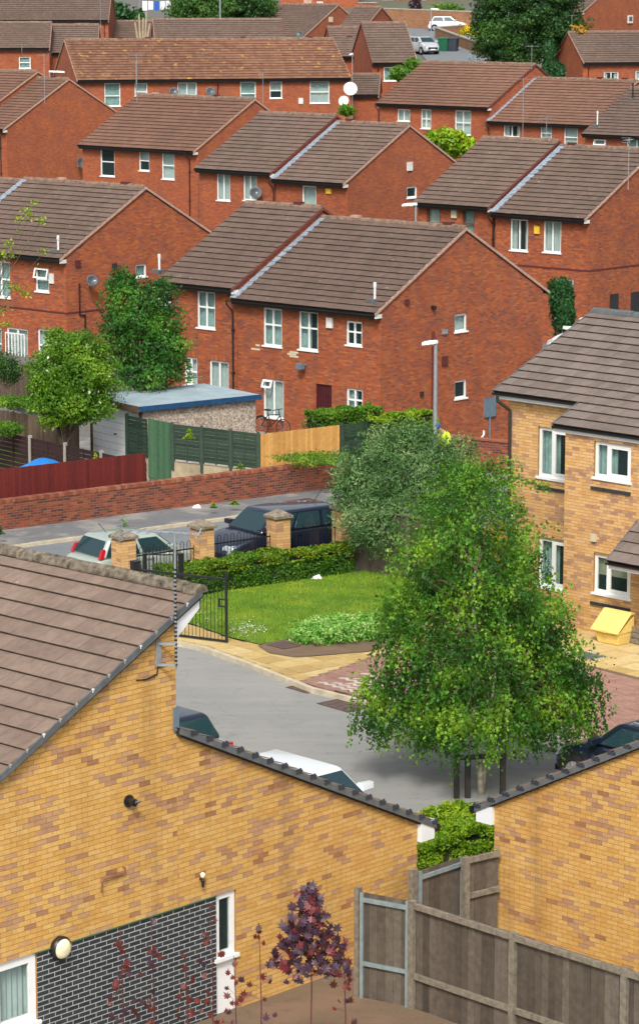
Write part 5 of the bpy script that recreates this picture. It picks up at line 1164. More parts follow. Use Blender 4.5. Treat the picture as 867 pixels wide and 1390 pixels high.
def tiled(parent, fr, x0, x1, y0, z0, p, nc, g, mat, dirn=1, tw=.30, nmax=300, key=None, xfun=None, seed=1, view=(-30, 900, -30, 1420)):
    """individual tiles; the ones that show largest are objects, the rest one joined part"""
    rr = random.Random(seed); cp, sp = cos(p), sin(p); full = []; st = MB()
    def vis(t, k):
        w3 = fr.world(t, y0+dirn*k*g*cp, z0+k*g*sp); d = w3-EYE; D = d@FW; x, y = CX+F_PX*(d@RT)/D, CY-F_PX*(d@UP)/D
        return (view[0] < x < view[1] and view[2] < y < view[3]), D
    for k in range(nc):
        a0, a1 = (xfun(k) if xfun else (x0, x1)); t = a0-(tw/2 if k % 2 else 0)
        while t < a1-.02:
            a, b = max(a0, t), min(a1, t+tw); t += tw
            if b-a < .03: continue
            v = rr.randrange(10); ok, D = vis((a+b)/2, k)
            if abs(b-a-tw) < 1e-4 and ok: full.append((D, a, k, v))
            else:
                P = lambda q, s, n: (q, y0+dirn*(k*g*cp+s*cp-n*sp), z0+k*g*sp+s*sp+n*cp); L = g+.045
                st.hexa([P(a, 0, .046), P(b-.005, 0, .046), P(b-.005, L, .004), P(a, L, .004), P(a, 0, .06), P(b-.005, 0, .06), P(b-.005, L, .01), P(a, L, .01)], tint=v/9)
    full.sort()
    for i, (D, a, k, v) in enumerate(full):
        if i < nmax: inst('roof_tile', tile_mesh(tw, g, p, mat, v, dirn), parent, (a, y0+dirn*k*g*cp, z0+k*g*sp))
        else:
            P = lambda q, s, n: (q, y0+dirn*(k*g*cp+s*cp-n*sp), z0+k*g*sp+s*sp+n*cp); L = g+.045
            st.hexa([P(a, 0, .046), P(a+tw-.005, 0, .046), P(a+tw-.005, L, .004), P(a, L, .004), P(a, 0, .06), P(a+tw-.005, 0, .06), P(a+tw-.005, L, .01), P(a, L, .01)], tint=v/9)
    if st.f: st.build('roof_tile', mat, parent, kind='stuff')
    n = nc*g; P = lambda t, s, h: (t, y0+dirn*(s*cp-h*sp), z0+s*sp+h*cp); dk = MB()
    k0 = 0
    for k in range(1, nc+1):
        if k == nc or (xfun and xfun(k) != xfun(k0)):
            xa_, xb_ = xfun(k0) if xfun else (x0, x1); s0, s1 = k0*g+.02, k*g
            dk.hexa([P(xa_+.02, s0, -.09), P(xb_-.02, s0, -.09), P(xb_-.02, s1, -.09), P(xa_+.02, s1, -.09), P(xa_+.02, s0, 0), P(xb_-.02, s0, 0), P(xb_-.02, s1, 0), P(xa_+.02, s1, 0)]); k0 = k
    dk.build('light_block_deck', 'roof_under', parent)
ks = max(1, round((ya-yc)/cos(p3)/g3))
tiled(t3, Y3, xl-.3, XR+.3, yc, zc, p3, n3, g3, 'roof_tile_grey', xfun=lambda k: ((-.3 if k < ks else xl-.3), XR+.3), nmax=300, seed=8)
m = MB(); m.hexa([(xl-.3, yb, zb-.02), (XR, yb, zb-.02), (XR, 11.3, zb-2.5), (xl-.3, 11.3, zb-2.5), (xl-.3, yb, zb+.04), (XR, yb, zb+.04), (XR, 11.3, zb-2.4), (xl-.3, 11.3, zb-2.4)]); m.build('rear_slope', 'roof_tile_grey', t3)
ridge(t3, xl-.3, XR, yb, zb+.05, 'roof_tile_grey' if False else 'lead_grey', .45, .13)
for (xa_, xb_, y_, z_) in ((-.32, XR, yc, zc), (xl-.32, -.05, yc+ks*g3*cos(p3), zc+ks*g3*sin(p3))):
    gutter(t3, xa_, xb_, y_, z_+.02, fascia='white_board', r=.065); q = MB(); q.box(xa_, xb_, y_+.1, y_+.40, z_-.17, z_-.155); q.build('soffit', 'white_board', t3)
    v = MB(); h = .1
yE, zE = yc+ks*g3*cos(p3), zc+ks*g3*sin(p3)
v = MB(); 
for (x, a, b, c, d) in ((-.31, yc, zc, yE, zE), (xl-.31, yE, zE, yb, zb)):
    v.hexa([(x-.03, a, b-.1), (x, a, b-.1), (x, c, d-.1), (x-.03, c, d-.1), (x-.03, a, b+.05), (x, a, b+.05), (x, c, d+.05), (x-.03, c, d+.05)])
v.build('verge', 'lead_grey', t3)
T_l = plane_T('f', 1, SB); u_ = Y3.hit(693, 640, 'f', SB)[0]
m = MB(T_l); m.tube([(u_-.15, .38, zE-.06), (u_-.15, .36, zE-.2), (u_, .07, zE-.45), (u_, .06, zE-.8), (u_, .06, .1)], .045, 8)
for z in (1.0, 2.4, 3.6): m.box(u_-.07, u_+.07, 0, .11, z, z+.05)
m.build('downpipe', 'brown_frame' if False else 'post_dark', t3)
u_, z_ = Y3.hit(697, 702, 'f', SB); m = MB(T_l); m.tube([(u_, 0, z_), (u_, .12, z_)], .07, 10); m.build('vent_cover', 'vent_white', t3)
u_, z_ = Y3.hit(806.5, 730, 'f'); wall_box(t3, 'alarm_box', plane_T('f'), u_, z_, .15, .17, 'blind_cream')
# porch
yp = -1.1; xp, zp = Y3.hit(823, 762, 'f', yp)
pz = atan((Y3.hit(862, 712, 's', xp)[1]-zp)/(Y3.hit(862, 712, 's', xp)[0]-yp)); npc = int(1.1/cos(pz)/.345)
print('porch', xp, zp, pz)
g_ = 1.1/cos(.62)/4
P5 = thing('porch_canopy', 'small dark tiled porch canopy at the right edge of the flats', 'canopy', tuple(Y3.world(xp, yp, zp)), Y3.th)
tiled(P5, Frame(Y3.world(xp, yp, zp), Y3.th), 0, 3.2, 0, 0, .62, 4, g_, 'roof_tile_grey', nmax=60, seed=9, tw=.3); gutter(P5, -.02, 3.2, 0, .0, fascia='white_board', r=.06)
m = MB(); m.hexa([(-.03, 0, -.1), (0, 0, -.1), (0, 1.1, .7), (-.03, 1.1, .7), (-.03, 0, .05), (0, 0, .05), (0, 1.1, .85), (-.03, 1.1, .85)]); m.build('verge', 'lead_grey', P5)
# yellow grit bin and crate against the flats
B_ = atZ(832, 872, .1); gb = thing('grit_bin', 'yellow grit bin with a sloping hinged lid against the flats', 'grit bin', tuple(B_), Y3.th)
m = MB(); w2 = .48
m.hexa([(-.38, -.25, 0), (.38, -.25, 0), (.38, .28, 0), (-.38, .28, 0), (-.44, -.32, .30), (.44, -.32, .30), (.44, .32, .30), (-.44, .32, .30)])
m.hexa([(-.44, -.32, .30), (.44, -.32, .30), (.44, .32, .30), (-.44, .32, .30), (-.46, -.36, .36), (.46, -.36, .36), (.46, .34, .78), (-.46, .34, .78)])
m.poly([(-.46, -.36, .36), (-.46, .34, .36), (-.46, .34, .78)]); m.poly([(.46, -.36, .36), (.46, .34, .36), (.46, .34, .78)])
b = m.build('body', 'grit_yellow', gb); bv = b.modifiers.new('bevel', 'BEVEL'); bv.width = .025; bv.segments = 2
m = MB(); m.hexa([(-.52, -.44, .36), (.52, -.44, .36), (.52, .16, .86), (-.52, .16, .86), (-.50, -.42, .43), (.50, -.42, .43), (.50, .14, .93), (-.50, .14, .93)]); m.hexa([(-.50, .14, .84), (.50, .14, .84), (.50, .36, .82), (-.50, .36, .82), (-.50, .14, .93), (.50, .14, .93), (.50, .36, .88), (-.50, .36, .88)])
b = m.build('lid', 'grit_yellow', gb); bv = b.modifiers.new('bevel', 'BEVEL'); bv.width = .03; bv.segments = 3
m = MB(); m.box(-.07, .07, -.47, -.43, .37, .42); m.build('latch', 'grit_yellow', gb); gb.scale = (.84, .84, .84)
B_ = atZ(872, 873, .1); cr = thing('planter', 'weathered timber planter at the right edge beside the yellow bin', 'planter', tuple(B_), Y3.th)
for k in range(3):
    m = MB(); z = .02+k*.14; m.box(-.5, .5, -.25, -.22, z, z+.125); m.build('plank', 'weathered_rail', cr); m = MB(); m.box(-.5, -.47, -.22, .25, z, z+.125); m.build('plank', 'weathered_rail', cr)
m = MB(); m.box(-.47, .5, -.22, .22, 0, .34); m.build('soil', 'soil', cr)

# ================================================================== yellow brick house in the foreground, left
c1 = atD(250, 1250, 43.3); Y1 = Frame((c1[0], c1[1], 0), radians(-43.5))
t1 = thing('split_level_house', 'yellow brick house wall in the foreground with a tiled upper roof and charcoal brick panel', 'house', tuple(Y1.o), Y1.th, 'yellow brick houses')
hz = lambda x, y: Y1.hit(x, y, 's')
(ua1, za1), (ub1, zb1) = hz(0, 1045), hz(268, 800); s1 = (zb1-za1)/(ub1-ua1)
(uw, zw_), (ue, ze_) = hz(239, 986), hz(566, 1107); s2 = (zw_-ze_)/(ue-uw)
print('Y1', s1, s2, uw, zw_, ue, ze_, ub1, zb1)
UC = uw+.0; top1 = lambda u: (zb1-(ub1-u)*s1-.10) if u < UC else (zw_-(u-UC)*s2-.06)
ud0, zd0 = hz(50, 1287); ud1, zd1 = hz(293, 1218); ZD = (zd0+zd1)/2; uD2 = hz(320, 1217)[0]
ZD = -.02+round(ZD/.075)*.075
hole_l, hole_r = (-4.4, ud0, -.3, ZD), (ud1, uD2+.0, -.3, ZD)
T1 = plane_T('s')
m = MB(T1); U0 = -6.4
wall_rect(m, U0, ue, -.3, ZD, [hole_l, hole_r], depth=.1)
m.poly([(U0, 0, ZD), (ue, 0, ZD), (ue, 0, top1(ue)), (UC, 0, top1(UC+.001)), (UC, 0, top1(UC-.001)), (U0, 0, top1(U0))])
m.T = None; m.poly([(0, ue, -.3), (-9, ue, -.3), (-9, ue, top1(ue)), (0, ue, top1(ue))]); m.poly([(0, UC, 3), (-9, UC, 3), (-9, UC, top1(UC-.01)), (0, UC, top1(UC-.01))]); m.poly([(-9, U0, -.3), (-9, ue, -.3), (-9, ue, 2), (-9, U0, 2)])
m.build('wall', 'yellow_mortar', t1)
wv = Y1.world
def near1(u, z): return -z*0+((u-(.5))**2)+((z-2.8)**2)
dtone = lambda rr: rr.random()
lay_bricks(t1, 's', 0.0, U0, ue, ZD, 7, top=top1, brk=(UC,), mat='yellow_brick', near=near1, nmax=300, seed=11, dark=.24)
lay_bricks(t1, 's', 0.0, uD2+.004, ue, -.1-(.075-(ZD+.1) % .075) if False else ZD-27*.075, ZD, mat='yellow_brick', seed=12, dark=.24)
m = MB(T1); m.poly([(ud0, .003, -.3), (ud1, .003, -.3), (ud1, .003, ZD-.012), (ud0, .003, ZD-.012)]); m.build('pointing', 'grey_mortar', t1)
lay_bricks(t1, 's', 0.0, ud0, ud1, ZD-27*.075, ZD-.01, mat='charcoal_brick', name='charcoal_brick', near=lambda u, z: -z, nmax=200, tones=dtone, seed=13, out=.006, g=.014)
m = MB(T1); m.box(ud0-.05, ud1, .0, .03, ZD-.012, ZD+.004); m.build('drip_trim', 'green_gate', t1)
window(t1, T1, hole_r[0], hole_r[1], .9, ZD-.005, cols=(), trans=(), curtain=None, fw=.095, rec=.03); m = MB(T1); m.box(hole_r[0], hole_r[1], -.08, -.03, -.3, .85); m.build('door_panel', 'upvc', t1)
window(t1, T1, hole_l[0], hole_l[1], .9, ZD-.005, cols=(.5,), trans=(), curtain='white', fw=.13, rec=.03)
# clerestory wall facing away, eaves box and white barge
m = MB(T1); m.poly([(UC-.02, .06, top1(UC-.03)+.02), (ub1, .06, zb1-.03), (ub1, .06, zb1-.26), (UC-.02, .06, top1(UC-.03)-.30)]); m.poly([(UC-.02, .03, top1(UC-.03)+.02), (ub1, .03, zb1-.03), (ub1, .03, zb1-.26), (UC-.02, .03, top1(UC-.03)-.30)])
m.poly([(ub1, .03, zb1-.03), (ub1, .06, zb1-.03), (ub1, .06, zb1-.26), (ub1, .03, zb1-.26)]); m.poly([(UC-.02, .03, top1(UC-.03)-.3), (ub1, .03, zb1-.26), (ub1, .06, zb1-.26), (UC-.02, .06, top1(UC-.03)-.3)]); m.build('barge_board', 'white_board', t1)
m = MB(); m.box(-9, .06, ub1-.02, ub1+.01, zb1-.3, zb1-.02); m.build('high_fascia', 'lead_grey', t1)
m = MB(); m.hexa([(-9, UC, zb1-.62), (.0, UC, zb1-.62), (.0, ub1, zb1-.3), (-9, ub1, zb1-.3), (-9, UC, zb1-.60), (.0, UC, zb1-.60), (.0, ub1, zb1-.28), (-9, ub1, zb1-.28)]); m.build('high_soffit', 'white_board', t1)
p1 = atan(s1); p2 = atan(s2)
n1 = 19; g1 = .352
L1 = n1*g1; y10, z10 = ub1-L1*cos(p1), zb1-L1*sin(p1)-.03
tiled(t1, Y1, -9, .10, y10, z10, p1, n1, g1, 'roof_tile_near', nmax=300, seed=21, tw=.30, view=(-30, 330, 730, 1100))
ridge(t1, -9, .12, ub1-.02, zb1+.03, 'ridge_mossy', .42, .13)
# dry verge with white clips
m = MB(); clips = []
m.hexa([(.085, y10, z10-.08), (.115, y10, z10-.08), (.115, ub1, zb1-.08), (.085, ub1, zb1-.08), (.085, y10, z10+.02), (.115, y10, z10+.02), (.115, ub1, zb1+.03), (.085, ub1, zb1+.03)]); m.build('verge', 'lead_grey', t1)
for k in range(n1):
    y, z = y10+k*g1*cos(p1), z10+k*g1*sin(p1); q = MB(); q.box(.07, .118, y-.015, y+.018, z+.03, z+.055); q.box(.10, .122, y-.02, y-.005, z-.0, z+.04); q.build('verge_clip', 'concrete' if k % 3 else 'vent_white', t1)
ye = ue+.36; z20 = zw_-(ye-uw)*s2; L2 = (ye-UC)/cos(p2); n2 = round(L2/.345); g2 = L2/n2
for k in range(n2): inst('tile_course', course_mesh(9.1, g2, p2, 'roof_tile_near', k % 5, dirn=-1), t1, (-9, ye-k*g2*cos(p2), z20+k*g2*sin(p2)-.02))
m = MB(); m.hexa([(-8.9, UC, zw_-.14), (.08, UC, zw_-.14), (.08, ye, z20-.14), (-8.9, ye, z20-.14), (-8.9, UC, zw_-.03), (.08, UC, zw_-.03), (.08, ye, z20-.03), (-8.9, ye, z20-.03)]); m.build('light_block_deck', 'roof_under', t1)
m = MB(); m.hexa([(.07, UC, zw_-.11), (.11, UC, zw_-.11), (.11, ye, z20-.11), (.07, ye, z20-.11), (.07, UC, zw_-.005), (.11, UC, zw_-.005), (.11, ye, z20-.005), (.07, ye, z20-.005)]); m.build('lower_verge', 'lead_grey', t1)
for k in range(n2):
    y, z = ye-k*g2*cos(p2), z20+k*g2*sin(p2); q = MB(); q.box(.06, .125, y-.12, y+.02, z-.01, z+.04); q.box(.09, .12, y-.02, y+.0, z+.035, z+.065); q.build('verge_clip', 'bin_grey', t1)
m = MB(T1); m.box(UC-.07, UC+.03, .01, .04, zw_-.06, zw_+.30); m.build('lead_flashing', 'box_blue', t1)
m = MB(); m.box(-.02, .09, ue+.0, ye-.03, z20-.27, z20+.06); m.build('box_end', 'white_board', t1)
m = MB(); m.tube([(.1, ye+.04, z20-.1), (-9, ye+.04, z20-.1)], .07, 8); m.build('gutter', 'black_plastic', t1)
u_, z_ = hz(174, 1087); m = MB(T1); m.tube([(u_, .0, z_), (u_, .03, z_)], .095, 16); m.tube([(u_, .03, z_), (u_, .16, z_)], .055, 12); m.tube([(u_, .16, z_), (u_+.01, .17, z_)], .06, 12); m.tube([(u_+.0, .15, z_-.0), (u_+.07, .2, z_+.03)], .02, 6); m.build('boiler_flue', 'black_plastic', t1)
(u0_, z0_), (u1_, z1_) = hz(136, 1205), hz(167, 1180); m = MB(T1); m.tube([(u1_, .0, z1_+.04), (u1_, .05, z1_+.03), (u1_, .05, z1_-.04), (u0_+.02, .05, z0_+.13), (u0_, .05, z0_+.10), (u0_-.01, .05, z0_-.06)], .014, 6); m.build('overflow_pipe', 'copper_pipe', t1)
u_, z_ = hz(271, 1189); sl = thing('wall_light', 'small black wall light with a pale round top above the charcoal bricks', 'wall light', tuple(Y1.world(0, u_, z_)), Y1.th); m = MB(); m.lathe([(0, .0), (.03, .01), (.045, .07), (.0, .10)], (.07, 0, -.02), 10); m.build('globe', 'cream_glass', sl, True); m = MB(); m.lathe([(0, -.15), (.02, -.14), (.03, -.03), (.0, 0)], (.07, 0, -.02), 10); m.box(.0, .07, -.012, .012, -.06, -.03); m.build('body', 'black_plastic', sl)
u_, z_ = hz(80, 1286); bl = thing('wall_light', 'round cream bulkhead light with a black rim at the lower left', 'wall light', tuple(Y1.world(0, u_, z_)), Y1.th)
m = MB(); m.lathe([(.0, 0), (.175, 0), (.18, .07), (.15, .10)], (.005, 0, 0), 28, 'x'); m.build('rim', 'black_plastic', bl, True); m = MB(); m.lathe([(.15, .09), (.13, .125), (.08, .145), (.002, .155)], (.005, 0, 0), 28, 'x'); m.build('dome', 'cream_glass', bl, True)
# aerial on its bracket
u_, z_ = hz(225, 905); zt = hz(225, 722)[1]; ae = thing('tv_aerial', 'television aerial on a twisted pole bracketed to the foreground yellow gable', 'aerial', tuple(Y1.world(0, u_, z_)), Y1.th); h_ = zt-z_
m = MB(); m.tube([(.22, 0, 0), (.22, 0, h_)], .016, 8)
m.build('pole', 'galvanised', ae); m = MB()
k = 0
while k*.062 < h_-.55: a = k*.062+.05; m.tube([(.22, 0, a), (.222, .004, a+.03)], .021, 8); k += 1
m.build('cable_tape', 'black_plastic', ae, kind='stuff')
m = MB(); m.box(.0, .03, -.21, -.11, .04, .42); m.bar((.02, -.16, .38), (.22, 0, .38), .035); m.bar((.02, -.16, .06), (.22, 0, .06), .035); m.build('bracket', 'galvanised', ae)
m = MB(); m.tube([(.01, -.16, .04), (.02, -.2, -.08), (.01, -.4, -.12), (.01, -.6, -.10)], .012, 5); m.build('cable', 'black_plastic', ae)
bm_ = MB(); d0, d1 = Vector((.22-.75, -.35, h_+.02)), Vector((.22+.35, .2, h_+.02)); bm_.bar(d0, d1, .022)
dd = (d1-d0).normalized(); ss = Vector((-dd.y, dd.x, 0))
for k in range(9): p = d0+(d1-d0)*(k/8); w_ = .20+.02*(k % 2); bm_.bar(p-ss*w_, p+ss*w_, .010)
for z in (-.16, -.08, .08, .16): bm_.bar(d0-ss*.24+Vector((0, 0, z)), d0+ss*.24+Vector((0, 0, z)), .010)
bm_.bar(d0+Vector((0, 0, -.17)), d0+Vector((0, 0, .17)), .02); bm_.tube([d1-ss*.12+Vector((0, 0, -.1)), d1-ss*.14+Vector((0, 0, .0)), d1+Vector((0, 0, .08)), d1+ss*.14], .012, 6); bm_.build('antenna', 'galvanised', ae)

# ================================================================== yellow brick gable in the foreground, right
c2 = atD(671, 1087, 47.5); Y2 = Frame((c2[0], c2[1], 0), radians(-133.5))
t2 = thing('gable_house', 'yellow brick gable wall in the foreground at the right with a dark raked verge', 'house', tuple(Y2.o), Y2.th, 'yellow brick houses')
(v0, q0), (v1, q1) = Y2.hit(671, 1083, 's'), Y2.hit(867, 1006, 's'); s2b = (q1-q0)/(v1-v0); pb = atan(s2b); print('Y2', v0, q0, v1, q1)
U2 = 5.5; top2 = lambda u: q0-.09+(u if u < 5.5 else 11-u)*s2b
m = MB(T1); m.poly([(0, 0, -.3), (U2, 0, -.3), (U2, 0, top2(U2)), (0, 0, top2(0))]); m.poly([(U2, 0, -.3), (2*U2, 0, -.3), (2*U2, 0, top2(0)), (U2, 0, top2(U2))])
m.T = None; m.poly([(0, 0, -.3), (-8, 0, -.3), (-8, 0, top2(0)), (0, 0, top2(0))]); m.build('wall', 'yellow_mortar', t2)
lay_bricks(t2, 's', 0.0, .002, 10.99, -.1, 6, top=top2, brk=(U2,), mat='yellow_brick', near=lambda u, z: (u-1.9)**2+(z-2.2)**2, nmax=300, seed=31, dark=.20)
oe = .36; zz0 = q0-oe*s2b; L_ = (U2+oe)/cos(pb); n_ = round(L_/.345); gg = L_/n_
for k in range(n_): inst('tile_course', course_mesh(8.1, gg, pb, 'roof_tile_near', k % 5), t2, (-8, -oe+k*gg*cos(pb), zz0+k*gg*sin(pb)-.03))
for k in range(n_):
    y, z = -oe+k*gg*cos(pb), zz0+k*gg*sin(pb); q = MB(); q.box(.05, .115, y-.02, y+.14, z-.01, z+.035); q.box(.08, .11, y, y+.02, z+.03, z+.06); q.build('verge_clip', 'bin_grey', t2)
m = MB(); m.hexa([(-8, -oe, zz0-.13), (.07, -oe, zz0-.13), (.07, U2, zz0+(U2+oe)*s2b-.13), (-8, U2, zz0+(U2+oe)*s2b-.13), (-8, -oe, zz0-.04), (.07, -oe, zz0-.04), (.07, U2, zz0+(U2+oe)*s2b-.04), (-8, U2, zz0+(U2+oe)*s2b-.04)]); m.build('light_block_deck', 'roof_under', t2)
m = MB(); m.hexa([(.065, -oe, zz0-.11), (.10, -oe, zz0-.11), (.10, U2, zz0+(U2+oe)*s2b-.11), (.065, U2, zz0+(U2+oe)*s2b-.11), (.065, -oe, zz0-.01), (.10, -oe, zz0-.01), (.10, U2, zz0+(U2+oe)*s2b-.01), (.065, U2, zz0+(U2+oe)*s2b-.01)]); m.build('verge', 'lead_grey', t2)
m = MB(); m.box(-.02, .075, -oe+.02, -.003, zz0-.27, zz0+.04); m.build('box_end', 'white_board', t2)
for k in range(n_): inst('tile_course', course_mesh(8.1, gg, pb, 'roof_tile_near', k % 5, dirn=-1), t2, (-8, 2*U2+oe-k*gg*cos(pb), zz0+k*gg*sin(pb)-.03))
zt2_ = zz0+(U2+oe)*s2b
m = MB(); m.hexa([(-8, 2*U2+oe, zz0-.13), (.07, 2*U2+oe, zz0-.13), (.07, U2, zt2_-.13), (-8, U2, zt2_-.13), (-8, 2*U2+oe, zz0-.04), (.07, 2*U2+oe, zz0-.04), (.07, U2, zt2_-.04), (-8, U2, zt2_-.04)]); m.build('light_block_deck', 'roof_under', t2)
ridge(t2, -8, .1, U2, zt2_+.03, 'ridge_mossy', .42, .13)
m = MB(); m.poly([(-8, 0, -.3), (-8, 2*U2, -.3), (-8, 2*U2, q0-.09), (-8, U2, top2(U2)), (-8, 0, q0-.09)]); m.poly([(-8, 2*U2, -.3), (0, 2*U2, -.3), (0, 2*U2, q0-.09), (-8, 2*U2, q0-.09)]); m.build('rear_wall', 'yellow_mortar', t2)
m = MB(); m.tube([(.09, -oe-.05, zz0-.08), (-8, -oe-.05, zz0-.08)], .07, 8); m.build('gutter', 'black_plastic', t2)

# ================================================================== weathered fences in the gap
def WF(name, label, pa, pb, z, steel=False, posts=(), zt2=None, cat='fence', mid=None):
    A_, B_ = Vector(atZ(*pa, z)), Vector(atZ(*pb, zt2 or z)); L = (B_.xy-A_.xy).length
    t = board_fence(name, label, (A_.x, A_.y, 0), (B_.x, B_.y, 0), .0, z, 'weathered_board', .135, joined=False, zt2=zt2, jag=.015, cat=cat, posts=posts, post_w=.11, post_h=.02, post_mat='weathered_rail')
    if not steel:
        q = MB(); q.hexa([(0, -.06, z-.09), (L, -.06, (zt2 or z)-.09), (L, -.004, (zt2 or z)-.09), (0, -.004, z-.09), (0, -.06, z), (L, -.06, zt2 or z), (L, -.004, zt2 or z), (0, -.004, z)]); q.build('top_rail', 'weathered_rail', t)
        if mid: q = MB(); q.box(0, L, -.05, -.004, mid, mid+.09); q.build('middle_rail', 'weathered_rail', t)
    else:
        for (x0, x1, z0, z1) in ((.0, .055, 0.0, z), (L-.055, L, 0.0, z), (.055, L-.055, z-.14, z-.075), (.055, L-.055, mid or .5, (mid or .5)+.06)):
            q = MB(); q.box(x0, x1, -.045, -.004, z0, z1); q.build('steel_frame', 'steel_frame', t)
    return t
WF('timber_gate', 'weathered grey timber gate in a steel frame, nearest the maple saplings', (490, 1211), (556, 1223), 1.72, steel=True, cat='gate', mid=.55)
WF('timber_fence', 'weathered grey board fence running down to the right below the yellow gable', (557, 1223), (880, 1325), 1.72, posts=(.06, 2.15, 4.3), mid=.5)
q = thing('fence_post', 'weathered timber post at the left end of the steel framed gate', 'post', tuple(atZ(489, 1210, 1.72)*[1, 1, 0]), radians(-43)); m = MB(); m.box(-.09, 0, -.05, .05, 0, 1.78); m.build('post', 'weathered_rail', q)
WF('timber_gate', 'weathered timber gate with a blue green frame between the two yellow houses', (567, 1183), (627, 1163), 1.45, steel=True, cat='gate', mid=.4)
WF('timber_fence', 'short weathered fence panel with a middle rail against the right yellow gable', (628, 1165), (676, 1154), 1.50, posts=(.04, .93), mid=.8)
q = thing('fence_post', 'weathered timber post against the left yellow house corner', 'post', tuple(atZ(561, 1184, 1.45)*[1, 1, 0]), radians(50)); m = MB(); m.box(-.07, .05, -.05, .05, 0, 1.5); m.build('post', 'weathered_rail', q)
board_fence('timber_fence', 'tall grey board fence at the end of the hedge below the olive bush', tuple(atZ(478, 778, 0)), tuple(atZ(600, 800, 0)), .0, 1.78, 'weathered_board', .14, joined=False, posts=(1.95, 3.9), jag=.01, cap='weathered_rail')
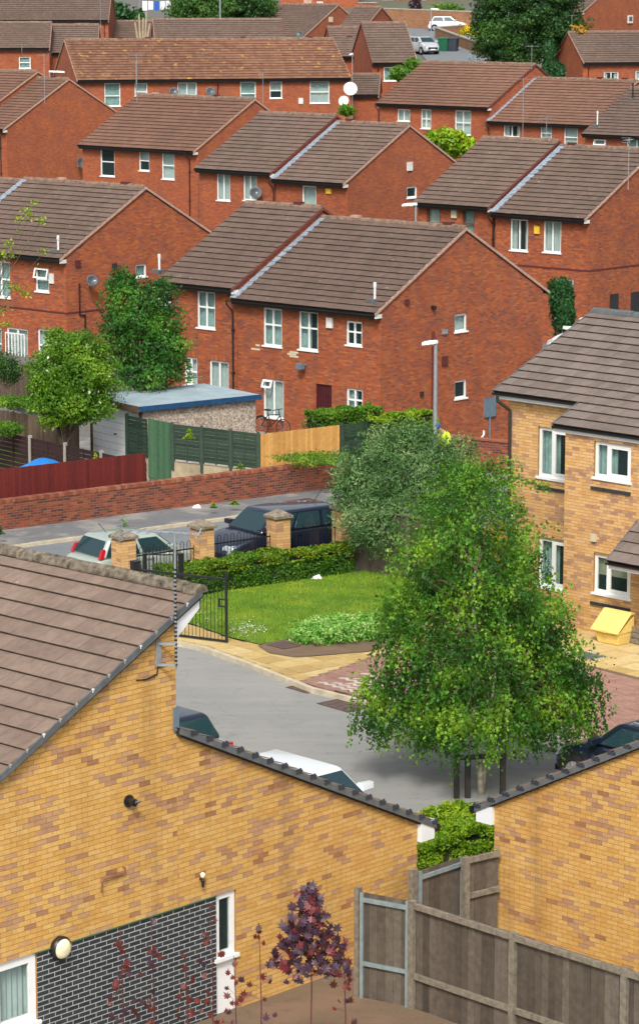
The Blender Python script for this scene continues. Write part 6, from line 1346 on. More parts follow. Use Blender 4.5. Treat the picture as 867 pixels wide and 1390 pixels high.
# ================================================================== vehicles
def car(label, pos, az, L=3.8, W=1.68, H=1.45, col='paint_white', kind='hatch', cat='car', wheels=True, rails=False, aerial=True, group='parked cars', roofcol=None, hl=None):
    """x forward. body loft, glasshouse, roof, pillars, wheels, lamps, plates, mirrors"""
    t = thing('parked_car', label, cat, tuple(pos), az, group); w = W/2; b = L/2
    hood = .66*H; belt = .68*H
    fx = b-(hl or (1.05 if kind != 'mpv' else .75))      # windscreen base
    rx = -b+.28 if kind in ('hatch', 'mpv') else -b+.35
    st = [(-b, .55, .30, .40), (-b+.02, .86, .20, belt*.80), (-b+.12, .95, .17, belt*.97), (-b+.5, 1, .15, belt), (-.3, 1, .14, belt*1.0), (fx-.1, 1, .14, belt*.99), (fx+.3, .985, .15, hood*.96), (b-.4, .94, .16, hood*.86), (b-.12, .84, .18, hood*.74), (b-.01, .70, .24, hood*.58), (b, .5, .32, hood*.45)]
    V = []; Fc = []; n = 12
    for x, k, zb, zt in st:
        ww = w*k; prof = [(-ww*.80, zb), (-ww*.97, zb+.10), (-ww, zb+(zt-zb)*.5), (-ww*.985, zt-.12), (-ww*.93, zt-.035), (-ww*.78, zt), (ww*.78, zt), (ww*.93, zt-.035), (ww*.985, zt-.12), (ww, zb+(zt-zb)*.5), (ww*.97, zb+.10), (ww*.80, zb)]
        for y, z in prof: V.append((x, y, z))
    for i in range(len(st)-1):
        for j in range(n):
            a = i*n+j; c = i*n+(j+1) % n; Fc.append((a, c, c+n, a+n))
    Fc.append(tuple(range(n))[::-1]); Fc.append(tuple((len(st)-1)*n+j for j in range(n)))
    me = bpy.data.meshes.new('body'); me.from_pydata(V, [], Fc); me.materials.append(MATS[col]); me.shade_smooth(); o = inst('body', me, t); s = o.modifiers.new('sub', 'SUBSURF'); s.levels = 2; s.render_levels = 2
    wb, wt = w*.93, w*.76; zr = H-.02; ft = fx-.62 if kind != 'mpv' else fx-.75; rt = rx+(.34 if kind == 'hatch' else .30 if kind == 'mpv' else .24)
    zb_ = belt-.05
    def ring(x0, x1, yw, z): return [(x0, -yw, z), (x1, -yw, z), (x1, yw, z), (x0, yw, z)]
    m = MB(); lo = ring(rx, fx, wb, zb_); hi = ring(rt, ft, wt, zr); m.hexa(lo+hi); o = m.build('cabin', roofcol or col, t, smooth=True); bv = o.modifiers.new('bevel', 'BEVEL'); bv.width = .10; bv.segments = 4; bv.limit_method = 'NONE'
    a3 = lambda x0, x1, f, sg, o_: (x0+(x1-x0)*f, sg*(wb+(wt-wb)*f+o_), zb_+(zr-zb_)*f)
    for sg in (-1, 1):
        cuts = [(.05, .50), (.55, .93)] if kind != 'mpv' and kind != 'suv' else [(.04, .28), (.32, .62), (.66, .93)]
        for c0, c1 in cuts:
            X = lambda c, f: (rx+(fx-rx)*c)+((rt+(ft-rt)*c)-(rx+(fx-rx)*c))*f
            m = MB(); q = []
            for o_ in (.004, .014):
                for c, f in ((c0, .12), (c1, .12), (c1 if c1 < .9 else c1-.02, .84), (c0, .84)): q.append((X(c, f), sg*(wb+(wt-wb)*f+o_), zb_+(zr-zb_)*f))
            m.hexa(q); m.build('side_window', 'car_glass', t)
    for x0, x1, d, nm in ((fx, ft, 1, 'windscreen'), (rx, rt, -1, 'rear_window')):
        q = []
        for o_ in (.004, .014):
            for f, s_ in ((.10, -1), (.10, 1), (.86, 1), (.86, -1)): q.append((x0+(x1-x0)*f+d*o_*1.2, s_*(wb+(wt-wb)*f-.10), zb_+(zr-zb_)*f+o_*.6))
        m = MB(); m.hexa(q); m.build(nm, 'car_glass', t)
    R = .31 if kind != 'suv' else .35
    for sx in (-b+.68, b-.72):
        for sg in (-1, 1):
            m = MB(); m.lathe([(R+.065, 0), (R+.06, .012), (.02, .013)], (sx, sg*(w*1.0)-(.0 if sg > 0 else .0)+sg*.0, R+.01), 20, 'y') if False else m.tube([(sx, sg*(w-.20), R+.02), (sx, sg*(w+.004), R+.02)], R+.06, 20); m.build('wheel_arch', 'black_plastic', t)
            wl = MB(); wl.tube([(sx, sg*(w-.2), R), (sx, sg*(w+.012), R)], R, 22); o = wl.build('wheel', 'tyre', t); q = MB(); q.tube([(sx, sg*(w+.0), R), (sx, sg*(w+.02), R)], R*.64, 14); q.build('rim', 'alloy', o)
            q = MB()
            for k in range(5): a = k*2*pi/5; q.bar((sx, sg*(w+.024), R), (sx+R*.6*cos(a), sg*(w+.024), R+R*.6*sin(a)), .05, .01)
            q.build('spoke', 'chrome', o)
    for sg in (-1, 1):
        m = MB(); y = sg*w*.66; m.hexa([(b-.30, y-.15, hood*.62), (b-.06, y-.15+.03*sg, hood*.58), (b-.09, y+.15+.0*sg, hood*.58), (b-.30, y+.15, hood*.62), (b-.34, y-.14, hood*.80), (b-.10, y-.13, hood*.74), (b-.14, y+.13, hood*.74), (b-.34, y+.14, hood*.80)]); m.build('headlight', 'headlight_glass', t)
        m = MB(); y = sg*w*.83; (m.hexa([(rx-.02, sg*(wb-.13), belt*.97), (rx+.10, sg*(wb-.13), belt*.97), (rx+.10, sg*(wb-.02), belt*.97), (rx-.02, sg*(wb-.02), belt*.97), (rx+.09, sg*(wb-.15), belt*1.2), (rx+.19, sg*(wb-.15), belt*1.2), (rx+.19, sg*(wb-.06), belt*1.2), (rx+.09, sg*(wb-.06), belt*1.2)])) if col == 'paint_pale_green' else m.box(-b+.03, -b+.16, y-.1, y+.1, belt*.66, belt*.92); m.build('tail_light', 'tail_red', t)
        m = MB(); m.hexa([(fx-.28, sg*(w*.86), belt+.01), (fx-.12, sg*(w*.86), belt+.01), (fx-.14, sg*(w+.17), belt+.02), (fx-.26, sg*(w+.17), belt+.02), (fx-.28, sg*(w*.86), belt+.14), (fx-.14, sg*(w*.86), belt+.14), (fx-.15, sg*(w+.17), belt+.13), (fx-.26, sg*(w+.17), belt+.13)]); m.build('wing_mirror', col, t)
        m = MB(); m.box(-.25, -.07, sg*(w+.012), sg*(w-.01), belt-.16, belt-.13) if sg > 0 else m.box(-.25, -.07, sg*(w+.012), sg*(w-.01), belt-.16, belt-.13); m.build('door_handle', col, t)
        m = MB(); 
        for x in (fx-.25, -.02 if kind != 'x' else 0, -b+1.05): m.box(x-.006, x+.006, min(sg*(w+.003), sg*(w-.02)), max(sg*(w+.003), sg*(w-.02)), .25, belt-.12)
        m.build('door_gap', 'black_plastic', t)
        if rails: m = MB(); m.tube([(rt+.15, sg*wt*.86, zr-.02), (rt+.25, sg*wt*.86, zr+.05), (ft-.3, sg*wt*.86, zr+.05), (ft-.2, sg*wt*.86, zr-.02)], .018, 6); m.build('roof_rail', 'galvanised', t)
    m = MB(); m.box(b-.04, b+.012, -.5, .5, hood*.40, hood*.60); m.box(b-.05, b+.004, -.62, .62, .22, .34); m.build('grille', 'black_plastic', t)
    m = MB(); m.box(b+.012, b+.02, -.14, .14, hood*.50, hood*.58); m.build('badge', 'chrome', t)
    m = MB(); m.box(b+.0, b+.022, -.26, .26, .36, .47); m.build('number_plate', 'plate_white', t)
    m = MB(); m.box(-b-.02, -b+.02, -.26, .26, .42, .53); m.build('number_plate', 'plate_yellow', t)
    m = MB(); m.box(-b-.012, -b+.1, -w*.8, w*.8, .25, .40); m.build('bumper', 'black_plastic', t)
    if aerial: m = MB(); m.bar((rt+.3, 0, zr+.04), (rt+.05, 0, zr+.33), .012); m.build('aerial', 'black_plastic', t)
    return t
az = R_TH
e_ = (r_of(117, 62.3)+r_of(262, 62.3))/2; car('pale green hatchback with tall red rear lights parked behind the gate piers', RW(e_, 62.4), az, 3.75, 1.62, 1.50, 'paint_pale_green', 'hatch')
e_ = (r_of(296, 62.3)+r_of(463, 62.3))/2; car('dark navy car with silver headlights facing left behind the hoop railings', RW(e_, 62.5), az+pi, 4.35, 1.78, 1.62, 'paint_navy', 'suv')
e3 = np.array(K.X)
def put(px, py, z): p = atZ(px, py, z); return (p[0], p[1], .0)
car('silver hatchback with a dark roof, its tail showing above the lower roof edge', put(188, 986, 1.0), radians(-46+180), 3.9, 1.7, 1.44, 'paint_silver', 'hatch', roofcol='paint_navy', aerial=False)
car('white saloon car half hidden below the foreground roof edge', put(420, 1086, .8), radians(-46), 4.4, 1.78, 1.38, 'paint_white', 'saloon', aerial=False, hl=1.45)
car('dark blue estate car at the right edge above the yellow gable', put(893, 988, 1.35), radians(-46+180), 4.2, 1.75, 1.5, 'paint_navy', 'suv', rails=True)
p = atD(782, 458, 106); car('white car seen between the conifer and the flats roof', (p[0]+.9, p[1]+.8, float(p[2])-.85), radians(40+180), 4.1, 1.75, 1.5, 'paint_white', 'suv')
def atG(px, py):
    r = ray(px, py); a, b = 60, 600
    for s in np.linspace(60, 700, 1300):
        q = EYE+r*s
        if q[2] <= gz(q[1]): return q
    return EYE+r*700
p = atG(572, 74); car('silver people carrier parked facing the viewer on the distant road', tuple(p+[0, 1.2, 0.05]), radians(-62), 4.3, 1.75, 1.6, 'paint_silver', 'mpv')
p = atG(608, 43); car('white hatchback parked side on by the distant retaining wall', tuple(p+[0, 1, .05]), radians(-6), 4.0, 1.7, 1.5, 'paint_white', 'hatch')
# distant road and retaining wall
def gsheet(name, mat, pts, off=.02):
    m = MB(); P = [atG(x, y) for x, y in pts]; 
    # draped strip by strip
    n = len(P)//2
    for i in range(n-1):
        a, b, c, d = P[i], P[i+1], P[-2-i], P[-1-i]
        for k in range(6):
            f, g_ = k/6, (k+1)/6; q = [a+(b-a)*f, a+(b-a)*g_, d+(c-d)*g_, d+(c-d)*f]; m.poly([(v[0], v[1], gz(v[1])+off) for v in q])
    return m.build(name, mat, kind='structure')
gsheet('distant_road', 'road_asphalt', [(486, 34), (560, 60), (590, 100), (700, 100), (640, 66), (640, 36)], .03)
def dwall(label, a, b, h, mat='tan_brick_far', top=None):
    A_, B_ = atG(*a), atG(*b); L = hypot(B_[0]-A_[0], B_[1]-A_[1]); t = thing('retaining_wall', label, 'wall', tuple(A_), atan2(B_[1]-A_[1], B_[0]-A_[0]), 'retaining walls by the distant road'); dz = B_[2]-A_[2]
    m = MB(); m.poly([(0, 0, -1), (L, 0, -1+dz), (L, 0, h+dz), (0, 0, h)], [(0, 0), (L, 0), (L, h+1), (0, h+1)]); m.poly([(0, .25, -1), (L, .25, -1+dz), (L, .25, h+dz), (0, .25, h)], [(0, 0), (L, 0), (L, h+1), (0, h+1)])
    m.poly([(0, 0, h), (L, 0, h+dz), (L, .25, h+dz), (0, .25, h)], [(0, 0), (L, 0), (L, .2), (0, .2)]); m.build('wall_body', mat, t); c = MB(); c.hexa([(0, -.04, h), (L, -.04, h+dz), (L, .29, h+dz), (0, .29, h), (0, -.04, h+.1), (L, -.04, h+.1+dz), (L, .29, h+.1+dz), (0, .29, h+.1)]); c.build('coping', 'concrete', t); return t
dwall('curved tan brick retaining wall behind the distant white car', (512, 37), (640, 42), 1.9)
dwall('low brick wall beside the wheelie bins', (590, 52), (655, 76), 1.0); dwall('low brick wall with a white post below the yellow flowers', (628, 47), (590, 50), .9)
dwall('dark stepped wall left of the retaining wall', (486, 36), (512, 36), 2.4, 'charcoal_far' if 'charcoal_far' in MATS else 'wall_brick_old')
for px, mt, lb in ((600, 'bin_green', 'dark green wheelie bin on the distant pavement'), (612, 'bin_grey', 'grey wheelie bin beside the green one')):
    p = atG(px+2, 70); t = thing('wheelie_bin', lb, 'wheelie bin', tuple(p), radians(-20)); m = MB(); m.hexa([(-.4, -.35, 0), (.4, -.35, 0), (.4, .35, 0), (-.4, .35, 0), (-.5, -.45, 1.2), (.5, -.45, 1.2), (.5, .45, 1.2), (-.5, .45, 1.2)]); m.build('body', mt, t); m = MB(); m.hexa([(-.55, -.5, 1.2), (.55, -.5, 1.2), (.55, .5, 1.2), (-.55, .5, 1.2), (-.5, -.4, 1.3), (.5, -.4, 1.3), (.5, .45, 1.36), (-.5, .45, 1.36)]); m.build('lid', mt, t); m = MB(); m.tube([(-.4, .5, .12), (.4, .5, .12)], .12, 10); m.build('wheel', 'tyre', t)
# houses beyond the retaining wall
def far_house(label, x0, x1, ytop, ybase, D, mat='red_brick_far', wins=(), th=0):
    A_, B_ = atD(x0, ybase, D), atD(x1, ybase, D); W = B_[0]-A_[0]; h = 5.5; t = thing('brick_house', label, 'house', tuple(A_), th, 'houses beyond the retaining wall'); m = MB(plane_T('f'))
    hs_ = [((a-x0)/F_PX*D, (b-x0)/F_PX*D, (ybase-d)/F_PX*D, (ybase-c)/F_PX*D) for a, c, b, d in wins]; wall_rect(m, 0, W, -2, h, hs_); m.T = None; m.poly([(0, 0, -2), (0, 8, -2), (0, 8, h), (0, 0, h)]); m.poly([(W, 0, -2), (W, 8, -2), (W, 8, h), (W, 0, h)]); m.poly([(0, 0, h), (0, 8, h), (0, 4, h+2.4)]); m.poly([(W, 0, h), (W, 8, h), (W, 4, h+2.4)]); m.build('wall', mat, t)
    slope(t, -.1, W+.1, -.3, h-.1, atan(2.5/4.3), 4.3/cos(atan(2.5/4.3)), 'roof_tile'); m = MB(); m.hexa([(-.1, 4, h+2.35), (W+.1, 4, h+2.35), (W+.1, 8.3, h-.1), (-.1, 8.3, h-.1), (-.1, 4, h+2.42), (W+.1, 4, h+2.42), (W+.1, 8.3, h), (-.1, 8.3, h)]); m.build('rear_slope', 'roof_tile', t)
    for hh in hs_: window(t, plane_T('f'), *hh, cols=(.5,), trans=(), curtain='white', fw=.12)
    return t
far_house('distant house with a cream door and red trim behind the retaining wall', 516, 590, -60, 13, 330, 'red_brick_far', [(518, 0, 534, 9), (568, 0, 578, 9)])
far_house('distant house with white ground floor openings behind the green hedge', 592, 648, -60, 14, 335, 'red_brick_far', [(584+12, 1, 604, 8), (608, 0, 620, 6)])
far_house('far red house at the top between the two dark tree crowns', 380, 486, -60, 22, 320, 'red_brick_far', [(430, 2, 438, 10)])
far_house('far brick building above the top left garden', 190, 236, -60, 9, 345, 'red_brick_far', [(196, 0, 202, 5), (212, 0, 220, 5)])
far_house('far brick row beyond the corner house garden', 120, 188, -60, 6, 350, 'tan_brick_far', [(150, 0, 158, 4)])
# sign on the top right gable
u_, z_ = H14.hit(854, 26, 's'); sg_ = thing('wall_sign', 'small white framed sign on the top right gable', 'sign', tuple(H14.world(0, u_, z_)), H14.th); m = MB(); m.box(.01, .12, -.45, .45, -.4, .4); m.build('board', 'box_white', sg_); m = MB(); m.box(.12, .13, -.3, .3, -.2, .25); m.build('panel', 'lead_grey', sg_)
# washing line
p = atG(213, 30); t = thing('washing_line', 'washing hung on a garden line, white and pale blue, at the top left', 'washing line', tuple(p+[0, 0, 0])); m = MB()
m.tube([(-1.8, 0, 0), (-1.8, 0, 2.4)], .04, 6); m.tube([(1.8, 0, 0), (1.8, 0, 2.4)], .04, 6); m.tube([(-1.8, 0, 2.3), (0, 0, 2.15), (1.8, 0, 2.3)], .012, 4); m.build('pole', 'galvanised', t)
for k, mt in enumerate(('cloth_white', 'cloth_white', 'cloth_blue', 'cloth_white', 'cloth_white')):
    x = -1.5+k*.62; m = MB(); n = 6
    for i in range(n):
        a, b = x+i*.52/n, x+(i+1)*.52/n; ya_, yb_ = .03*(i % 2), .03*((i+1) % 2); m.poly([(a, ya_, 1.2+.1*(k % 2)), (b, yb_, 1.2+.1*(k % 2)), (b, yb_, 2.2), (a, ya_, 2.2)]); m.poly([(a, ya_+.01, 1.2+.1*(k % 2)), (b, yb_+.01, 1.2+.1*(k % 2)), (b, yb_+.01, 2.2), (a, ya_+.01, 2.2)])
    m.build('hung_cloth', mt, t)
# dishes
def on_wall(fr, px, py, face, off=.35):
    u, z = fr.hit(px, py, face); return fr.world(u, -off, z) if face == 'f' else fr.world(off, u, z)
dish('satellite_dish', 'grey satellite dish on the left edge gable house beside its drainpipe', on_wall(H3, 117, 381, 's'), radians(25), .26, 'dish_grey')
m = MB(H3.Ts); u_, z_ = H3.hit(107, 385, 's'); m.tube([(u_, .05, z_), (u_, .05, z_-1.3)], .03, 6); u2, z2 = H3.hit(112, 432, 's'); m.tube([(u_, .05, z_-1.3), (u_+.3, .05, z_-1.32), (u_+.3, .05, -.5)], .035, 6); m.build('soil_pipe', 'black_plastic', H3.t)
dish('satellite_dish', 'blue grey dish low on the bare gable above the flue', on_wall(H8, 105, 222, 's'), radians(40), .40, 'dish_grey')
dish('satellite_dish', 'grey dish under the eaves beside a tall white window', on_wall(H5, 353, 262, 'f'), radians(10), .33, 'dish_grey')
dish('satellite_dish', 'dark dish beside the third window of the long terrace', on_wall(H9, 234, 125, 'f'), radians(20), .32, 'dish_grey'); dish('satellite_dish', 'brownish dish right of the net curtain window on the long terrace', on_wall(H9, 284, 125, 'f'), radians(15), .36, 'dish_grey')
p = atD(475, 122, 196); dish('satellite_dish', 'large white satellite dish on a thin pole at the terrace end', p, radians(5), .48, 'dish_white', pole=3.2); p = atD(467, 138, 195); dish('satellite_dish', 'smaller white dish just below the large one', p, radians(-15), .36, 'dish_white', pole=2.5)
dish('satellite_dish', 'dark dish at the ridge end in front of the top gable', atD(407, 47, 236), radians(-20), .32, 'dish_grey', pole=1.5); dish('satellite_dish', 'orange brown dish at the very top of the picture', atD(418, 3, 262), radians(-10), .38, 'verge_mortar', pole=2)
# aerials
for px, py, D, az_, lb, h in ((186, 128, 156, .3, 'aerial on the bare gable apex at the left', 2.2), (61, 130, 158, 2.4, 'aerial on the stepped left roof', 2.3), (185, 106, 198, .2, 'aerial in front of the long terrace window', 1.2), (275, 90, 205, .1, 'thin aerial on the long terrace roof', 1.0),
    (357, 135, 190, 1.2, 'aerial pole by the small terrace window', 1.8), (137, 40, 258, .4, 'tall aerial on the corner house roof end', 3.2), (721, 86, 190, .2, 'double aerial on the red ridge beside the conifer', 1.2), (775, 60, 236, .5, 'aerial above the small brick house gable', 2.4),
    (709, 180, 180, .3, 'tall aerial before the stepped lead joint', 3.4), (741, 186, 176, .5, 'aerial standing over the small white window', 1.2), (852, 245, 122, 1.2, 'thin aerial on the right edge gable', 1.8), (30, 66, 228, .1, 'flat aerial under the second row eaves', .4)):
    yagi(lb, atD(px, py, D), h, az_, L=.9)
# ridge vents on the ridges
for fr, xs in ((H1, (-5.3, -.8)), (H3, (-5.2, -1.2)), (H4, (-8, -3)), (H5, (-4,)), (H8, (-1.4,)), (H9, (4, 6, 13, 18, 21)), (H2, (-4.5,)), (H1L, (-1.2,)), (H6, (-3, -1))):
    for x in xs:
        m = MB(); m.box(x-.2, x+.2, fr.dep/2-.1, fr.dep/2+.1, fr.zm+.09, fr.zm+.19); m.build('ridge_vent', 'mottle_dark' if x > -5 else 'verge_mortar', fr.t)
# bicycle
p = H1.world(*[H1.hit(381, 570, 'f')[0], -.45, 0]); bk = thing('bicycle', 'black bicycle leaning under the ground floor window of the middle house', 'bicycle', (p[0], p[1], H1.o[2]-.05), H1.th+radians(4))
for x in (-.52, .52):
    m = MB(); m.tube([(x+.33*cos(a), 0, .34+.33*sin(a)) for a in np.linspace(0, 2*pi, 25)], .018, 6, False); o = m.build('wheel', 'tyre' if x < 0 else 'tyre', bk); q = MB()
    for k in range(10): a = k*pi/5; q.bar((x, 0, .34), (x+.31*cos(a), 0, .34+.31*sin(a)), .005)
    q.build('spoke', 'alloy', o)
m = MB()
for a, b in (((-.52, 0, .34), (-.08, 0, .34)), ((-.52, 0, .34), (-.2, 0, .78)), ((-.08, 0, .34), (-.2, 0, .85)), ((-.08, 0, .34), (.34, 0, .76)), ((-.2, 0, .76), (.32, 0, .84)), ((.32, 0, .92), (.52, 0, .34))): m.tube([a, b], .02, 6)
m.build('frame', 'black_plastic', bk); m = MB(); m.box(-.34, -.1, -.06, .06, .93, .98); m.tube([(-.2, 0, .85), (-.22, 0, .95)], .015, 6); m.build('saddle', 'black_plastic', bk); m = MB(); m.tube([(.32, 0, .9), (.3, 0, 1.02), (.34, .0, 1.03)], .016, 6); m.tube([(.25, -.28, 1.0), (.34, 0, 1.03), (.25, .28, 1.0)], .016, 6); m.build('handlebar', 'black_plastic', bk)
m = MB(); m.tube([(-.52+.37*cos(a), 0, .34+.37*sin(a)) for a in np.linspace(.6, 2.8, 10)], .025, 5); m.build('mudguard', 'black_plastic', bk)
q = [H1.world(-6.9, -3.2, -.03), H1.world(.6, -3.2, -.03), H1.world(.6, .0, -.03), H1.world(-6.9, 0, -.03)]; m = MB(); m.poly([tuple(v) for v in q]); m.poly([tuple(v-np.array([0, 0, 1.2])) for v in q]); 
for i in range(4): m.poly([tuple(q[i]), tuple(q[(i+1) % 4]), tuple(q[(i+1) % 4]-np.array([0, 0, 1.2])), tuple(q[i]-np.array([0, 0, 1.2]))])
m.build('patio', 'concrete', kind='structure')
# white grille at the left edge house
b = H3.hit(10, 447, 'f'), H3.hit(37, 490, 'f'); gr = thing('window_grille', 'white security grille standing before the ground floor french window at the left edge', 'grille', tuple(H3.world(b[0][0], -.12, b[1][1]-.1)), H3.th); w_ = b[1][0]-b[0][0]; h_ = b[0][1]-b[1][1]
m = MB(); m.box(0, w_, 0, .03, 0, .04); m.box(0, w_, 0, .03, h_-.04, h_); m.build('frame', 'upvc', gr)
for k in range(7): m = MB(); x = k*(w_-.04)/6; m.box(x, x+.035, .0, .03, .04, h_-.04); m.build('bar', 'upvc', gr)
# litter
for px, py, z, lb in ((267, 689, .11, 'scrap of white litter on the pavement below the brick wall'), (430, 785, .13, 'white scrap on the lawn by the hedge')):
    p = atZ(px, py, z); t = thing('litter', lb, 'litter', tuple(p)); m = MB(); m.hexa([(-.14, -.08, 0), (.12, -.1, 0), (.14, .08, 0), (-.1, .1, 0), (-.08, -.05, .07), (.1, -.04, .05), (.06, .06, .1), (-.06, .05, .05)]); m.build('paper', 'litter', t)
# person in a bright yellow jacket beyond the olive bush
def skin(name, pts, edges, rad, mat, parent, lv=1):
    me = bpy.data.meshes.new(name); me.from_pydata(pts, edges, []); me.materials.append(MATS[mat]); o = inst(name, me, parent); sm = o.modifiers.new('skin', 'SKIN')
    for i, r in enumerate(rad): me.skin_vertices[0].data[i].radius = (r, r) if isinstance(r, float) else r
    me.skin_vertices[0].data[0].use_root = True; s = o.modifiers.new('sub', 'SUBSURF'); s.levels = lv+1; s.render_levels = lv+1; return o
p = atD(606, 588, 92); base = (p[0], p[1], -.45); zt = float(p[2])+.45+.28
pe = thing('person', 'person bending forward in a bright yellow jacket beyond the olive bush by the lamp post', 'person', base, radians(150)); k = zt/1.55
J = [(0, 0, .92), (.0, .05, 1.08), (.04, .16, 1.28), (.06, .26, 1.40), (.07, .36, 1.46), (.08, .46, 1.50), (-.13, .05, .90), (-.14, .10, .50), (-.15, 0, .08), (-.15, .14, .03), (.13, .05, .90), (.14, .12, .50), (.15, 0, .08), (.15, .14, .03), (-.2, .24, 1.34), (-.30, .42, 1.12), (-.24, .6, 1.0), (.26, .26, 1.36), (.36, .42, 1.14), (.28, .62, 1.02)]
Ed = [(0, 1), (1, 2), (2, 3), (3, 4), (4, 5), (0, 6), (6, 7), (7, 8), (8, 9), (0, 10), (10, 11), (11, 12), (12, 13), (3, 14), (14, 15), (15, 16), (3, 17), (17, 18), (18, 19)]
J = [(x, y, z*k) for x, y, z in J]
skin('body', J, Ed, [.13, .13, .14, .10, .055, .10, .085, .06, .045, .04, .085, .06, .045, .04, .05, .042, .034, .05, .042, .034], 'skin', pe)
skin('jacket', [J[i] for i in (0, 1, 2, 3, 14, 15, 17, 18)], [(0, 1), (1, 2), (2, 3), (3, 4), (4, 5), (3, 6), (6, 7)], [.16, .165, .17, .125, .075, .065, .075, .065], 'hi_vis', pe)
skin('trousers', [J[i] for i in (0, 6, 7, 8, 10, 11, 12)], [(0, 1), (1, 2), (2, 3), (0, 4), (4, 5), (5, 6)], [.145, .10, .075, .06, .10, .075, .06], 'cloth_dark', pe)
skin('cap', [(.08, .40, 1.54*k), (.08, .46, 1.58*k), (.09, .56, 1.53*k)], [(0, 1), (1, 2)], [.09, .10, .06], 'cloth_blue', pe)
m = MB()
for s_ in (-1, 1): m.box(.08+s_*.035-.012, .08+s_*.035+.012, .545, .565, 1.50*k, 1.515*k)
m.build('eyes', 'black_plastic', pe)

# ================================================================== trees and shrubs
def B(base, px, py, D, rx, rz, ry=None):
    """blob given by its middle in the photo, its distance and its half sizes in photo pixels"""
    D = D if D > 20 else D+float((np.array(base)-EYE)@FW); p = atD(px, py, D)-np.array(base); s = D/F_PX; return ((float(p[0]), float(p[1]), float(p[2])), (rx*s, (ry or rx)*s, rz*s))
base = atZ(650, 1078, 0); base = (base[0], base[1], 0); Db = 56.5
bb = [B(base, x, y, Db+d, rx, rz) for x, y, rx, rz, d in ((655, 880, 110, 100, 0), (590, 900, 75, 75, -.3), (735, 905, 65, 62, .2), (655, 790, 95, 80, .2), (600, 820, 70, 65, .3), (700, 840, 75, 65, -.2), (650, 960, 110, 55, 0), (560, 965, 55, 45, -.1), (765, 950, 50, 45, 0), (610, 745, 60, 45, .4), (690, 740, 45, 48, .3), (548, 880, 35, 40, 0), (720, 970, 60, 45, 0), (600, 985, 55, 40, 0), (520, 930, 34, 30, 0), (790, 930, 34, 30, 0), (512, 975, 30, 30, 0), (800, 975, 26, 26, 0), (745, 862, 38, 32, 0), (545, 825, 34, 34, .2), (565, 765, 46, 44, .2), (705, 765, 36, 38, .2), (545, 850, 36, 36, 0), (770, 915, 38, 32, 0), (505, 940, 26, 24, 0), (655, 800, 42, 60, -1.3), (650, 900, 50, 60, -1.6), (640, 985, 60, 36, -1.4), (640, 730, 32, 34, -.5))]
bt = thing('birch_tree', 'large weeping birch with white stem and hanging leaves in the car park', 'tree', base)
tp = [(.05, 0, -.3), (0, 0, .6), (-.12, .15, 1.8), (-.05, .3, 3.0), (-.15, .35, 3.8), (-.1, .3, 4.4)]
limbs(bt, base, tp, .07, 'bark_birch'); limbs(bt, base, [(.05, .05, -.2), (.12, .05, .7), (.22, 0.1, 1.8), (.35, .25, 2.8)], .05, 'bark_birch', 'stem')
branch_set(bt, tp[2:], bb, .022, 'bark', 3)
P, nr = blob_points(bb, 30000, .25, .55, 2.0)
# hanging strands
S_, sn = blob_points([(c, (r[0], r[1], r[2]*.9)) for c, r in bb], 1300, .55, .25, 2.6); ST = []; tw = MB()
for s in S_:
    L_ = random.uniform(.35, 1.0)*(1.45 if s[2] < 3.0 else .8); k = int(L_/.034); dx, dy = random.gauss(0, .12), random.gauss(0, .12)
    out = Vector((s[0], s[1], 0)).normalized()*.25
    zmin = .55
    for i in range(k):
        f = i/k; q = (s[0]+(dx+out.x)*f*(1-.4*f)+random.gauss(0, .022), s[1]+(dy+out.y)*f*(1-.4*f)+random.gauss(0, .022), s[2]+.1*f-L_*f*f*.6-L_*f*.4)
        if q[2] > zmin+random.random()*.5: ST.append(q)
    if random.random() < .25 and s[2]-L_ > zmin+.3: tw.tube([tuple(s), (s[0]+(dx+out.x)*.4, s[1]+(dy+out.y)*.4, s[2]-L_*.3), (s[0]+(dx+out.x)*.6, s[1]+(dy+out.y)*.6, s[2]-L_*.9)], .004, 3, False)
tw.build('twig', 'bark', bt, kind='stuff')
ST = np.array(ST); PP = np.concatenate([P, ST]); print('birch leaves', len(PP))
leaf_quads(PP, .078, tint=clump_tint(PP, 1.5, 1.1, .45), parent=bt, mat='leaf_birch', aspect=.7, droop=.5)
# tree stake guard
gd = thing('tree_stake', 'dark timber stakes with a crossbar round the birch stem', 'tree stake', base, radians(10))
for x in (-.50, -.28, .42): m = MB(); m.box(x-.05, x+.05, -.25, -.15, 0, .95 if x != -.28 else .8); m.build('stake', 'post_dark', gd)
m = MB(); m.box(-.55, .47, -.28, -.25, .78, .88); m.build('crossbar', 'post_dark', gd)
# second birch, by the flats
base2 = atZ(643, 800, 0); base2 = (base2[0], base2[1], 0); bb = [B(base2, x, y, 70+d, rx, rz) for x, y, rx, rz, d in ((640, 690, 58, 55, 0), (600, 700, 45, 40, .5), (660, 650, 45, 35, .5), (620, 650, 45, 30, 1.), (690, 700, 30, 40, -.3), (665, 740, 45, 35, 0), (596, 745, 45, 40, .5))]
t = tree('young_tree', 'bright green young tree between the olive bush and the corner of the flats', base2, bb, 11000, .085, 'leaf_birch', .05, [(0, 0, -.2), (.02, 0, .9), (.1, 0, 2.0)], 'bark_birch', f=1.8, brs=4, amp=.6, shell=.3)
m = MB()
for a, b in (((-.05, -.3, .9), (-.25, -.5, 2.2)), ((0, -.3, .9), (-.02, -.55, 2.4)), ((.0, -.3, .9), (.45, -.55, 2.2))): m.tube([a, b], [.035, .02], 6)
m.build('pale_stem', 'bark_birch', t)
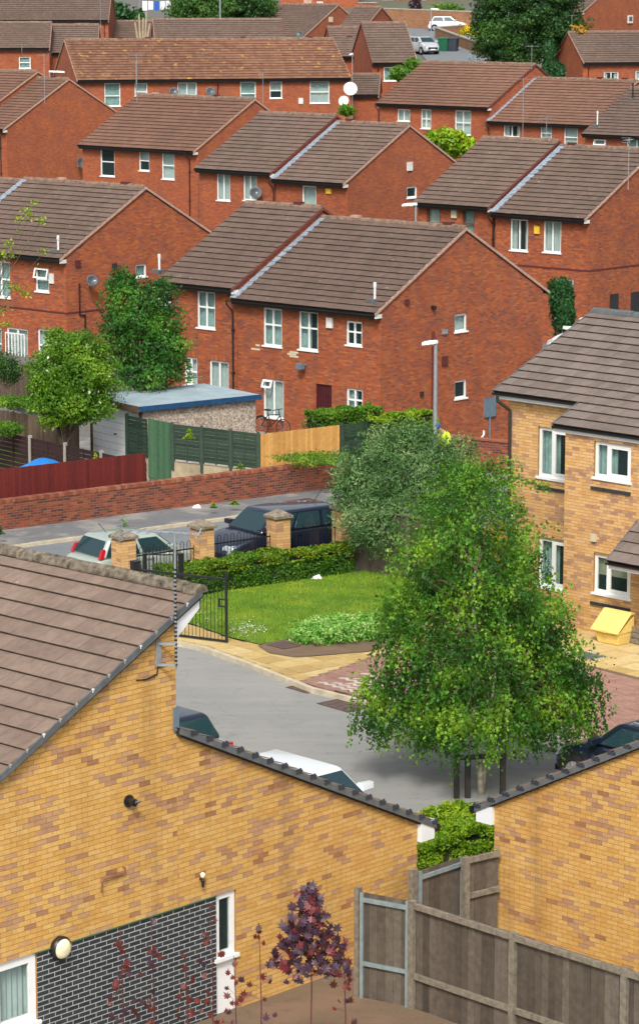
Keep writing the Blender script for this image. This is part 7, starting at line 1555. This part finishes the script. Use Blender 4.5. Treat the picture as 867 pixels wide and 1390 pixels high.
sp = [atD(x+RNG.normal(0, 3.5), y+RNG.normal(0, 3.5), 67.2) for x, y in [(700+i*5.5, 650+(i % 3)*2+i*1.2) for i in range(9)]*16+[(700+i*3.2, 745-i*5) for i in range(8)]*16+[(690+RNG.normal(0, 8), 640+RNG.uniform(-20, 60)) for _ in range(260)]]
leaf_quads(np.array(sp)-np.array(base2), .085, parent=t, name='side_spray', mat='leaf_birch', tint=RNG.uniform(.3, 1, len(sp)), kind='stuff')
b3 = atZ(668, 790, 0); b3 = (b3[0], b3[1]+.6, 0); shrub('flowering_shrub', 'yellow and orange leaved shrub against the corner of the flats', b3, [B(b3, 668, 738, 69.3, 26, 30), B(b3, 662, 765, 69.3, 30, 30)], 1300, .09, 'leaf_orange', base_t=.4)
b3 = atZ(740, 855, 0); b3 = (b3[0], b3[1], .1); shrub('border_shrub', 'low pink and green shrub below the flats window beside the birch', b3, [B(b3, 740, 830, 68.8, 45, 22), B(b3, 700, 815, 69.3, 40, 25)], 3000, .07, 'leaf_light')
# olive bush
b4 = RW(5.6, 60.0); bb = [B(b4, x, y, 77+d, rx, rz) for x, y, rx, rz, d in ((545, 640, 75, 62, 0), (500, 655, 48, 50, -.4), (590, 640, 55, 50, .3), (540, 690, 80, 45, -.3), (480, 640, 30, 34, 0), (600, 690, 50, 42, 0), (510, 715, 50, 38, -.8), (560, 600, 40, 30, .3), (520, 605, 35, 26, .3), (630, 655, 36, 40, .3), (625, 610, 26, 22, .6), (465, 665, 22, 26, 0))]
tree('olive_bush', 'large grey green feathery bush spilling over the grey board fence', b4, bb, 44000, .105, 'leaf_olive', .08, [(0, 0, -.2), (0, 0, .8), (.1, .1, 1.8)], aspect=.30, f=1.5, lump=.35, brs=5, amp=.7, cat='bush')
# garden trees
b5 = atD(195, 560, 98.5); b5 = (b5[0], b5[1], -.6); bb = [B(b5, x, y, 98.5+d, rx, rz) for x, y, rx, rz, d in ((190, 440, 45, 48, 0), (172, 415, 32, 42, 0), (208, 470, 40, 42, 0), (235, 480, 25, 35, 0), (165, 460, 30, 40, 0), (195, 505, 48, 28, 0), (215, 400, 25, 26, 0), (168, 385, 22, 22, 0), (222, 440, 26, 30, 0))]
tree('ash_tree', 'dark green garden tree between the left edge house and the middle house', b5, bb, 26000, .125, 'leaf_ash', .14, [(0, 0, -.2), (0, .05, 2), (-.1, 0, 4.2)], f=1.0, lump=.4, aspect=.5, amp=.7)
b6 = atD(88, 600, 94); b6 = (b6[0], b6[1], -.6); bb = [B(b6, x, y, 94+d, rx, rz) for x, y, rx, rz, d in ((105, 500, 56, 42, 0), (70, 510, 38, 36, 0), (95, 545, 50, 22, -.3), (60, 548, 26, 16, -.2), (128, 508, 32, 28, 0), (105, 470, 40, 22, 0), (70, 530, 30, 18, 0), (120, 535, 34, 18, 0), (75, 455, 15, 12, 0), (105, 562, 34, 16, -.3), (130, 555, 26, 14, -.4), (75, 570, 22, 12, -.3))]
t = tree('elder_tree', 'bright green spreading elder with small white blossom beside the garage door', b6, bb, 30000, .105, 'leaf_light', .09, [(0, 0, -.2), (-.05, 0, 1.2), (.1, 0, 2.2)], f=1.1, lump=.35, amp=.6); P, _ = blob_points(bb, 90, .95, .2); leaf_quads(P, .14, parent=t, name='blossom', mat='flower_white')
b7 = atD(610, 235, 160); b7 = (b7[0], b7[1], 1.5); bb = [B(b7, x, y, 160, rx, rz) for x, y, rx, rz in ((612, 195, 22, 20), (590, 190, 14, 13), (632, 200, 14, 14), (605, 182, 10, 10))]
tree('garden_shrub_tree', 'lime green small tree between two distant red roofs', b7, bb, 3500, .26, 'leaf_lime', .08, f=.8, cat='small tree')
b8 = atD(700, 110, 238); b8 = (b8[0], b8[1], 6); bb = [B(b8, x, y, 238, rx, rz) for x, y, rx, rz in ((710, 25, 55, 32), (670, 50, 32, 34), (700, 65, 50, 24), (745, 40, 42, 40), (780, 50, 22, 28), (690, -5, 45, 28), (750, 0, 40, 26), (655, 30, 18, 18))]
tree('sycamore_tree', 'huge dark green tree filling the top right above the red ridges', b8, bb, 52000, .24, 'leaf_dark', .4, f=.45, lump=.35, amp=.75)
b9 = atD(303, 60, 262); b9 = (b9[0], b9[1], 7); bb = [B(b9, x, y, 262, rx, rz) for x, y, rx, rz in ((300, 10, 60, 30), (260, 15, 30, 26), (345, 15, 36, 28), (300, -15, 55, 28), (285, 30, 45, 16), (350, 34, 30, 12))]
tree('dark_tree', 'broad dark green tree at the top behind the thin pale pole', b9, bb, 36000, .26, 'leaf_dark', .4, f=.4, lump=.3, amp=.75)
b10 = atG(165, 36); shrub('dark_bush', 'very dark rounded bushes beside the top left corner house', tuple(b10), [B(b10, 160, 20, 285, 18, 14), B(b10, 185, 24, 285, 12, 12), B(b10, 150, 12, 288, 10, 10)], 3000, .4, 'leaf_conifer', f=.5)
b11 = atD(747, 118, 226); b11 = (b11[0], b11[1], 4.5); shrub('conifer', 'pointed dark conifer in front of the huge tree', b11, [B(b11, 746, 95, 226, 12, 20), B(b11, 745, 72, 226, 8, 20), B(b11, 758, 100, 226, 9, 16)], 4500, .3, 'leaf_conifer', f=.8, droop=1)
b12 = atD(762, 448, 108); b12 = (b12[0], b12[1], -.4); shrub('conifer', 'dense green conifer column beside the white car behind the big gable', b12, [B(b12, 762, 405, 110, 17, 26), B(b12, 764, 428, 110, 17, 30), B(b12, 756, 392, 110, 14, 14)], 8000, .12, 'leaf_conifer', f=1.6, droop=1.5)
for i, (x, y, D, rx, rz, mt, lb) in enumerate(((640, 42, 275, 18, 7, 'flower_yellow', 'bright yellow flowering shrub by the distant road'), (482, 25, 285, 14, 6, 'leaf_lime', 'yellow green clipped bush beside the top gable'), (606, 12, 315, 22, 8, 'leaf_light', 'green hedge bush above the retaining wall'), (563, 8, 315, 8, 9, 'leaf_purple', 'dark round bush above the retaining wall'),
    (545, 100, 205, 18, 10, 'leaf_light', 'scrubby green growth beside the stepped house'), (560, 88, 207, 10, 8, 'leaf_light', 'pale weeds at the foot of the roof by the road'), (470, 150, 190, 10, 7, 'leaf_light', 'small weeds below the white dishes'), (785, 48, 236, 12, 14, 'leaf_orange', 'rusty leaved branch end at the right of the huge tree'))):
    b = atD(x, y+rz, D); shrub('distant_shrub', lb, tuple(b), [B(b, x, y, D, rx, rz), B(b, x+rx*.4, y+1, D, rx*.6, rz*.8)], 900, .3, mt, f=.7)
p = atD(193, 55, 255); t = thing('lopped_tree', 'bare pale lopped tree stems above the long terrace roof', 'tree', tuple(p)); m = MB()
for k, (dx, h) in enumerate(((-.5, 1.6), (-.2, 2.3), (.1, 2.0), (.35, 2.5), (.6, 1.5))): m.tube([(dx*.4, 0, -1), (dx*.9, 0, .5), (dx*1.2, 0, h)], [.14, .1, .07], 6)
m.build('stem', 'render_wall', t)
# hedge in front of the railings
def hedge(name, label, A_, B_, depth, h, n, leaf, mat, z0=.1, top_t=.35, core='lawn_soil', wob=.09, group=None):
    A_, B_ = Vector(A_), Vector(B_); L = (B_.xy-A_.xy).length; t = thing(name, label, 'hedge', (A_.x, A_.y, z0), atan2(B_.y-A_.y, B_.x-A_.x), group)
    P = []; T = []
    for _ in range(n):
        f = random.random(); x = random.uniform(0, L)
        if f < .45: y = random.random()**2*.14; z = random.uniform(0.02, h)
        elif f < .85: y = random.uniform(0, depth); z = h-random.random()**2*.14
        elif f < .93: x = random.choice((0, L))+random.uniform(-.05, .05); y = random.uniform(0, depth); z = random.uniform(0, h)
        else: y = depth-random.random()*.1; z = random.uniform(0, h)
        w3 = noise.noise(Vector((x*1.7, y*2, z*1.7+5)))*wob*1.6+noise.noise(Vector((x*5, y*5, z*5)))*wob*.7
        fx = 1.0 if z > h-.18 else 0
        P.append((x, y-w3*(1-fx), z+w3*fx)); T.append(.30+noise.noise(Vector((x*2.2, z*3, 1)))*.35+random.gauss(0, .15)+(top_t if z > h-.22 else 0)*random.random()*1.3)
    c = MB(); c.box(.08, L-.08, .12, depth-.1, 0, h-.14); c.build('hedge_core', 'post_dark', t)  # solid dark box added inside the hedge to stop see-through
    leaf_quads(np.array(P), leaf, parent=t, name='foliage', mat=mat, tint=np.array(T)); return t
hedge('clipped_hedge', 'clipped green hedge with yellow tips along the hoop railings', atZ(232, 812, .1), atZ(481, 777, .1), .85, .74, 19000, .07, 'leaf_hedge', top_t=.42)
b = atZ(560, 1196, 0); A_, B_ = atZ(556, 1178, .55), atZ(700, 1148, .55)
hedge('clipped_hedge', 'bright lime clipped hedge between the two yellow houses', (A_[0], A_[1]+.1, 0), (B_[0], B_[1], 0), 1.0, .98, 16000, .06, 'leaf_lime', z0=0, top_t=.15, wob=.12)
b = atZ(620, 1130, .3); b = (b[0], b[1], 0); shrub('lime_shrub', 'spiky lime and yellow shrub behind the clipped lime hedge', b, [B(b, x, y, .2, rx, rz) for x, y, rx, rz in ((600, 1122, 34, 24), (640, 1120, 36, 24), (620, 1105, 28, 16), (585, 1112, 18, 14), (650, 1105, 20, 14))], 7500, .15, 'leaf_lime', aspect=.22, f=2.5, base_t=.62)
b = atZ(445, 872, .1); shrub('variegated_shrub', 'mound of pale variegated leaves on the soil bed by the lawn', tuple(b), [B(b, x, y, d, rx, rz) for x, y, rx, rz, d in ((440, 857, 36, 19, 0), (415, 862, 22, 16, 0), (470, 855, 32, 22, .2), (500, 852, 26, 20, .3))], 13000, .065, 'leaf_variegated', f=4, base_t=.62, aspect=.5, lump=.35)
b = atZ(540, 860, .1); shrub('border_shrub', 'green shrub behind the birch at the end of the lawn', tuple(b), [B(b, 540, 825, .3, 26, 24), B(b, 560, 845, 0, 22, 18)], 2500, .08, 'leaf_light', f=3)
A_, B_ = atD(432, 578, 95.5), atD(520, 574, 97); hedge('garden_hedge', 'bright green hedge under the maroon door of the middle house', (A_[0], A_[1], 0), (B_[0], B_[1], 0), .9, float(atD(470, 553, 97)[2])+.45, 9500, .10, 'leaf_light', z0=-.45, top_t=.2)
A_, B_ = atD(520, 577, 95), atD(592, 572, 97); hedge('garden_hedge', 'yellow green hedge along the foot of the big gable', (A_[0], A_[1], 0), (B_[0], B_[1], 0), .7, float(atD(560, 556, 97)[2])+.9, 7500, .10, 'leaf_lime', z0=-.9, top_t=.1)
for x, y, D, rx, rz, mt, lb in ((257, 586, 92, 8, 9, 'leaf_lime', 'single lime sprig growing through the green fence'), (430, 622, 88.5, 60, 5, 'leaf_light', 'ivy trailing along the boundary wall below the orange fence'), (330, 695, 83, 0, 0, None, None), (168, 706, 83.0, 4, 7, 'leaf_light', 'weed tuft at the foot of the boundary wall'), (318, 680, 85.5, 7, 5, 'leaf_light', 'small weeds on the pavement edge right of the litter'), (290, 685, 85, 5, 4, 'leaf_light', 'tiny weed patch beside the white litter'),
    (0, 715, 80.6, 6, 10, 'leaf_dark', 'weeds at the left end of the boundary wall'), (130, 618, 89, 6, 9, 'leaf_lime', 'self sown sprig above the dark brown fence'), (8, 582, 92, 22, 10, 'leaf_light', 'green bush over the left end of the dark fence'), (326, 628, 88, 5, 8, 'leaf_light', 'weed on the rendered wall'), (205, 655, 87, 5, 10, 'leaf_dark', 'weed clump by the green gate foot'), (10, 500, 97, 20, 24, 'leaf_dark', 'shrub before the left edge house fence'), (20, 545, 96, 34, 8, 'leaf_light', 'long weeds over the old picket fence')):
    if not mt: continue
    b = atD(x, y+rz, D)
    if rx < 10: weed(lb, b, rx, rz, mt, D/F_PX, int(x))
    else: shrub('garden_shrub', lb, tuple(b), [B(b, x, y, D, rx, rz), B(b, x+rx*.4, y+rz*.2, D, rx*.7, rz*.8), B(b, x-rx*.45, y-rz*.1, D, rx*.6, rz*.7)], 2200, .08, mt, f=2.5, stems=3)
# thin branches at the left edge
b = atZ(-30, 760, 0); D0 = 76; b = atD(-35, 700, D0); tb = thing('young_ash', 'thin twiggy branches with sparse lime leaf clusters at the left edge', 'tree', (b[0], b[1], 0)); m = MB(); o3 = np.array((b[0], b[1], 0))
tips = [(35, 285), (45, 275), (28, 297), (55, 300), (12, 330), (18, 345), (60, 343), (5, 345), (12, 388), (35, 398), (22, 390), (3, 420), (8, 440), (42, 292)]
root = Vector(atD(-35, 480, D0)-o3); LF = []
m.tube([(0, 0, 0), tuple(root)], .05, 6)
for k, (x, y) in enumerate(tips):
    e = Vector(atD(x, y, D0+(k % 3)*.3)-o3); md = root.lerp(e, .55)+Vector((0, .1, .25)); m.tube([tuple(root.lerp(e, .02)), tuple(md), tuple(e)], [.018, .010, .004], 4, False)
    LF += [tuple(e+Vector((random.gauss(0, .09), random.gauss(0, .09), random.gauss(0, .05)))) for _ in range(34)]
    LF += [tuple(md.lerp(e, random.random())+Vector((random.gauss(0, .05), 0, random.gauss(0, .05)))) for _ in range(4)]
m.build('branch', 'bark', tb); leaf_quads(np.array(LF), .085, parent=tb, mat='leaf_lime', name='leaves', aspect=.5)
# ---- purple maple saplings in front of the near wall; every large leaf is an object
def maple_leaf_mesh(mat, v):
    m = MB(); ang = [90, 62, 45, 22, 5, -28, -60, -90, -120, -152, 175, 158, 135, 118]; rad = [1, .45, .82, .40, .78, .38, .55, .30, .55, .38, .78, .40, .82, .45]
    pts = [(r*cos(radians(a)), r*sin(radians(a)), .10*abs(cos(radians(a)))*r*(-1 if v % 2 else 1)) for a, r in zip(ang, rad)]
    for k in range(len(pts)): m.poly([(0, 0, .03), pts[k], pts[(k+1) % len(pts)]], tint=(v*.31) % 1)
    return m.mesh('leaf', mat)
ML = {(mt, v): maple_leaf_mesh(mt, v) for mt in ('leaf_purple', 'leaf_wine') for v in range(4)}
def sapling(label, px, ptop, D, spread, nleaf, wine, bush=None, seed=0):
    rr = random.Random(seed); b = atD(px, 1385, D); t = thing('purple_maple', label, 'maple sapling', (b[0], b[1], 0), 0, 'purple maple saplings'); zt = float(atD(px, ptop, D)[2]); s = D/F_PX; m = MB()
    m.tube([(0, 0, 0), (.03, 0, zt*.5), (0, 0, zt)], [.012, .009, .004], 5); k = 0
    for i in range(nleaf):
        f = rr.random() if not bush else rr.random()**.62; z = zt-.03-f*(zt-.55 if bush is None else min(zt-.4, bush)); wid = spread*s*(.12+.88*min(1, (zt-z)/(bush or 1.0)))*(rr.random()**.55)
        a = rr.uniform(0, 2*pi); x, y = wid*cos(a), wid*sin(a)*.8; mt = 'leaf_wine' if rr.random() < wine*(1.6 if z > zt-.25 else 1) else 'leaf_purple'
        sc = rr.uniform(.07, .125)*(1 if bush else .8); o = inst('leaf', ML[(mt, rr.randrange(4))], t, (x, y, z), (rr.uniform(.3, 1.5), rr.uniform(-.7, .7), rr.uniform(-.8, .8))); o.scale = (sc, sc, sc)
        if rr.random() < .5: m.tube([(0, 0, z-.06), (x*.6, y*.6, z-.0), (x, y, z)], .003, 3, False)
    m.build('stem', 'mottle_dark', t)
sapling('tallest bushy dark purple maple sapling in front of the yellow wall', 420, 1182, 40.5, 62, 300, .06, bush=1.35, seed=1)
sapling('thin wine leaved maple shoot left of the tall purple one', 352, 1245, 40.8, 24, 32, .5, seed=2); sapling('thin maple shoot in front of the white narrow window', 287, 1216, 41, 20, 26, .7, seed=3)
sapling('maple shoot before the middle of the charcoal bricks', 207, 1238, 41, 17, 20, .5, seed=4); sapling('leafy maple shoot left of centre of the charcoal bricks', 165, 1248, 41, 26, 34, .5, seed=5)
sapling('small wine leaved shoot right of the tall purple maple', 466, 1262, 40.5, 18, 30, .8, seed=6); sapling('low maple shoot with wine leaves at the foot of the charcoal bricks', 252, 1282, 40.8, 26, 22, .8, seed=7); sapling('low purple maple shoots between the narrow window and tall sapling', 318, 1292, 40.6, 26, 26, .6, seed=8)
# ground of the near yard
psheet('yard', 'soil', [(-60, 1480), (-60, 1300), (600, 1150), (900, 1250), (950, 1480)], .01)
